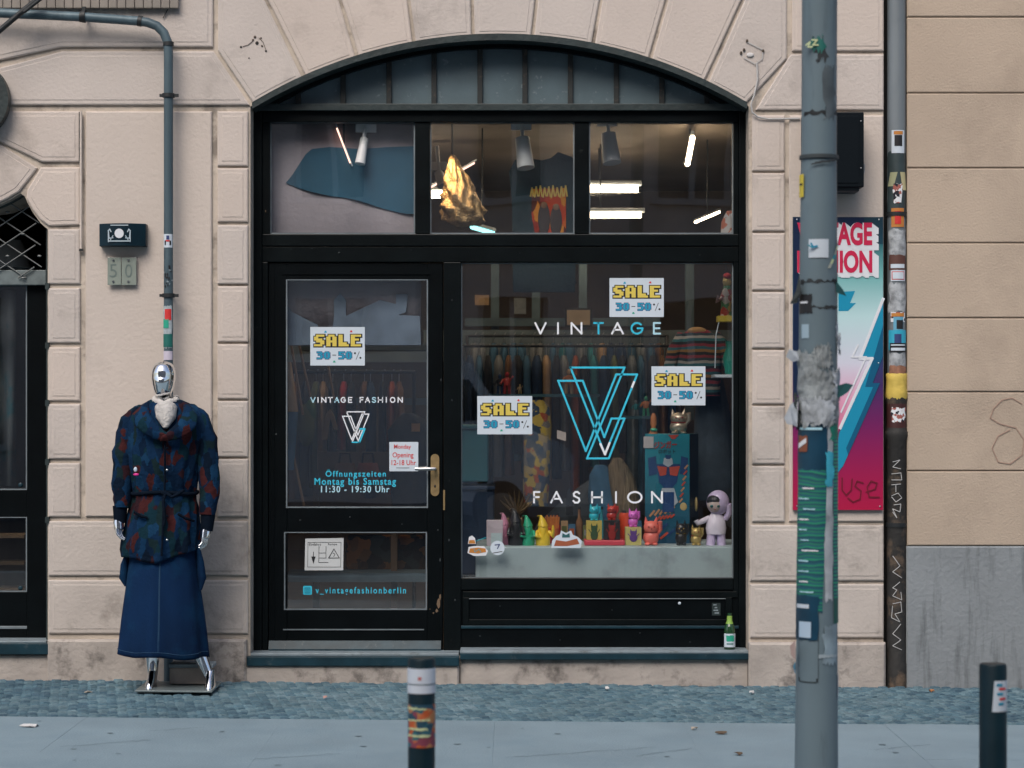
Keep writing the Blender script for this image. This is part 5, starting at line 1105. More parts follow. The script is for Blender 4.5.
mb = MB(); n = 40; bp = []
for k in range(n): t = 2 * math.pi * k / n; bp.append((PX(164.2, YM) + .183 * math.cos(t), YM + .128 * math.sin(t), PZ(492.5, YM) + .006 * math.sin(3 * t)))
mb.tube(bp + [bp[0]], .011, jd, 8, cap=False); 
mb.ell(q(165, 493, YM - .14), (.020, .014, .016), jd); mb.tube([q(166, 493, YM - .145), q(172, 497, YM - .160), q(178, 494, YM - .155), q(184, 490, YM - .15)], [.010, .009, .011, .007], jd, 8); mb.tube([q(165, 494, YM - .145), q(163, 503, YM - .172), q(165, 516, YM - .180), q(164, 526, YM - .182)], [.009, .008, .009, .006], jd, 8); mb.build('belt', mq)
for (x0, y0, x1, y1, sx) in ((178, 514, 194, 521, 1), (134, 512, 148, 518, -1)):
    mb = MB(); mb.tube([q(x0, y0, YM - .150), q((x0 + x1) / 2, (y0 + y1) / 2 + 1, YM - .152 + (.0)), q(x1, y1, YM - (.105 if sx > 0 else .150))], [.007, .009, .006], jd, 8); mb.build('pocket_flap', mq)
mb = MB()
for k, (y, d) in enumerate(((448, .182), (470, .178), (516, .184), (540, .198))): mb.ell(q(167, y, YM - d), (.007, .005, .007), steel_m if k % 2 else jd, seg=10, rings=6)
mb.build('button', mq)
mb = MB(); mb.ell(q(135.5, 469.5, YM - .150), (.010, .006, .014), mat('pale_brooch', (.5, .6, .7), .3)); mb.ell(q(136, 474.5, YM - .150), (.016, .006, .007), mat('pink_brooch', (.65, .02, .25), .4)); mb.build('brooch', mq)
mb = MB(); wool = mat('white_knit', (.52, .50, .48), .95, var=.15, vscale=30, bump=1.0, bscale=60)
for k, (w_, y, dz) in enumerate(((.058, 399.5, 0), (.070, 405, 0), (.078, 411, -.01))):
    pts = []
    for j in range(21): t = 2 * math.pi * j / 20; pts.append((PX(166, YM) + w_ * math.cos(t), YM - .015 + w_ * 1.0 * math.sin(t) , PZ(y, YM) - .022 * max(0, -math.sin(t)) + .005 * math.sin(5 * t + k)))
    mb.tube(pts, .020, wool, 10, cap=False)
mb.tube([q(166, 408, YM - .11), q(166, 417, YM - .148), q(165.5, 428, YM - .172)], [.062, .055, .012], wool, 14); mb.build('scarf', mq)
# skirt
dn = mat('indigo_denim', (.0022, .018, .060), .9, spec=.15, var=.35, vscale=4, bump=.35, bscale=120, stretch=(1, 1, .4), stain=(.004, .050, .115), stain_amt=.7, stain_scale=2.6, stain_lo=.48, stain_hi=.7)
mb = MB(); prof = [(117, 208, 654.5, .20), (118.5, 206.5, 640, .195), (121.5, 204, 615, .18), (125, 200.5, 590, .165), (128.5, 197.5, 565, .15), (131, 196, 545, .14), (133, 194, 520, .12)]
rings = []
for k in range(len(prof) - 1):
    a, b = prof[k], prof[k + 1]
    for j in range(4): u = j / 4; rings.append(ring(*[a[i] + (b[i] - a[i]) * u for i in range(4)]))
rings.append(ring(*prof[-1]))
def sf_(t, i):
    w_ = max(0, 1 - i / 22); return (1 + w_ * (.035 * math.sin(7 * t + .8) + .02 * math.sin(12 * t + 2) - .04 * max(0, math.cos(9 * t + 1.2)) ** 8 * abs(math.sin(t)) ** 3) - .012 * max(0, math.cos(14 * t + .4)) ** 6 + .008 * noise.noise(Vector((math.cos(t) * 4, math.sin(t) * 4, i * .3))), (-.012 * math.cos(t) - .006 * math.sin(5 * t)) * w_)
mb.loft(rings, dn, 72, cap=False, fn=sf_); sk_o = mb.build('skirt', mq); so = sk_o.modifiers.new('thickness', 'SOLIDIFY'); so.thickness = .004
dl = mat('pale_denim_seam', (.01, .05, .11), .85)
mb = MB()
def on_skirt(ax, y):    # point on the skirt's front for an angle
    for a, b in zip(prof[:-1], prof[1:]):
        if b[2] <= y <= a[2]:
            u = (a[2] - y) / (a[2] - b[2]); r_ = ring(*[a[i] + (b[i] - a[i]) * u for i in range(4)]); i_ = (654.5 - y) / 134.5 * 24
            k, dz = sf_(ax, i_); return Vector((r_[0] + r_[3] * k * math.cos(ax), r_[1] + r_[4] * k * math.sin(ax) - .001, r_[2] + dz))
for a_ in (-math.pi / 2 + .03, -math.pi / 2 + .05): mb.tube([on_skirt(a_, y) for y in range(560, 654, 6)], .0022, dl, 6)
mb.tube([on_skirt(-math.pi * k / 40, 649.5) for k in range(1, 40)], .0018, dl, 6, cap=False); mb.build('seam', mq)
for x0, pts in ((0, [(128, 552), (124.5, 565), (123.5, 578), (126, 586)]), (1, [(198, 548), (200, 562), (202, 578), (200.5, 590)])):
    mb = MB(); mb.tube([q(x, y, YM - .02) for x, y in pts], [.012, .022, .024, .008], dn, 12); mb.build('side_pocket', mq)
mb = MB(); x0, x1 = PX(138, YM - .1), PX(214.5, YM - .1); mb.add([(x0, -.60, GZ(x0) + .012), (x1, -.60, GZ(x1) + .012), (x1, -.22, GZ(x1) + .012), (x0, -.22, GZ(x0) + .012), (x0, -.60, GZ(x0) + .022), (x1, -.60, GZ(x1) + .022), (x1, -.22, GZ(x1) + .022), (x0, -.22, GZ(x0) + .022)],
    [(0, 3, 2, 1), (4, 5, 6, 7), (0, 1, 5, 4), (1, 2, 6, 5), (2, 3, 7, 6), (3, 0, 4, 7)], mat('grey_base_plate', (.16, .20, .21), .35, metal=.3)); mb.build('base_plate', mq, bevel=.002)
t = thing('stone_weight', 'pale beige stone block with a blue grey top weighing down the mannequin base', 'weight', (PX(192), -.3, gx + .022))
mb = MB(); Yw = -.36; mb.box(PX(169.5, Yw), PX(209, Yw), Yw, Yw + .12, gx + .024, PZ(668, Yw), mat('beige_block', (.56, .46, .40), .85, var=.15, bump=.5)); mb.build('block', t, bevel=.006)
mb = MB(); mb.box(PX(169, Yw), PX(213, Yw), Yw - .004, Yw + .13, PZ(667.8, Yw), PZ(664, Yw), mat('block_lid', (.28, .33, .36), .5)); mb.build('lid', t, bevel=.003)
# ------------------------------------------------------------------ shop interior
wall_i = mat('interior_wall_brown', (.12, .090, .070), .85, var=.3, vscale=2); ceil_i = mat('interior_ceiling', (.30, .25, .21), .8, var=.2, vscale=1.2)
floor_i = mat('interior_wood_floor', (.10, .06, .035), .5, var=.3, vscale=6); bluegrey = mat('blue_grey_shelf_paint', (.10, .15, .18), .6, var=.2)
rm = thing('shop_room', 'dim brown shop interior behind the display window and door', 'room', (0, 4, .13))
mb = MB()
X0, X1, Yb, zf, zc2 = -3.2, 3.0, 9.0, .13, 3.72
mb.box(X0 - .1, X0, .47, Yb, zf, zc2, wall_i); mb.box(X1, X1 + .1, .47, Yb, zf, zc2, wall_i); mb.box(X0, X1, Yb, Yb + .1, zf, zc2, wall_i); mb.build('wall', rm)
mb = MB(); mb.box(X0, X1, .47, Yb, zf - .1, zf, floor_i); mb.build('floor', rm)
mb = MB(); mb.box(X0, X1, .47, Yb, zc2, zc2 + .1, ceil_i); mb.build('ceiling', rm)
mb = MB()
for x in (495, 536, 583, 690): mb.pbox(x - 4, x + 4, 262, 420, 5.6, 5.7, bluegrey)
mb.pbox(465, 660, 318, 326, 5.5, 5.59, bluegrey); mb.build('partition_frame', rm)
mb = MB(); mb.pbox(-200, 1200, 330, 362, 5.2, 5.3, mat('pale_counter_edge', (.17, .22, .25), .5, var=.4, vscale=2)); mb.build('gallery_rail', rm)
# neighbouring room at the left
rm2 = thing('neighbour_room', 'dark interior behind the glazed door at the left edge', 'room', (PX(-50), 2, .13))
mb = MB(); a, b = PX(-150), PX(60); 
mb.box(a - .3, a - .2, .47, 4, zf, 3, wall_i); mb.box(b + .05, b + .15, .47, 4, zf, 3, wall_i); mb.box(a - .2, b + .05, 4, 4.1, zf, 3, wall_i); mb.box(a - .2, b + .05, .47, 4, 3, 3.1, wall_i); mb.box(a - .2, b + .05, .47, 4, zf - .1, zf, floor_i); mb.build('wall', rm2)
t = thing('curtain', 'grey and teal curtain hanging behind the left edge door glass', 'curtain', (PX(0, .7), .7, .2))
mb = MB(); curt = mat('grey_curtain', (.15, .17, .18), .9, var=.3, vscale=4, stain=(.02, .16, .20), stain_amt=.9, stain_scale=3.2, stain_lo=.52, stain_hi=.6)
xs_ = [PX(-60, .7) + k * .02 for k in range(24)]
vs = [(x, .7 + .03 * math.sin(k * 1.1), z) for z in (PZ(486, .7), PZ(290, .7)) for k, x in enumerate(xs_)]; mb.add(vs, [(k, k + 1, 25 + k - 0, 24 + k) for k in range(23)], curt, True); o = mb.build('cloth', t); so = o.modifiers.new('thickness', 'SOLIDIFY'); so.thickness = .004
for k, y in enumerate((535, 562, 588)):
    mb = MB(); mb.pbox(-80, 24, y, y + 3, .6, .8, mat('shelf_wood', (.16, .10, .05), .6, var=.3, vscale=6, stretch=(1, 4, 4))); tag(mb.build('wooden_shelf'), ('top', 'middle', 'lowest')[k] + ' wooden shelf behind the lower pane of the left edge door', 'shelf')
t = thing('grille_reflection', 'grey cone standing in for a reflection behind the wire grille at the left edge', 'reflection shape', (PX(5, .6), .6, PZ(266, .6)))  # grey cone added in place of a reflection, not a lamp
mb = MB(); mb.loft([(PX(4, .6), .6, PZ(268, .6), .16, .12), (PX(6, .6), .6, PZ(250, .6), .12, .1), (PX(16, .6), .6, PZ(240, .6), .03, .03)], mat('grey_reflection', (.30, .31, .31), .6), 20); mb.build('reflection_cone', t)
# ceiling light tubes
warm = emit_mat('warm_tube', (1, .78, .52), 16); cool = emit_mat('cool_tube', (.35, .95, .9), 2.0); pinkl = emit_mat('pink_tube', (1, .55, .42), 2.2)
def tube_light(p, r_, m, label):
    t = thing('tube_light', label, 'tube light', (p[0] + p[1]) / 2, 'lit tubes under the shop ceiling'); d = (p[1] - p[0]).normalized()
    mb = MB(); mb.tube(p, r_, m, 10); mb.build('tube', t); mb = MB(); up = Vector((0, .0, r_ * 1.6)); mb.tube([p[0] - d * .03 + up, p[1] + d * .03 + up], r_ * .8, white_p, 8); mb.build('fitting', t)
    mb = MB(); m_ = (p[0] + p[1]) / 2 + up
    if zc2 - m_.z > .05: mb.tube([m_, Vector((m_.x, m_.y, zc2))], .006, iron_m, 6); mb.build('rod', t)
tube_light([P(368, 194.5, 5), P(462, 194.5, 5)], .029, warm, 'long horizontal light tube behind the left mullion and the gold hanging')
tube_light([P(560, 189, 5.5), P(638, 189, 5.5)], .030, warm, 'upper horizontal light tube in the right transom window')
tube_light([P(560, 215, 5.2), P(641, 215, 5.2)], .024, warm, 'lower horizontal light tube in the right transom window')
tube_light([P(687.5, 164, 4.6), P(692.5, 138, 3.9)], .020, warm, 'steep slanting light tube at the upper right transom window')
tube_light([P(695.5, 222, 4.6), P(719, 212, 5.2)], .011, warm, 'small slanting light tube in the lower right corner of the right transom window')
tube_light([P(350.5, 163, .27), P(337, 128, .265)], .006, pinkl, 'thin orange light strip in front of the banner in the left transom window')
tube_light([P(430, 187.5, 3.2), P(474, 163, 3.6)], .008, pinkl, 'thin pinkish light strip behind the gold hanging')
tube_light([P(472, 227, 4.4), P(493, 233, 4.0)], .018, cool, 'short turquoise light tube at the bottom of the middle transom window')
tube_light([Vector((-1.0, 1.5, 3.50)), Vector((1.1, 1.5, 3.50))], .025, warm, 'added light tube near the ceiling just inside the window, unseen behind the transom bar')  # unseen tube, added to brighten the garments and figures
tube_light([Vector((-1.3, 2.9, 3.62)), Vector((1.3, 2.9, 3.62))], .025, warm, 'second added light tube behind the first, also unseen behind the transom bar')  # second unseen tube, added for more fill on the stock
# spot lamps
def spot(x, y0, y1, Y, w, ang, label, extra=True):
    t = thing('spot_lamp', label, 'spotlight', P(x, y0, Y), 'spot lamps over the display'); mb = MB(); sg = mat('grey_white_lamp', (.62, .62, .62), .5)
    a = P(x, y0, Y); b = P(x + ang, y1, Y - .05); mb.tube([a.lerp(b, .25), b], [w * .8, w], sg, 18); mb.build('lamp_head', t, bevel=.004)
    mb = MB(); mb.tube([P(x, y0 - 22, Y), a.lerp(b, .35)], .012, sg, 8); mb.obox(P(x, y0 - 2, Y), .12, .03, .05, Matrix.Identity(3), sg); mb.build('bracket', t)
spot(521, 128, 168, .42, .052, 5, 'white box shaped spot lamp in the middle transom window')
spot(607, 124, 163, .5, .055, 5, 'grey white round spot lamp in the right transom window')
spot(366, 130, 164, .262, .030, -6, 'pale spot lamp standing in for a reflection over the banner, left transom window')  # lamp shape placed here to imitate a reflection over the banner
spot(437, 168, 186, 1.2, .035, 6, 'small silver spot lamp beside the gold hanging')
# banner behind the left transom and door top
t = thing('fabric_banner', 'pinkish grey hanging banner with blue wave print behind the left transom window', 'banner', (PX(340, 1.0), 1.0, PZ(346, 1.0)))
bn = mat('pinkish_banner', (.37, .325, .35), .9, var=.16, vscale=2.4, bump=.5, bscale=30); bb = mat('banner_blue', (.035, .12, .19), .85, var=.15, vscale=5)
YBN = .305; YB1 = .296
mb = MB(); n = 24; xs_ = [PX(258, YBN) + (PX(421, YBN) - PX(258, YBN)) * k / n for k in range(n + 1)]
vs = [(x, YBN + .005 * math.sin(k * .9), z) for z in (PZ(346, YBN), PZ(112, YBN)) for k, x in enumerate(xs_)]; mb.add(vs, [(k, k + 1, n + 2 + k, n + 1 + k) for k in range(n)], bn, True); o = mb.build('cloth', t); so = o.modifiers.new('thickness', 'SOLIDIFY'); so.thickness = .003
mb = MB(); mb.prism(pp([(286, 183), (293, 174), (300, 163), (306, 154), (312, 149), (330, 147), (360, 149), (390, 147), (421, 146), (421, 214), (408, 214), (396, 212), (384, 209), (372, 205), (360, 201), (346, 198), (330, 196), (312, 192), (298, 188)], YB1), YB1 - .004, YB1, bb)
mb.build('wave_print', t)
mb = MB()
for pts in ([(334, 318), (334, 300), (340, 293), (346, 300), (346, 316), (380, 300), (396, 304), (396, 294), (408, 294), (406, 312), (398, 315), (420, 316), (421, 345), (330, 345)], [(284, 345), (284, 300), (292, 312), (304, 318), (318, 325), (318, 345)]):
    mb.prism(pp(pts, YB1), YB1 - .004, YB1, mat('banner_faded_blue', (.16, .21, .28), .85, var=.25, vscale=8))
mb.build('faded_print', t)
# middle transom: hanging T-shirt with flame print
tc_ = mat('dark_teal_tee', (.010, .028, .034), .85, var=.2, vscale=5, bump=.4)
t = thing('hanging_tshirt', 'dark T-shirt with orange flame print and yellow lettering hanging in the middle transom window', 'T-shirt', (PX(541, .48), .48, PZ(290, .48)))
mb = MB(); mb.prism(pp([(513, 292), (512, 200), (509, 172), (515, 160), (527, 155), (534, 159), (542, 160.5), (551, 158), (558, 152), (572, 157), (580, 168), (577, 200), (575, 292)], .48), .48, .53, tc_); mb.build('cloth', t, bevel=.015, seg=3)
mb = MB(); fl = patch_mat('flame_print', [(.45, .05, .01), (.60, .22, .02), (.10, .02, .01), (.55, .12, .01), (.30, .03, .01)], 20, .8, (1, 1, .5)); Y = .474
mb.prism(pp([(532, 189), (566, 188), (566, 233), (562, 240), (536, 240), (531.5, 214)], Y), Y, Y + .003, fl)
for x, yy, rz in ((544, 219, .10), (556, 221, .095)): mb.ell(P(x, yy, Y), (.036, .003, rz), mat('print_silhouette', (.045, .03, .025), .8)); mb.ell(P(x, yy - 14, Y - .002), (.020, .003, .020), mat('print_face', (.20, .10, .05), .8))  # dark silhouettes of the two printed figures
for k in range(9): mb.stroke(pp([(530.5 + k * 4.2, 196 + (k % 2)), (532 + k * 4.2, 188 - (k % 3)), (533.5 + k * 4.2, 196)], Y), .009, Y - .004, mat('print_yellow', (.62, .42, .08), .7))
mb.build('print', t)
# gold hanging sculpture
t = thing('gold_hanging', 'golden shimmering sequin dress hanging in the middle transom window', 'dress', (PX(461, .7), .7, PZ(226, .7)))
gold = mat('gold_sequin', (.70, .46, .22), .38, metal=.75, var=.25, vscale=40, bump=1.0, bscale=110)
mb = MB(); Y = .5; r0 = [(465, 226, 12, .03), (463, 221, 19, .08), (461.5, 210, 20.5, .10), (460, 196, 17.5, .10), (458, 184, 13.5, .07), (455, 171, 8, .05), (453, 160, 4.5, .03), (452, 155, 2, .012)]; rg_ = [tuple(a + (b - a) * j / 4 for a, b in zip(r0[k], r0[k + 1])) for k in range(7) for j in range(4)] + [r0[-1]]
mb.loft([(PX(x, Y), Y, PZ(y, Y), w_ * .00605, d) for x, y, w_, d in rg_], gold, 60, fn=lambda t_, i: 1 + .10 * math.sin(5 * t_ + .9 * i) + .06 * math.sin(11 * t_ - .7 * i) + .12 * noise.noise(Vector((math.cos(t_) * 2, math.sin(t_) * 2, i * .8))))
for v in mb.v: v.x += .018 * noise.noise(v * 9); v.z += .02 * noise.noise(v * 11 + Vector((5, 0, 0)))
mb.build('cloth', t)
mb = MB(); mb.tube([P(452, 157, Y), P(452, 90, Y)], .003, iron_m, 6); mb.build('wire', t)
ll = bpy.data.lights.new('spot_lamp_light', 'SPOT'); lo = bpy.data.objects.new('spot_lamp_light', ll); COL.objects.link(lo); ll.energy = 17; ll.color = (1, .72, .42); ll.spot_size = R(40); ll.shadow_soft_size = .03; lo.location = P(441, 150, .42) + Vector((-.08, -.05, .10)); lo.rotation_euler = (P(459, 200, Y) - lo.location).to_track_quat('-Z', 'Y').to_euler()
t = thing('dark_hanging_garment', 'dark garment hem hanging at the top of the display window', 'garment', (PX(535, 1.1), 1.1, PZ(293, 1.1)))
mb = MB(); mb.prism(pp([(513, 292), (516, 250), (560, 250), (577, 283), (566, 290), (552, 284), (530, 291)], 1.1), 1.1, 1.16, tc_); mb.build('cloth', t, bevel=.015)
t = thing('wall_picture', 'small framed beige picture on the back wall behind the word VINTAGE', 'picture', (PX(579, 5.4), 5.4, PZ(327, 5.4)))
mb = MB(); mb.pbox(565, 592, 308, 327, 5.44, 5.47, black_i); mb.build('frame', t); mb = MB(); mb.pbox(567, 590, 310, 325, 5.43, 5.438, mat('beige_print', (.40, .30, .2), .7, var=.2, vscale=6)); mb.build('print', t)
# garments
def gar(x, ytop, Y, thick, depth, H, m, label, grp, cat='garment'):
    t = thing('hanging_garment', label, cat, P(x, ytop, Y), grp); c = P(x, ytop, Y); sd = random.uniform(0, 9); w_ = thick / 2; mb = MB()
    rings = [(c.x, c.y, c.z - H, w_ * 1.15, depth / 2 * .95), (c.x, c.y, c.z - H * .5, w_ * 1.05, depth / 2), (c.x, c.y, c.z - .16, w_, depth / 2), (c.x, c.y, c.z - .06, w_ * .8, depth / 2 * .8), (c.x, c.y, c.z - .01, w_ * .4, depth / 2 * .25)]
    mb.loft(rings, m, 20, fn=lambda a, i: 1 + .12 * math.sin(6 * a + sd + i)); mb.build('cloth', t)
    mb = MB(); mb.tube([c + Vector((0, 0, -.02)), c + Vector((0, 0, .05)), c + Vector((.015, 0, .07))], .003, steel_m, 6); mb.build('hanger', t); return t
pal = {'navy': (.018, .05, .12), 'black': (.012, .013, .016), 'grey': (.22, .24, .26), 'denim': (.05, .14, .24), 'brown': (.20, .10, .05), 'rust': (.38, .09, .03), 'olive': (.12, .14, .05), 'red': (.45, .03, .03), 'tan': (.45, .29, .16), 'teal': (.03, .22, .26)}
gm_ = {k: mat('cloth_' + k, v, .9, var=.25, vscale=10, bump=.4) for k, v in pal.items()}
seq = ['navy', 'denim', 'black', 'grey', 'brown', 'black', 'denim', 'navy', 'tan', 'black', 'grey', 'rust', 'black', 'teal', 'navy', 'olive', 'black', 'grey', 'denim', 'black', 'brown', 'navy']
Y = 2.3
t = thing('clothes_rail', 'dark clothes rail across the shop behind the large V emblem', 'clothes rail', P(555, 440, Y), 'clothes rails')
mb = MB(); mb.tube([P(462, 346, Y), P(680, 346, Y)], .010, iron_m, 10); mb.build('rail', t)
for x in (463, 679):
    mb = MB(); a = P(x, 346, Y); mb.tube([a, Vector((a.x, a.y, zf))], .012, steel_m, 10); mb.build('leg', t)
for k, cn in enumerate(seq):
    gar(469 + k * 9.6 + random.uniform(-1.5, 1.5), 354, Y, random.uniform(.055, .085), .42, random.uniform(.65, 1.0), gm_[cn], cn + ' garment on the rail behind the V emblem, number %d from its left end' % (k + 1) if False else cn + ' garment hanging edge on from the rail behind the V emblem', 'garments on the rear rail, alike in the dim light')
Y = 2.0
t = thing('clothes_rail', 'dark clothes rail seen through the door glass', 'clothes rail', P(350, 440, Y), 'clothes rails')
mb = MB(); mb.tube([P(284, 372, Y), P(415, 372, Y)], .012, iron_m, 10); mb.build('rail', t)
for x in (285, 414):
    mb = MB(); a = P(x, 372, Y); mb.tube([a, Vector((a.x, a.y, zf))], .012, iron_m, 10); mb.build('leg', t)
for k, cn in enumerate(['brown', 'black', 'olive', 'tan', 'black', 'red', 'black', 'brown', 'navy', 'black', 'rust', 'brown']):
    gar(296 + k * 9.5 + random.uniform(-2, 2), 380, Y, random.uniform(.05, .08), .4, random.uniform(.45, .8), gm_[cn], cn + ' garment on the dark rail seen through the door glass', 'garments on the rail behind the door, alike in the dim light')
# shelves with folded clothes seen through the door
for k, (y, m, nm) in enumerate(((345, bluegrey, 'upper'), (398, bluegrey, 'lower'))):
    mb = MB(); mb.pbox(300, 432, y, y + (7 if k else 5), 2.6, 3.0, m); tag(mb.build('wall_shelf'), nm + ' blue grey shelf seen through the door glass', 'shelf')
for k in range(9):
    cn = ['black', 'red', 'brown', 'rust', 'black', 'red', 'navy', 'brown', 'black'][k]; mb = MB(); x = 306 + k * 13; h = random.uniform(11, 20)
    mb.pbox(x, x + 12, 345 - h, 344.8, 2.64, 2.9, gm_[cn]); o = mb.build('folded_clothes', bevel=.02); tag(o, 'stack of folded %s clothes on the upper shelf behind the door' % cn, 'folded clothes', 'folded stacks on the upper shelf')
# leaning wooden sticks, denim sleeve, coat, bench
wood = mat('pale_wood', (.32, .18, .08), .6, var=.2, vscale=8)
for (a, b, Y, lab) in (((290, 338), (303, 415), 1.0, 'pale wooden stick leaning at the upper left of the door glass'), ((297, 335), (311, 400), 1.1, 'short pale wooden stick right of the other stick in the door glass'), ((288, 430), (304, 506), .9, 'pale wooden stick in the lower left corner of the door glass'), ((328, 365), (334, 400), 1.5, 'thin wooden stick below the sale notice in the door glass')):
    mb = MB(); mb.tube([P(*a, Y), P(*b, Y)], .008, wood, 8); tag(mb.build('wooden_stick'), lab, 'stick')
t = thing('jeans', 'blue jeans and beige top hanging at the left edge of the door glass', 'jeans', P(289, 440, .9))
mb = MB(); mb.loft([(PX(289, .9), .9, PZ(470, .9), .03, .05), (PX(290, .9), .9, PZ(412, .9), .05, .06)], gm_['denim'], 16); mb.build('leg', t); mb = MB(); mb.loft([(PX(290, .9), .9, PZ(411.5, .9), .05, .06), (PX(288, .9), .9, PZ(362, .9), .02, .05)], gm_['tan'], 16); mb.build('top', t)
t = thing('black_jacket', 'black jacket with an orange tag at the right of the door glass', 'jacket', P(410, 500, 1.2))
mb = MB(); c = 1.2; mb.loft([(PX(414, c), c, PZ(505, c), .14, .10), (PX(413, c), c, PZ(460, c), .15, .12), (PX(412, c), c, PZ(430, c), .15, .12), (PX(410, c), c, PZ(418, c), .08, .07), (PX(408, c), c, PZ(413, c), .03, .03)], gm_['black'], 24, fn=lambda a, i: 1 + .05 * math.sin(7 * a + i)); mb.build('cloth', t)
mb = MB(); mb.pbox(411.5, 420, 423.5, 431.5, c - .14, c - .135, mat('orange_tag', (.52, .24, .08), .6)); mb.build('tag', t)
t = thing('wooden_bench', 'brown wooden bench seen low through the door glass', 'bench', P(355, 520, 1.8))
mb = MB(); mb.pbox(318, 392, 452, 478, 1.7, 1.78, mat('bench_wood', (.14, .085, .045), .6, var=.3, vscale=4)); mb.build('backrest', t); mb = MB(); mb.pbox(312, 398, 482, 488, 1.4, 1.78, mat('bench_wood', (.14, .085, .045))); mb.build('seat', t)
for x in (316, 394):
    mb = MB(); a = P(x, 488, 1.45); mb.box(a.x - .02, a.x + .02, 1.45, 1.5, zf, a.z, mat('bench_wood', (.14, .085, .045))); mb.build('leg', t)
mb = MB(); mb.ell(P(306, 425, 1.6), (.06, .06, .14), gm_['olive']); mb.ell(P(310, 412, 1.6), (.04, .04, .08), mat('leaf_green', (.06, .14, .04), .7)); tag(mb.build('green_bundle'), 'green bundle of cloth left of the small V emblem in the door glass', 'cloth bundle')
mb = MB(); mb.prism(pp([(322, 440), (326, 414), (330, 409), (334, 416), (338, 430), (334, 430), (330, 418), (327, 440)], 1.3), 1.3, 1.33, wood); tag(mb.build('wooden_easel'), 'small pale wooden easel left of the small V emblem', 'easel')
t = thing('patterned_rug', 'orange and black patterned rug behind the lower door pane', 'rug', P(385, 580, 1.6))
mb = MB(); mb.pbox(346, 425, 535, 572, 1.6, 1.66, patch_mat('rug_print', [(.05, .03, .02), (.22, .09, .03), (.02, .02, .02), (.14, .07, .03), (.03, .04, .04)], 14, .95)); mb.build('cloth', t, bevel=.02)
mb = MB(); mb.pbox(286, 430, 573, 582, 1.3, 1.6, bluegrey); tag(mb.build('low_plinth'), 'low blue grey plinth behind the lower door pane', 'plinth')
# ---- display window
t = thing('display_platform', 'pale grey display platform along the bottom of the display window', 'platform', (PX(604, .3), .5, PZ(578, .3)))
pf = mat('grey_platform_paint', (.40, .49, .51), .6, var=.1, vscale=4, bump=.1, stain=(.22, .26, .27), stain_amt=.6, stain_scale=4)
PT = PZ(547, .29); mb = MB(); mb.box(PX(475.5, .29), PX(750, .29), .29, 1.0, PZ(590, .29), PT, pf); mb.build('top_box', t, bevel=.006)
YT = .44
def at(x, Y=YT): return Vector((PX(x, Y), Y, PT))
sc_ = (YT - CAMY) / F
def plast(n, c, r_=.35):
    c = tuple(min(.85, v * 1.45) for v in c); return mat('toy_' + n, c, r_, var=.08, vscale=20, coat=.2)
def cat_fig(x, hpx, wpx, m, ma, label, base=None, Y=YT, grp='beckoning cat figurines'):
    b = base if base is not None else at(x, Y); H = hpx * (Y - CAMY) / F; W = wpx * (Y - CAMY) / F
    t = thing('lucky_cat_figurine', label, 'figurine', b, grp); mb = MB()
    mb.ell(b + Vector((0, 0, H * .27)), (W * .42, W * .36, H * .28), m); mb.ell(b + Vector((0, -.01, H * .62)), (W * .40, W * .34, H * .23), m)
    mb.ell(b + Vector((-W * .2, -W * .22, H * .05)), (W * .16, W * .2, H * .06), m); mb.ell(b + Vector((W * .2, -W * .22, H * .05)), (W * .16, W * .2, H * .06), m); mb.build('body', t)
    mb = MB(); mb.tube([b + Vector((W * .32, -W * .05, H * .38)), b + Vector((W * .5, -W * .12, H * .55)), b + Vector((W * .46, -W * .2, H * .83))], [W * .10, W * .10, W * .12], m, 10); mb.build('raised_paw', t)
    for s in (-1, 1):
        mb = MB(); mb.loft([(b.x + s * W * .24, b.y, b.z + H * .76, W * .13, W * .07), (b.x + s * W * .29, b.y, b.z + H * .99, .001, .001)], m, 8); mb.build('ear', t)
    mb = MB()
    for s in (-1, 1): mb.ell(b + Vector((s * W * .15, -W * .33 - .01, H * .65)), (W * .05, W * .03, H * .03), ma, seg=8, rings=5)
    mb.ell(b + Vector((0, -W * .36 - .01, H * .58)), (W * .04, W * .03, H * .02), ma, seg=8, rings=5); mb.build('face', t)
    mb = MB(); n = 14; mb.tube([b + Vector((W * .33 * math.cos(2 * math.pi * k / n), W * .3 * math.sin(2 * math.pi * k / n), H * .46)) for k in range(n + 1)], W * .05, ma, 6, cap=False); mb.build('collar', t); return t
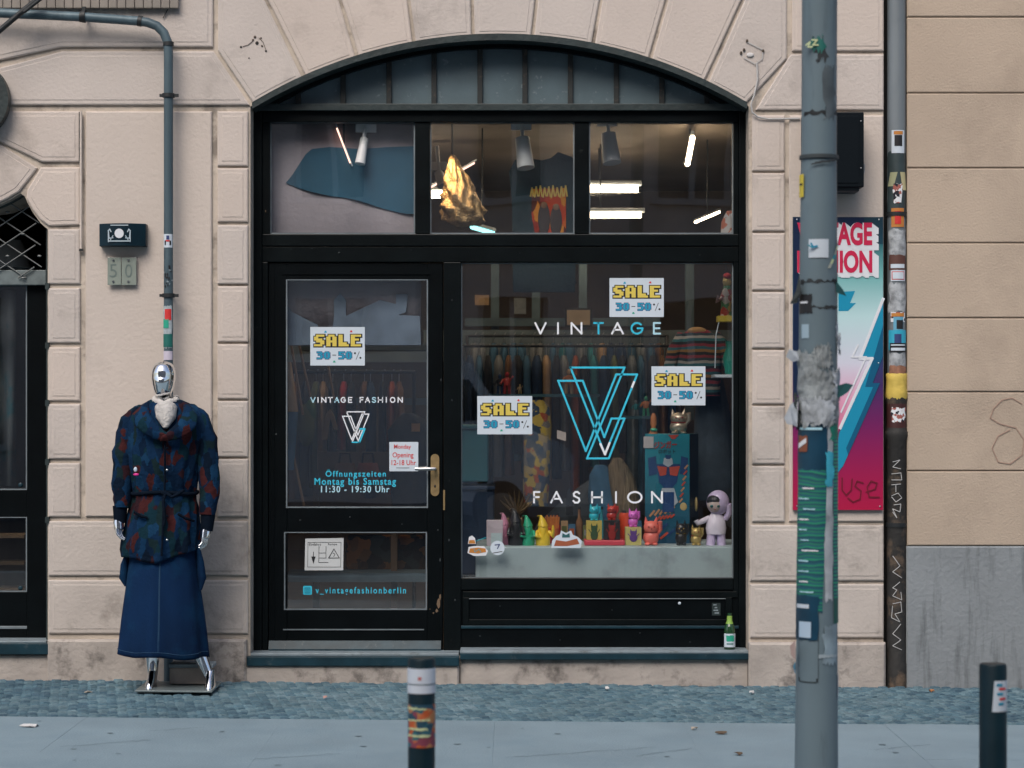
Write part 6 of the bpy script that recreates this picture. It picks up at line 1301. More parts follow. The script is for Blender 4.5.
def gnome(x, hpx, wpx, m, label, Y=YT, finger=False):
    b = at(x, Y); H = hpx * sc_; W = wpx * sc_; t = thing('garden_gnome', label, 'gnome', b, 'garden gnomes'); mb = MB()
    mb.loft([(b.x, b.y, b.z, W * .42, W * .36), (b.x, b.y, b.z + H * .12, W * .46, W * .4), (b.x, b.y, b.z + H * .35, W * .44, W * .38), (b.x, b.y, b.z + H * .52, W * .32, W * .3), (b.x, b.y, b.z + H * .6, W * .28, W * .27), (b.x, b.y, b.z + H * .66, W * .2, W * .2)], m, 18); mb.build('body', t)
    mb = MB(); mb.loft([(b.x, b.y, b.z + H * .62, W * .34, W * .32), (b.x - W * .02, b.y, b.z + H * .72, W * .27, W * .26), (b.x - W * .06, b.y, b.z + H * .85, W * .17, W * .17), (b.x - W * .18, b.y, b.z + H * .97, W * .10, W * .1), (b.x - W * .34, b.y, b.z + H * .94, W * .06, W * .06)], m, 16); mb.build('hat', t)
    mb = MB(); mb.loft([(b.x, b.y - W * .34, b.z + H * .30, W * .05, W * .05), (b.x, b.y - W * .32, b.z + H * .42, W * .18, W * .1), (b.x, b.y - W * .24, b.z + H * .57, W * .22, W * .1)], m, 12); mb.ell(b + Vector((0, -W * .34, H * .6)), (W * .07, W * .07, W * .07), m, seg=8, rings=6); mb.build('beard', t)
    mb = MB()
    if finger: mb.tube([b + Vector((W * .36, -.01, H * .45)), b + Vector((W * .62, -.03, H * .30)), b + Vector((W * .62, -.04, H * .52)), b + Vector((W * .62, -.04, H * .66))], [W * .12, W * .12, W * .10, W * .05], m, 8)
    else: mb.tube([b + Vector((W * .36, -.01, H * .45)), b + Vector((W * .44, -.05, H * .30)), b + Vector((W * .2, -W * .4, H * .28))], [W * .11, W * .1, W * .09], m, 8)
    mb.tube([b + Vector((-W * .36, -.01, H * .45)), b + Vector((-W * .44, -.05, H * .30)), b + Vector((-W * .2, -W * .4, H * .28))], [W * .11, W * .1, W * .09], m, 8); mb.build('arm', t); return t
gnome(504.5, 33, 14, plast('pink', (.42, .17, .26)), 'mauve pink garden gnome half behind the clear acrylic card', Y=.50)
gnome(516, 38, 18, plast('black', (.012, .012, .014)), 'black garden gnome left of the green gnome')
gnome(528, 31, 15, plast('green', (.02, .27, .15)), 'green garden gnome between the black and the yellow gnome')
gnome(543, 31, 16, plast('yellow', (.62, .40, .03)), 'bright yellow garden gnome raising a finger', finger=True)
mb = MB(); gr = mat('bronze_leaf', (.13, .08, .035), .4, metal=.6)
for k in range(8):
    a = -60 + k * 17; b = P(517, 515, .62); mb.tube([b, b + Vector((math.sin(R(a)) * .07, -.01, math.cos(R(a)) * .06 + .02)), b + Vector((math.sin(R(a)) * .12, -.01, math.cos(R(a)) * .12 + .03))], [.012, .010, .002], gr, 6)
for k in range(5): mb.ell(P(508 + k * 4.5, 525, .62), (.016, .014, .05), gr)
mb.tube([P(517, 520, .62), Vector((PX(517, .62), .62, PT))], .02, gr, 8)
tag(mb.build('bronze_plant'), 'dark bronze spiky ornament rising behind the black gnome', 'ornament')
t = thing('acrylic_card', 'clear pale pink card holder at the left end of the platform', 'card holder', at(494, .38)); mb = MB(); mb.box(PX(486.5, .38), PX(503, .38), .38, .40, PT, PZ(520, .38), mat('pale_pink_card', (.55, .46, .50), .35)); mb.build('card', t, bevel=.003); mb = MB(); mb.box(PX(491, .38), PX(502, .38), .372, .3785, PT, PZ(533, .38), mat('pale_ice_card', (.48, .58, .60), .35)); mb.build('front_card', t)
for k, (x, c, lab) in enumerate(((549, 'rust', 'left'), (555.5, 'tan', 'right'))):
    mb = MB(); b = at(x, .60); mb.loft([(b.x, b.y, b.z, .018, .018), (b.x, b.y, b.z + .09, .02, .02)], gm_['red' if k == 0 else 'rust'], 14); 
    for j in range(5): mb.tube([b + Vector(((j - 2) * .007, 0, .08)), b + Vector(((j - 2) * .011, 0, .16 + .01 * (j % 2)))], .005, mat('toy_orange', (.5, .16, .04), .5), 6)
    tag(mb.build('pencil_cup', loc=b), lab + ' cup of orange sticks behind the yellow gnome', 'cup', 'cups of sticks')
def crate(x0, x1, ytop, Y, d, m, mp, label, rg, pic=True):
    b = at((x0 + x1) / 2, Y); zt = PZ(ytop, Y); lift = rg; t = thing('toy_box', label, 'box', b + Vector((0, 0, lift)), 'small toy packing boxes'); mb = MB(); mb.box(PX(x0, Y), PX(x1, Y), Y, Y + d, PT + lift + .0006, zt, m); mb.build('carton', t, bevel=.002)
    mb = MB(); c = Vector((b.x, Y - .002, (PT + zt) / 2)); h = (zt - PT) / 2; w_ = (PX(x1, Y) - PX(x0, Y)) / 2
    mb.ell(c + Vector((0, 0, -h * .15)), (w_ * .5, .0015, h * .45), mp, seg=10, rings=6); mb.ell(c + Vector((0, 0, h * .35)), (w_ * .42, .0015, h * .28), mp, seg=10, rings=6)
    for s in (-1, 1): mb.prism([(c.x + s * w_ * .12, c.z + h * .5), (c.x + s * w_ * .45, c.z + h * .45), (c.x + s * w_ * .38, c.z + h * .85)], c.y - .001, c.y, mp); mb.stroke([(c.x + s * w_ * .4, c.z), (c.x + s * w_ * .7, c.z + h * .3)], .005, c.y - .001, mp)
    mb.build('cat_print', t); return Vector((b.x, Y + d / 2, zt))
mb = MB(); tz = .032; mb.box(PX(584.5, .40), PX(625, .40), .40, .56, PT + .0005, PT + tz, mat('coral_tray', (.62, .06, .09), .4)); tag(mb.build('pink_tray', bevel=.006), 'coral pink tray carrying a yellow and a black toy box', 'tray')
yb = mat('yellow_carton', (.55, .42, .10), .5); kb = mat('black_carton', (.02, .018, .02), .5)
p1 = crate(586.5, 602, 521, .43, .09, yb, mat('dark_green_print', (.04, .09, .04), .5), 'yellow toy box with a dark cat print on the coral tray', tz)
p2 = crate(604, 620, 520.5, .43, .09, kb, mat('dark_red_print', (.28, .02, .015), .5), 'black toy box with a red cat print on the coral tray', tz)
p3 = crate(625.5, 641.5, 527.5, .42, .10, mat('pale_yellow_carton', (.55, .47, .16), .5), mat('purple_print', (.12, .04, .22), .5), 'pale yellow toy box with a purple cat print beside the coral tray', 0)
cat_fig(595, 17, 12, plast('turquoise', (.02, .33, .42)), black_i, 'turquoise cat figurine on the yellow box', p1, .475); cat_fig(612, 17, 12, plast('red', (.34, .025, .015)), black_i, 'dark red cat figurine on the black box', p2, .475); cat_fig(634.5, 19, 12, plast('magenta', (.50, .10, .42)), black_i, 'magenta cat figurine on the pale yellow box', p3, .47)
mb = MB(); b = at(624.5, .58); mb.loft([(b.x, b.y, b.z, .028, .028), (b.x, b.y, b.z + .17, .034, .034), (b.x, b.y, b.z + .185, .030, .030)], plast('vermilion', (.55, .06, .02)), 20); mb.loft([(b.x, b.y, b.z + .184, .012, .012), (b.x, b.y, b.z + .2, .010, .010)], black_i, 12); tag(mb.build('red_jar', loc=b), 'vermilion jar behind the magenta cat figurine', 'jar')
cat_fig(651, 29, 19, plast('coral', (.62, .13, .10)), mat('deep_coral', (.35, .05, .04), .5), 'big coral cat figurine in front of the tall teal box')
cat_fig(681, 26, 14, plast('black', (.012, .012, .014)), mat('gold_trim', (.45, .30, .08), .4, metal=.6), 'black and gold cat figurine right of the tall teal box')
cat_fig(696, 21, 13, mat('toy_gold', (.52, .38, .14), .35, metal=.5), mat('deep_coral', (.35, .05, .04), .5), 'small gold cat figurine beside the astronaut doll')
# tall teal toy box
t = thing('tall_toy_box', 'tall teal toy robot box with red Japanese lettering behind the cat figurines', 'box', at(670, .62)); Y = .60
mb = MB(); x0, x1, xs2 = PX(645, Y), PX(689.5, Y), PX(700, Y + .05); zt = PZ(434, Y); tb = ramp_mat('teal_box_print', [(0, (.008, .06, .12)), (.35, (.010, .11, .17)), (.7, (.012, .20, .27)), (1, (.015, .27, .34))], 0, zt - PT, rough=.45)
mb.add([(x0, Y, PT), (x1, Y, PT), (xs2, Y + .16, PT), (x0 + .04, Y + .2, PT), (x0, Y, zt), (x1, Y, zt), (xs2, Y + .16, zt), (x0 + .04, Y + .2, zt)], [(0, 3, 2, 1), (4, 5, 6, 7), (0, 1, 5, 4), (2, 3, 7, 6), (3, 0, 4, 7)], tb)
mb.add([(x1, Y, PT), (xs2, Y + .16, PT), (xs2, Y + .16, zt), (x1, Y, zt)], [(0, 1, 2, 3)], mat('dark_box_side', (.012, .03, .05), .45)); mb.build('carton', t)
mb = MB(); Yq = Y - .003; nv = mat('robot_navy', (.010, .05, .16), .5); rd = mat('robot_red', (.48, .07, .04), .5); sv = mat('robot_silver', (.42, .47, .52), .5); bk = black_i
def pg(pts, m, dy=0): mb.prism(pp(pts, Y), Yq - dy, Yq - dy + .0012, m)
pg([(648, 458), (656, 456), (657, 474), (649, 476)], nv); pg([(681, 456), (688, 458), (687, 475), (680, 474)], nv); pg([(656, 464), (680, 464), (677, 482), (672, 488), (664, 488), (659, 482)], nv); pg([(657, 466), (667, 467), (666, 475), (660, 476)], rd, .002); pg([(669, 467), (680, 466), (677, 476), (670, 475)], rd, .002)
pg([(664, 458), (672, 458), (673, 464), (668, 467), (663, 464)], sv, .002); pg([(665, 455), (671, 455), (670, 459), (666, 459)], nv, .003); pg([(662, 488), (674, 488), (678, 502), (672, 508), (666, 504), (659, 502)], sv, .001); pg([(663, 492), (674, 492), (674, 512), (662, 512)], nv, .003)
mb.build('robot_print', t)
mb = MB(); mb.text('ジンガー', PX(654, Y), PX(677, Y), PZ(448.5, Y), PZ(441, Y), Yq - .001, mat('box_red_ink', (.42, .03, .02), .5), .03, rot=.04); mb.prism(pp([(668, 435), (679, 434.5), (675, 439), (672, 439)], Y), Yq - .001, Yq, rd)
mb.text('ロボット', PX(658.5, Y), PX(675.5, Y), PZ(453.5, Y), PZ(449.5, Y), Yq - .001, bk, .02)
for k in range(5):
    mb.stroke(pp([(650 + k * 5, 516 - k * 1.0), (654 + k * 5, 511 - k * 1.0)], Y), .012, Yq - .001, mat('box_tan_ink', (.48, .26, .13), .5)); mb.stroke(pp([(657 + k * 3.5, 519.5 - k * .5), (660 + k * 3.5, 516.5 - k * .5)], Y), .010, Yq - .002, rd)
for k in range(7): mb.stroke(pp([(679.5 + k * .9, 502 - k * 5.6), (682 + k * .9, 499 - k * 5.6)], Y), .010, Yq - .001, rd if k % 2 else mat('box_tan_ink', (.48, .26, .13), .5))
for k in range(5): mb.stroke(pp([(654 + (k % 3) * 7, 541 - k * 3), (660 + (k % 3) * 7, 536 - k * 3)], Y), .014, Yq - .001, rd if k % 2 else nv)
mb.ell((PX(683.5, Y), Yq, PZ(506.5, Y)), (.021, .0015, .024), mat('box_gold_seal', (.50, .38, .16), .5)); mb.build('lettering', t)
mb = MB(); mb.ell((PX(696, Y + .1), Y + .085, PZ(504, Y + .1)), (.010, .02, .045), mat('box_gold_seal', (.50, .38, .16), .5)); mb.build('side_seal', t)
mb = MB(); mb.pbox(643.5, 653.5, 436.5, 448, Yq - .003, Yq - .002, mat('price_label', (.50, .46, .46), .6)); mb.build('price_label', t)
cat_fig(678.5, 25, 21, mat('toy_silver_gold', (.55, .45, .34), .3, metal=.6), mat('deep_coral', (.35, .05, .04), .5), 'silver and gold cat figurine on top of the tall teal box', Vector((PX(678.5, .70), .70, zt)), .70)
t = thing('small_figurine', 'tiny orange and green figurine on top of the tall teal box', 'figurine', Vector((PX(653, .68), .68, zt))); b = Vector((PX(653.5, .68), .68, zt))
mb = MB(); mb.loft([(b.x, b.y, b.z, .028, .02), (b.x, b.y, b.z + .02, .02, .018), (b.x, b.y, b.z + .04, .012, .012), (b.x, b.y, b.z + .06, .02, .018), (b.x, b.y, b.z + .10, .018, .016), (b.x, b.y, b.z + .125, .008, .008)], mat('toy_orange', (.5, .16, .04), .5), 14); mb.build('body', t); mb = MB(); mb.ell(b + Vector((0, -.02, .025)), (.022, .01, .010), mat('toy_green', (.02, .27, .15), .35)); mb.build('leaf', t)
# astronaut doll
b = at(717, .46); lil = plast('lilac', (.40, .33, .48), .4); wl = plast('pale_lilac', (.55, .50, .58), .4); t = thing('astronaut_doll', 'lilac astronaut doll with a round helmet and one raised arm at the right end', 'doll', b); k = (YT - CAMY) / F
mb = MB(); cxx = b.x
for s in (-1, 1): mb.loft([(cxx + s * 5.5 * k - k, b.y, b.z, 4.4 * k, 6 * k), (cxx + s * 5.2 * k - k, b.y, b.z + 3 * k, 4.6 * k, 5 * k), (cxx + s * 4.4 * k - k, b.y, b.z + 13 * k, 4.6 * k, 4.6 * k)], lil, 16)
mb.loft([(cxx - k, b.y, b.z + 11 * k, 9.5 * k, 7 * k), (cxx - k, b.y, b.z + 17 * k, 10.5 * k, 8 * k), (cxx - k, b.y, b.z + 26 * k, 9 * k, 7 * k), (cxx - k, b.y, b.z + 32 * k, 5 * k, 4 * k)], wl, 20); mb.build('body', t)
mb = MB(); mb.tube([b + Vector((8 * k, 0, 26 * k)), b + Vector((12 * k, -.01, 32 * k)), b + Vector((10.5 * k, -.02, 41 * k))], [3.2 * k, 3.2 * k, 3.6 * k], lil, 12); mb.build('raised_arm', t)
mb = MB(); mb.tube([b + Vector((-8 * k, 0, 27 * k)), b + Vector((-15 * k, -.02, 24 * k)), b + Vector((-20 * k, -.03, 22 * k)), b + Vector((-21.5 * k, -.03, 25 * k))], [2.8 * k, 2.8 * k, 2.6 * k, 2.6 * k], wl, 12); mb.build('arm', t)
mb = MB(); hc = b + Vector((1.0 * k, 0, 42.5 * k)); mb.ell(hc, (11.5 * k, 10 * k, 12.5 * k), lil, seg=24, rings=16); mb.build('helmet', t)
mb = MB(); fc = hc + Vector((-3.0 * k, -3.6 * k, -1.5 * k)); mb.ell(fc, (8.2 * k, 7.2 * k, 8.6 * k), mat('doll_face', (.58, .46, .42), .4), seg=20, rings=12); mb.build('face', t)
mb = MB(); mb.ell(fc + Vector((0, .4 * k, 3.4 * k)), (8.6 * k, 7.4 * k, 6.6 * k), black_i, seg=20, rings=12); mb.build('hair', t)
mb = MB()
for s in (-1, 1): mb.ell(fc + Vector((s * 3.2 * k - 1 * k, -6.3 * k, -1.6 * k)), (1.7 * k, .8 * k, 1.5 * k), mat('eye_green', (.02, .12, .12), .3), seg=10, rings=6)
mb.ell(fc + Vector((-1 * k, -7.0 * k, -5.0 * k)), (1.2 * k, .5 * k, .4 * k), mat('lip_red', (.4, .04, .05), .4), seg=8, rings=5); mb.build('eye', t)
# garments in the window
def vestment(name, pts, Y, d, m, label, cat):
    mb = MB(); mb.prism(pp(pts, Y), Y, Y + d, m); return tag(mb.build(name, bevel=.02, seg=3), label, cat)
def soft(name, prof, Y, ry, m, label, cat, f=7, amp=.05):
    t = thing(name, label, cat, (PX(prof[0][0], Y), Y, PZ(prof[0][1], Y))); mb = MB(); s2 = (Y - CAMY) / F
    mb.loft([(PX(x, Y), Y, PZ(y, Y), w_ / 2 * s2, ry) for x, y, w_ in prof], m, 28, fn=lambda a, i: 1 + amp * math.sin(f * a + i * .6)); mb.build('cloth', t); return t
tr = soft('patterned_trousers', [(536, 506, 24), (536, 480, 26), (537, 450, 27), (537, 425, 28), (538, 408, 22), (538, 400, 12)], .85, .06, patch_mat('yellow_comic_print', [(.36, .24, .05), (.04, .06, .09), (.30, .22, .10), (.30, .07, .03), (.08, .09, .10), (.40, .28, .06), (.16, .14, .12)], 22, .85), 'yellow patterned garment hanging above the yellow gnome', 'garment')
sw = thing('striped_sweater', 'striped knitted sweater in red, black, teal and white behind the right sale notice', 'sweater', (PX(700, .9), .9, PZ(395, .9)))
stp = stripe_mat('sweater_stripes', [(.20, .025, .035), (.02, .022, .025), (.03, .12, .13), (.34, .30, .26), (.03, .05, .06), (.22, .03, .04), (.02, .02, .022), (.26, .13, .04), (.03, .11, .13)], .155, 2, .95, wob=.03)
Y = .9; s2 = (Y - CAMY) / F
mb = MB(); mb.loft([(PX(x, Y), Y, PZ(y, Y), w_ / 2 * s2, ry) for x, y, w_, ry in ((697, 396, 46, .08), (697, 372, 48, .09), (698, 350, 50, .09), (699, 338, 42, .08), (698, 330, 20, .05))], stp, 28, fn=lambda a, i: 1 + .03 * math.sin(7 * a)); mb.build('torso', sw)
for a, c_, e in (((684, 337), (674, 352), (669, 368)), ((714, 338), (726, 350), (730, 372))):
    mb = MB(); mb.tube([P(*a, Y), P(*c_, Y - .03), P(*e, Y - .05)], [.05, .045, .035], stp, 16); mb.build('sleeve', sw)
mb = MB(); mb.ell(P(697, 331, Y - .03), (.06, .03, .025), mat('tan_collar', (.36, .20, .08), .9)); mb.build('collar', sw)
soft('denim_skirt', [(712, 500, 46), (713, 470, 44), (713, 430, 38), (711, 400, 32), (708, 372, 26), (707, 368, 12)], 1.05, .09, mat('worn_grey_denim', (.045, .065, .085), .9, var=.4, vscale=8, bump=.4), 'worn grey blue denim garment behind the astronaut doll', 'garment')
soft('fringed_shawl', [(628, 522, 22), (626, 500, 26), (622, 480, 24), (618, 466, 18), (617, 458, 8)], .95, .05, mat('tan_fringe', (.20, .145, .085), .9, var=.5, vscale=30, stretch=(4, 4, .3), bump=1.0, bscale=30), 'tan fringed shawl below the large V emblem', 'shawl', f=16, amp=.10)
soft('denim_pants', [(614, 545, 40), (612, 520, 42), (606, 495, 36), (602, 475, 26), (600, 465, 10)], 1.15, .08, gm_['denim'], 'folded blue denim behind the tan fringed shawl', 'jeans')
soft('grey_coat', [(572, 545, 86), (575, 525, 76), (583, 505, 52), (592, 488, 30), (598, 478, 12)], 1.3, .12, mat('cloth_charcoal', (.06, .068, .075), .9, var=.3, vscale=6), 'charcoal grey draped cloth behind the word FASHION', 'cloth')
vestment('black_bottle', [(566, 515), (566, 498), (568, 490), (570, 487), (571, 490), (573, 498), (573, 515)], 1.0, .05, black_i, 'slim black bottle shape behind the letter A of FASHION', 'bottle')
vestment('price_tag', [(557, 430), (566, 432.5), (566, 441), (557, 438.5)], .75, .003, mat('cream_tag', (.50, .42, .38), .7), 'small cream price tag left of the large V emblem', 'price tag')
for x0, x1, y0, y1, c, lab in ((463, 488, 425, 482, 'teal', 'dark teal storage box stacked at the left of the display window'), (463, 494, 486, 575, 'navy', 'navy blue storage box on the floor at the left of the display window')):
    t = thing('storage_box', lab, 'box', P((x0 + x1) / 2, y1, 1.0)); mb = MB(); mb.pbox(x0 - 12, x1, y0 + 4, y1, 1.0, 1.4, mat('box_' + c, tuple(v * .6 for v in pal[c]), .6, var=.2)); mb.build('container', t, bevel=.01); mb = MB(); mb.pbox(x0 - 13, x1 + 1, y0, y0 + 3.8, .98, 1.42, mat('box_' + c, pal[c])); mb.build('lid', t, bevel=.006)
def figure(x, y0, y1, Y, m, m2, label):
    b = P(x, y1, Y); k = (Y - CAMY) / F; H = (y1 - y0) * k; W = H * .42; t = thing('toy_figure', label, 'toy figure', b, 'small toy figures on the shelves'); mb = MB()
    for s in (-1, 1): mb.tube([b + Vector((s * W * .28, 0, 0)), b + Vector((s * W * .2, 0, H * .4))], [W * .16, W * .18], m2, 8)
    mb.loft([(b.x, b.y, b.z + H * .38, W * .32, W * .25), (b.x, b.y, b.z + H * .68, W * .42, W * .28), (b.x, b.y, b.z + H * .76, W * .14, W * .14)], m, 14); mb.tube([b + Vector((-W * .4, 0, H * .66)), b + Vector((-W * .7, -.02, H * .45))], W * .12, m, 8); mb.tube([b + Vector((W * .4, 0, H * .66)), b + Vector((W * .65, -.02, H * .8))], W * .12, m, 8); mb.build('body', t)
    mb = MB(); mb.ell(b + Vector((0, 0, H * .87)), (W * .22, W * .2, H * .13), m2, seg=12, rings=8); mb.build('head', t); return t
sh = mat('shelf_edge_teal', (.04, .12, .15), .5)
mb = MB(); mb.pbox(488, 600, 394, 397, 1.5, 1.75, sh); tag(mb.build('display_shelf'), 'narrow teal shelf behind the left arm of the large V emblem', 'shelf')
figure(507, 372, 393.8, 1.6, plast('red', (.34, .025, .015)), gm_['red'], 'red toy figure above the left sale notice'); figure(500, 374, 393.8, 1.62, gm_['black'], gm_['navy'], 'black toy figure left of the red one above the left sale notice'); figure(569, 369, 393.8, 1.6, mat('toy_orange', (.5, .16, .04), .5), gm_['tan'], 'orange toy figure behind the upper left corner of the V emblem'); figure(520, 384, 393.8, 1.6, gm_['tan'], mat('toy_gold', (.52, .38, .14)), 'tan toy figure right of the red one above the left sale notice')
mb = MB(); mb.pbox(625, 652, 416, 419, 1.5, 1.75, sh); tag(mb.build('display_shelf'), 'narrow teal shelf between the V emblem and the right sale notice', 'shelf')
figure(646, 396, 415.8, 1.6, mat('toy_orange', (.5, .16, .04), .5), mat('toy_green', (.02, .27, .15), .35), 'orange and green toy figure left of the right sale notice'); figure(636, 400, 415.8, 1.6, gm_['teal'], gm_['grey'], 'teal toy figure left of the orange and green one')
# gold figure hanging at the top right
t = thing('gold_deity_figure', 'red and gold ornate figure on a yellow stand at the display window upper right', 'figurine', P(725, 322, .5)); b = P(726, 322, .5); k = (.5 - CAMY) / F; au = mat('toy_gold', (.52, .38, .14))
mb = MB(); mb.box(b.x - 9 * k, b.x + 9 * k, .45, .55, b.z, b.z + 6 * k, mat('yellow_stand', (.60, .44, .05), .5)); mb.build('stand', t, bevel=.003)
mb = MB(); mb.loft([(b.x, .5, b.z + 6 * k, 6 * k, .03), (b.x, .5, b.z + 16 * k, 5 * k, .03), (b.x + k, .5, b.z + 26 * k, 6.5 * k, .035), (b.x + k, .5, b.z + 36 * k, 3 * k, .02)], patch_mat('ornate_paint', [(.45, .30, .08), (.35, .04, .02), (.5, .42, .36), (.05, .2, .08)], 30, .5), 16); mb.ell((b.x + k, .5, b.z + 40 * k), (4.5 * k, .02, 5.5 * k), au); mb.build('body', t)
mb = MB(); mb.tube([(b.x - 4 * k, .48, b.z + 24 * k), (b.x - 10 * k, .47, b.z + 20 * k), (b.x - 8 * k, .47, b.z + 26 * k)], [.012, .010, .008], mat('pinkish_arm', (.45, .28, .28), .5), 8); mb.build('arm', t); mb = MB(); mb.ell((b.x + k, .49, b.z + 46 * k), (4 * k, .02, 3 * k), gm_['red']); mb.build('crown', t)
mb = MB(); mb.tube([P(719, 322, .46), P(716, 335, .46), P(715, 368, .46)], .0035, white_p, 6); mb.build('cable', t)
mb = MB(); mb.tube([P(726, 276, .5), P(726, 240, .5)], .003, iron_m, 6); mb.build('hanging_wire', t)
mb = MB(); mb.pbox(715, 748, 374.5, 377.5, .5, .75, white_p); tag(mb.build('glass_shelf', bevel=.002), 'short white shelf at the right edge of the display window', 'shelf')
mb = MB(); b = P(731, 374.4, .62); mb.loft([(b.x, b.y, b.z, .035, .035), (b.x, b.y, b.z + .10, .05, .05), (b.x, b.y, b.z + .16, .03, .03), (b.x, b.y, b.z + .2, .035, .035)], plast('emerald', (.01, .16, .12)), 18); tag(mb.build('green_vase', loc=b), 'emerald green vase on the short white shelf', 'vase')
mb = MB(); Y = .5; mb.loft([(PX(729, Y), Y, PZ(233, Y), .05, .03), (PX(729, Y), Y, PZ(222, Y), .045, .03), (PX(731, Y), Y, PZ(211, Y), .025, .02)], patch_mat('pale_figure_paint', [(.5, .48, .46), (.45, .12, .06), (.5, .5, .52)], 25, .6), 14); tag(mb.build('pale_figurine'), 'pale red and white figurine in the lower right corner of the right transom window', 'figurine')

# more stock behind the front row of the display
rg = random.Random(9)
names = ['red', 'tan', 'denim', 'brown', 'olive', 'rust', 'teal', 'grey', 'navy', 'tan', 'red', 'denim']
for k, cn in enumerate(names):
    x = 557 + k * 7.4; h = rg.uniform(20, 34); Y = .78 + (k % 2) * .06; b = at(x, Y); H = h * .006; w_ = .021
    t = thing('small_stock_bottle' if k % 3 == 0 else 'small_stock_box', cn + (' bottle' if k % 3 == 0 else ' packet') + ' in the dim row behind the front figurines', 'bottle' if k % 3 == 0 else 'packet', b, 'packets and bottles in the back row of the platform')
    mb = MB()
    if k % 3 == 0: mb.loft([(b.x, b.y, b.z, w_, w_), (b.x, b.y, b.z + H * .6, w_, w_), (b.x, b.y, b.z + H * .75, w_ * .4, w_ * .4), (b.x, b.y, b.z + H, w_ * .4, w_ * .4)], gm_[cn], 12); mb.build('body', t); mb = MB(); mb.loft([(b.x, b.y, b.z + H * 1.001, w_ * .5, w_ * .5), (b.x, b.y, b.z + H * 1.08, w_ * .5, w_ * .5)], black_i, 10); mb.build('cap', t)
    else: mb.box(b.x - w_, b.x + w_, b.y, b.y + .04, b.z, b.z + H * .8, gm_[cn]); mb.build('carton', t); mb = MB(); mb.box(b.x - w_ * .7, b.x + w_ * .7, b.y - .002, b.y - .0005, b.z + H * .3, b.z + H * .6, gm_[names[(k + 3) % 12]]); mb.build('print', t)
# clothes hanging higher up at the back, on a high rail
Y = 3.4
t = thing('clothes_rail', 'high clothes rail at the back of the shop above the V emblem', 'clothes rail', P(570, 300, Y), 'clothes rails')
mb = MB(); mb.tube([P(466, 336, Y), P(668, 336, Y)], .010, iron_m, 10); mb.build('rail', t)
for x in (467, 667):
    mb = MB(); a = P(x, 336, Y); mb.tube([a, Vector((a.x, a.y, zf))], .012, steel_m, 10); mb.build('leg', t)
for k in range(20):
    cn = rg.choice(['grey', 'denim', 'tan', 'teal', 'navy', 'brown', 'denim', 'grey', 'red'])
    gar(473 + k * 9.8 + rg.uniform(-2, 2), 342, Y, rg.uniform(.06, .10), .42, rg.uniform(.55, .9), gm_[cn], cn + ' garment hanging from the high rail at the back of the shop', 'garments on the high back rail, alike in the dim light')
# things pinned or hung on the back wall
for k, (x, y, w_, h_, cn, lab) in enumerate(((482, 300, 14, 10, 'tan', 'tan card high on the back wall at the left of the display window'), (520, 306, 12, 16, 'grey', 'grey card on the back wall left of the small beige picture'), (642, 345, 20, 12, 'denim', 'blue card on the back wall under the letter E of VINTAGE'))):
    mb = MB(); mb.pbox(x - w_ / 2, x + w_ / 2, y - h_ / 2, y + h_ / 2, 5.40, 5.42, gm_[cn]); tag(mb.build('wall_card'), lab, 'card')
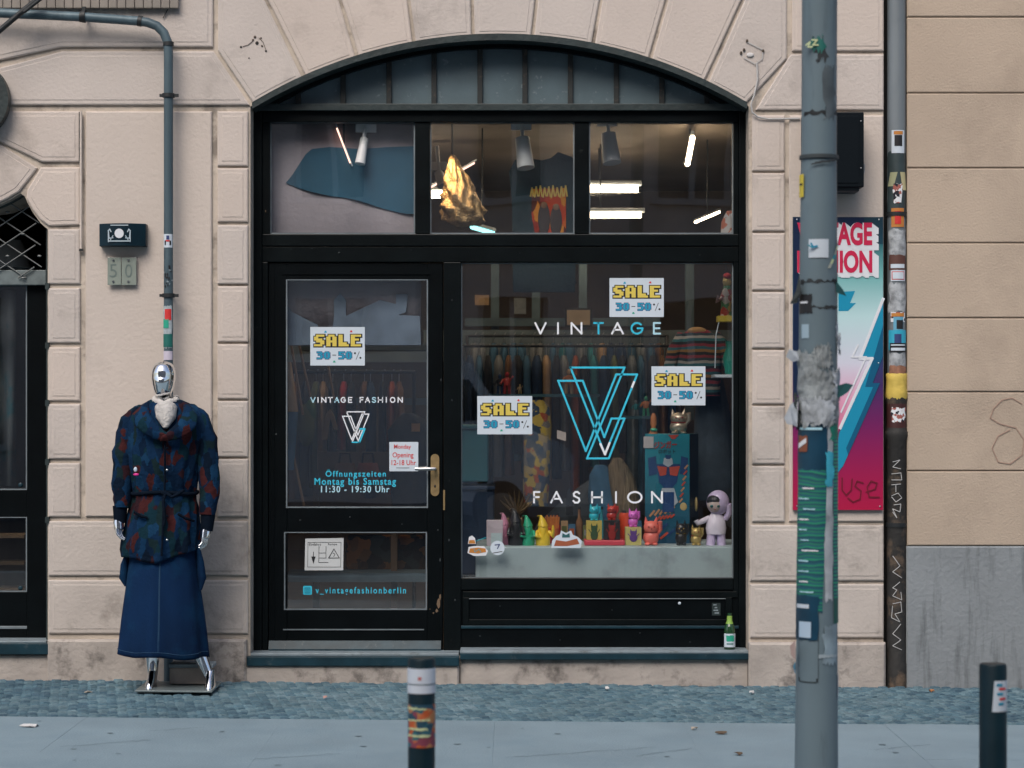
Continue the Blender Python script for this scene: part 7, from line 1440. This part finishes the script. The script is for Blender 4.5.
# skirting shelf with shoes and bags seen low through the door
for k, (x, cn, lab) in enumerate(((345, 'brown', 'brown handbag on the bench shelf seen through the door glass'), (368, 'rust', 'rust red handbag right of the brown one seen through the door glass'))):
    t = thing('handbag', lab, 'handbag', P(x, 482, 1.55)); b = P(x, 481.5, 1.55); mb = MB(); mb.loft([(b.x, b.y, b.z, .07, .04), (b.x, b.y, b.z + .06, .075, .045), (b.x, b.y, b.z + .12, .06, .03)], gm_[cn], 16); mb.build('body', t)
    mb = MB(); mb.tube([b + Vector((-.04, 0, .11)), b + Vector((-.03, 0, .18)), b + Vector((.03, 0, .18)), b + Vector((.04, 0, .11))], .006, gm_['black'], 8); mb.build('handle', t)
# ------------------------------------------------------------------ camera, world, light
cam = bpy.data.cameras.new('camera'); co = bpy.data.objects.new('camera', cam); COL.objects.link(co)
co.location = (0, CAMY, CAMZ); co.rotation_euler = (R(90), 0, 0); cam.sensor_width = 36; cam.lens = F * 36 / 1024; cam.shift_y = (HOR - 384) / 1024
cam.clip_end = 500; cam.clip_start = .1
cam.dof.use_dof = True; cam.dof.focus_distance = 12.05; cam.dof.aperture_fstop = 5.0
sc.camera = co
w = bpy.data.worlds.new('World'); sc.world = w; w.use_nodes = True; nt = w.node_tree; nt.nodes.clear()
bg = nt.nodes.new('ShaderNodeBackground'); wo = nt.nodes.new('ShaderNodeOutputWorld'); sk = nt.nodes.new('ShaderNodeTexSky')
sk.sky_type = 'NISHITA'; sk.sun_disc = False; sk.sun_elevation = R(48); sk.sun_rotation = R(200); sk.air_density = 1.0; sk.dust_density = 4.0; sk.ozone_density = 1.0
bg.inputs[1].default_value = .12; nt.links.new(sk.outputs[0], bg.inputs[0]); nt.links.new(bg.outputs[0], wo.inputs[0])
sl = bpy.data.lights.new('sun', 'SUN'); so = bpy.data.objects.new('sun', sl); COL.objects.link(so)
sl.energy = 1.3; sl.angle = R(35); sl.color = (1, .965, .92); so.location = (0, -5, 12)
d = Vector((math.sin(R(200)) * math.cos(R(48)), math.cos(R(200)) * math.cos(R(48)), math.sin(R(48))))   # towards the sun
so.rotation_euler = d.to_track_quat('Z', 'Y').to_euler()
sc.view_settings.view_transform = 'Standard'; sc.view_settings.look = 'None'; sc.view_settings.gamma = 1; sc.view_settings.use_curve_mapping = False
sc.view_settings.exposure = 0.5
sc.render.engine = 'CYCLES'; sc.cycles.use_denoising = True; sc.cycles.max_bounces = 8; sc.cycles.transparent_max_bounces = 16; sc.cycles.caustics_reflective = False; sc.cycles.caustics_refractive = False
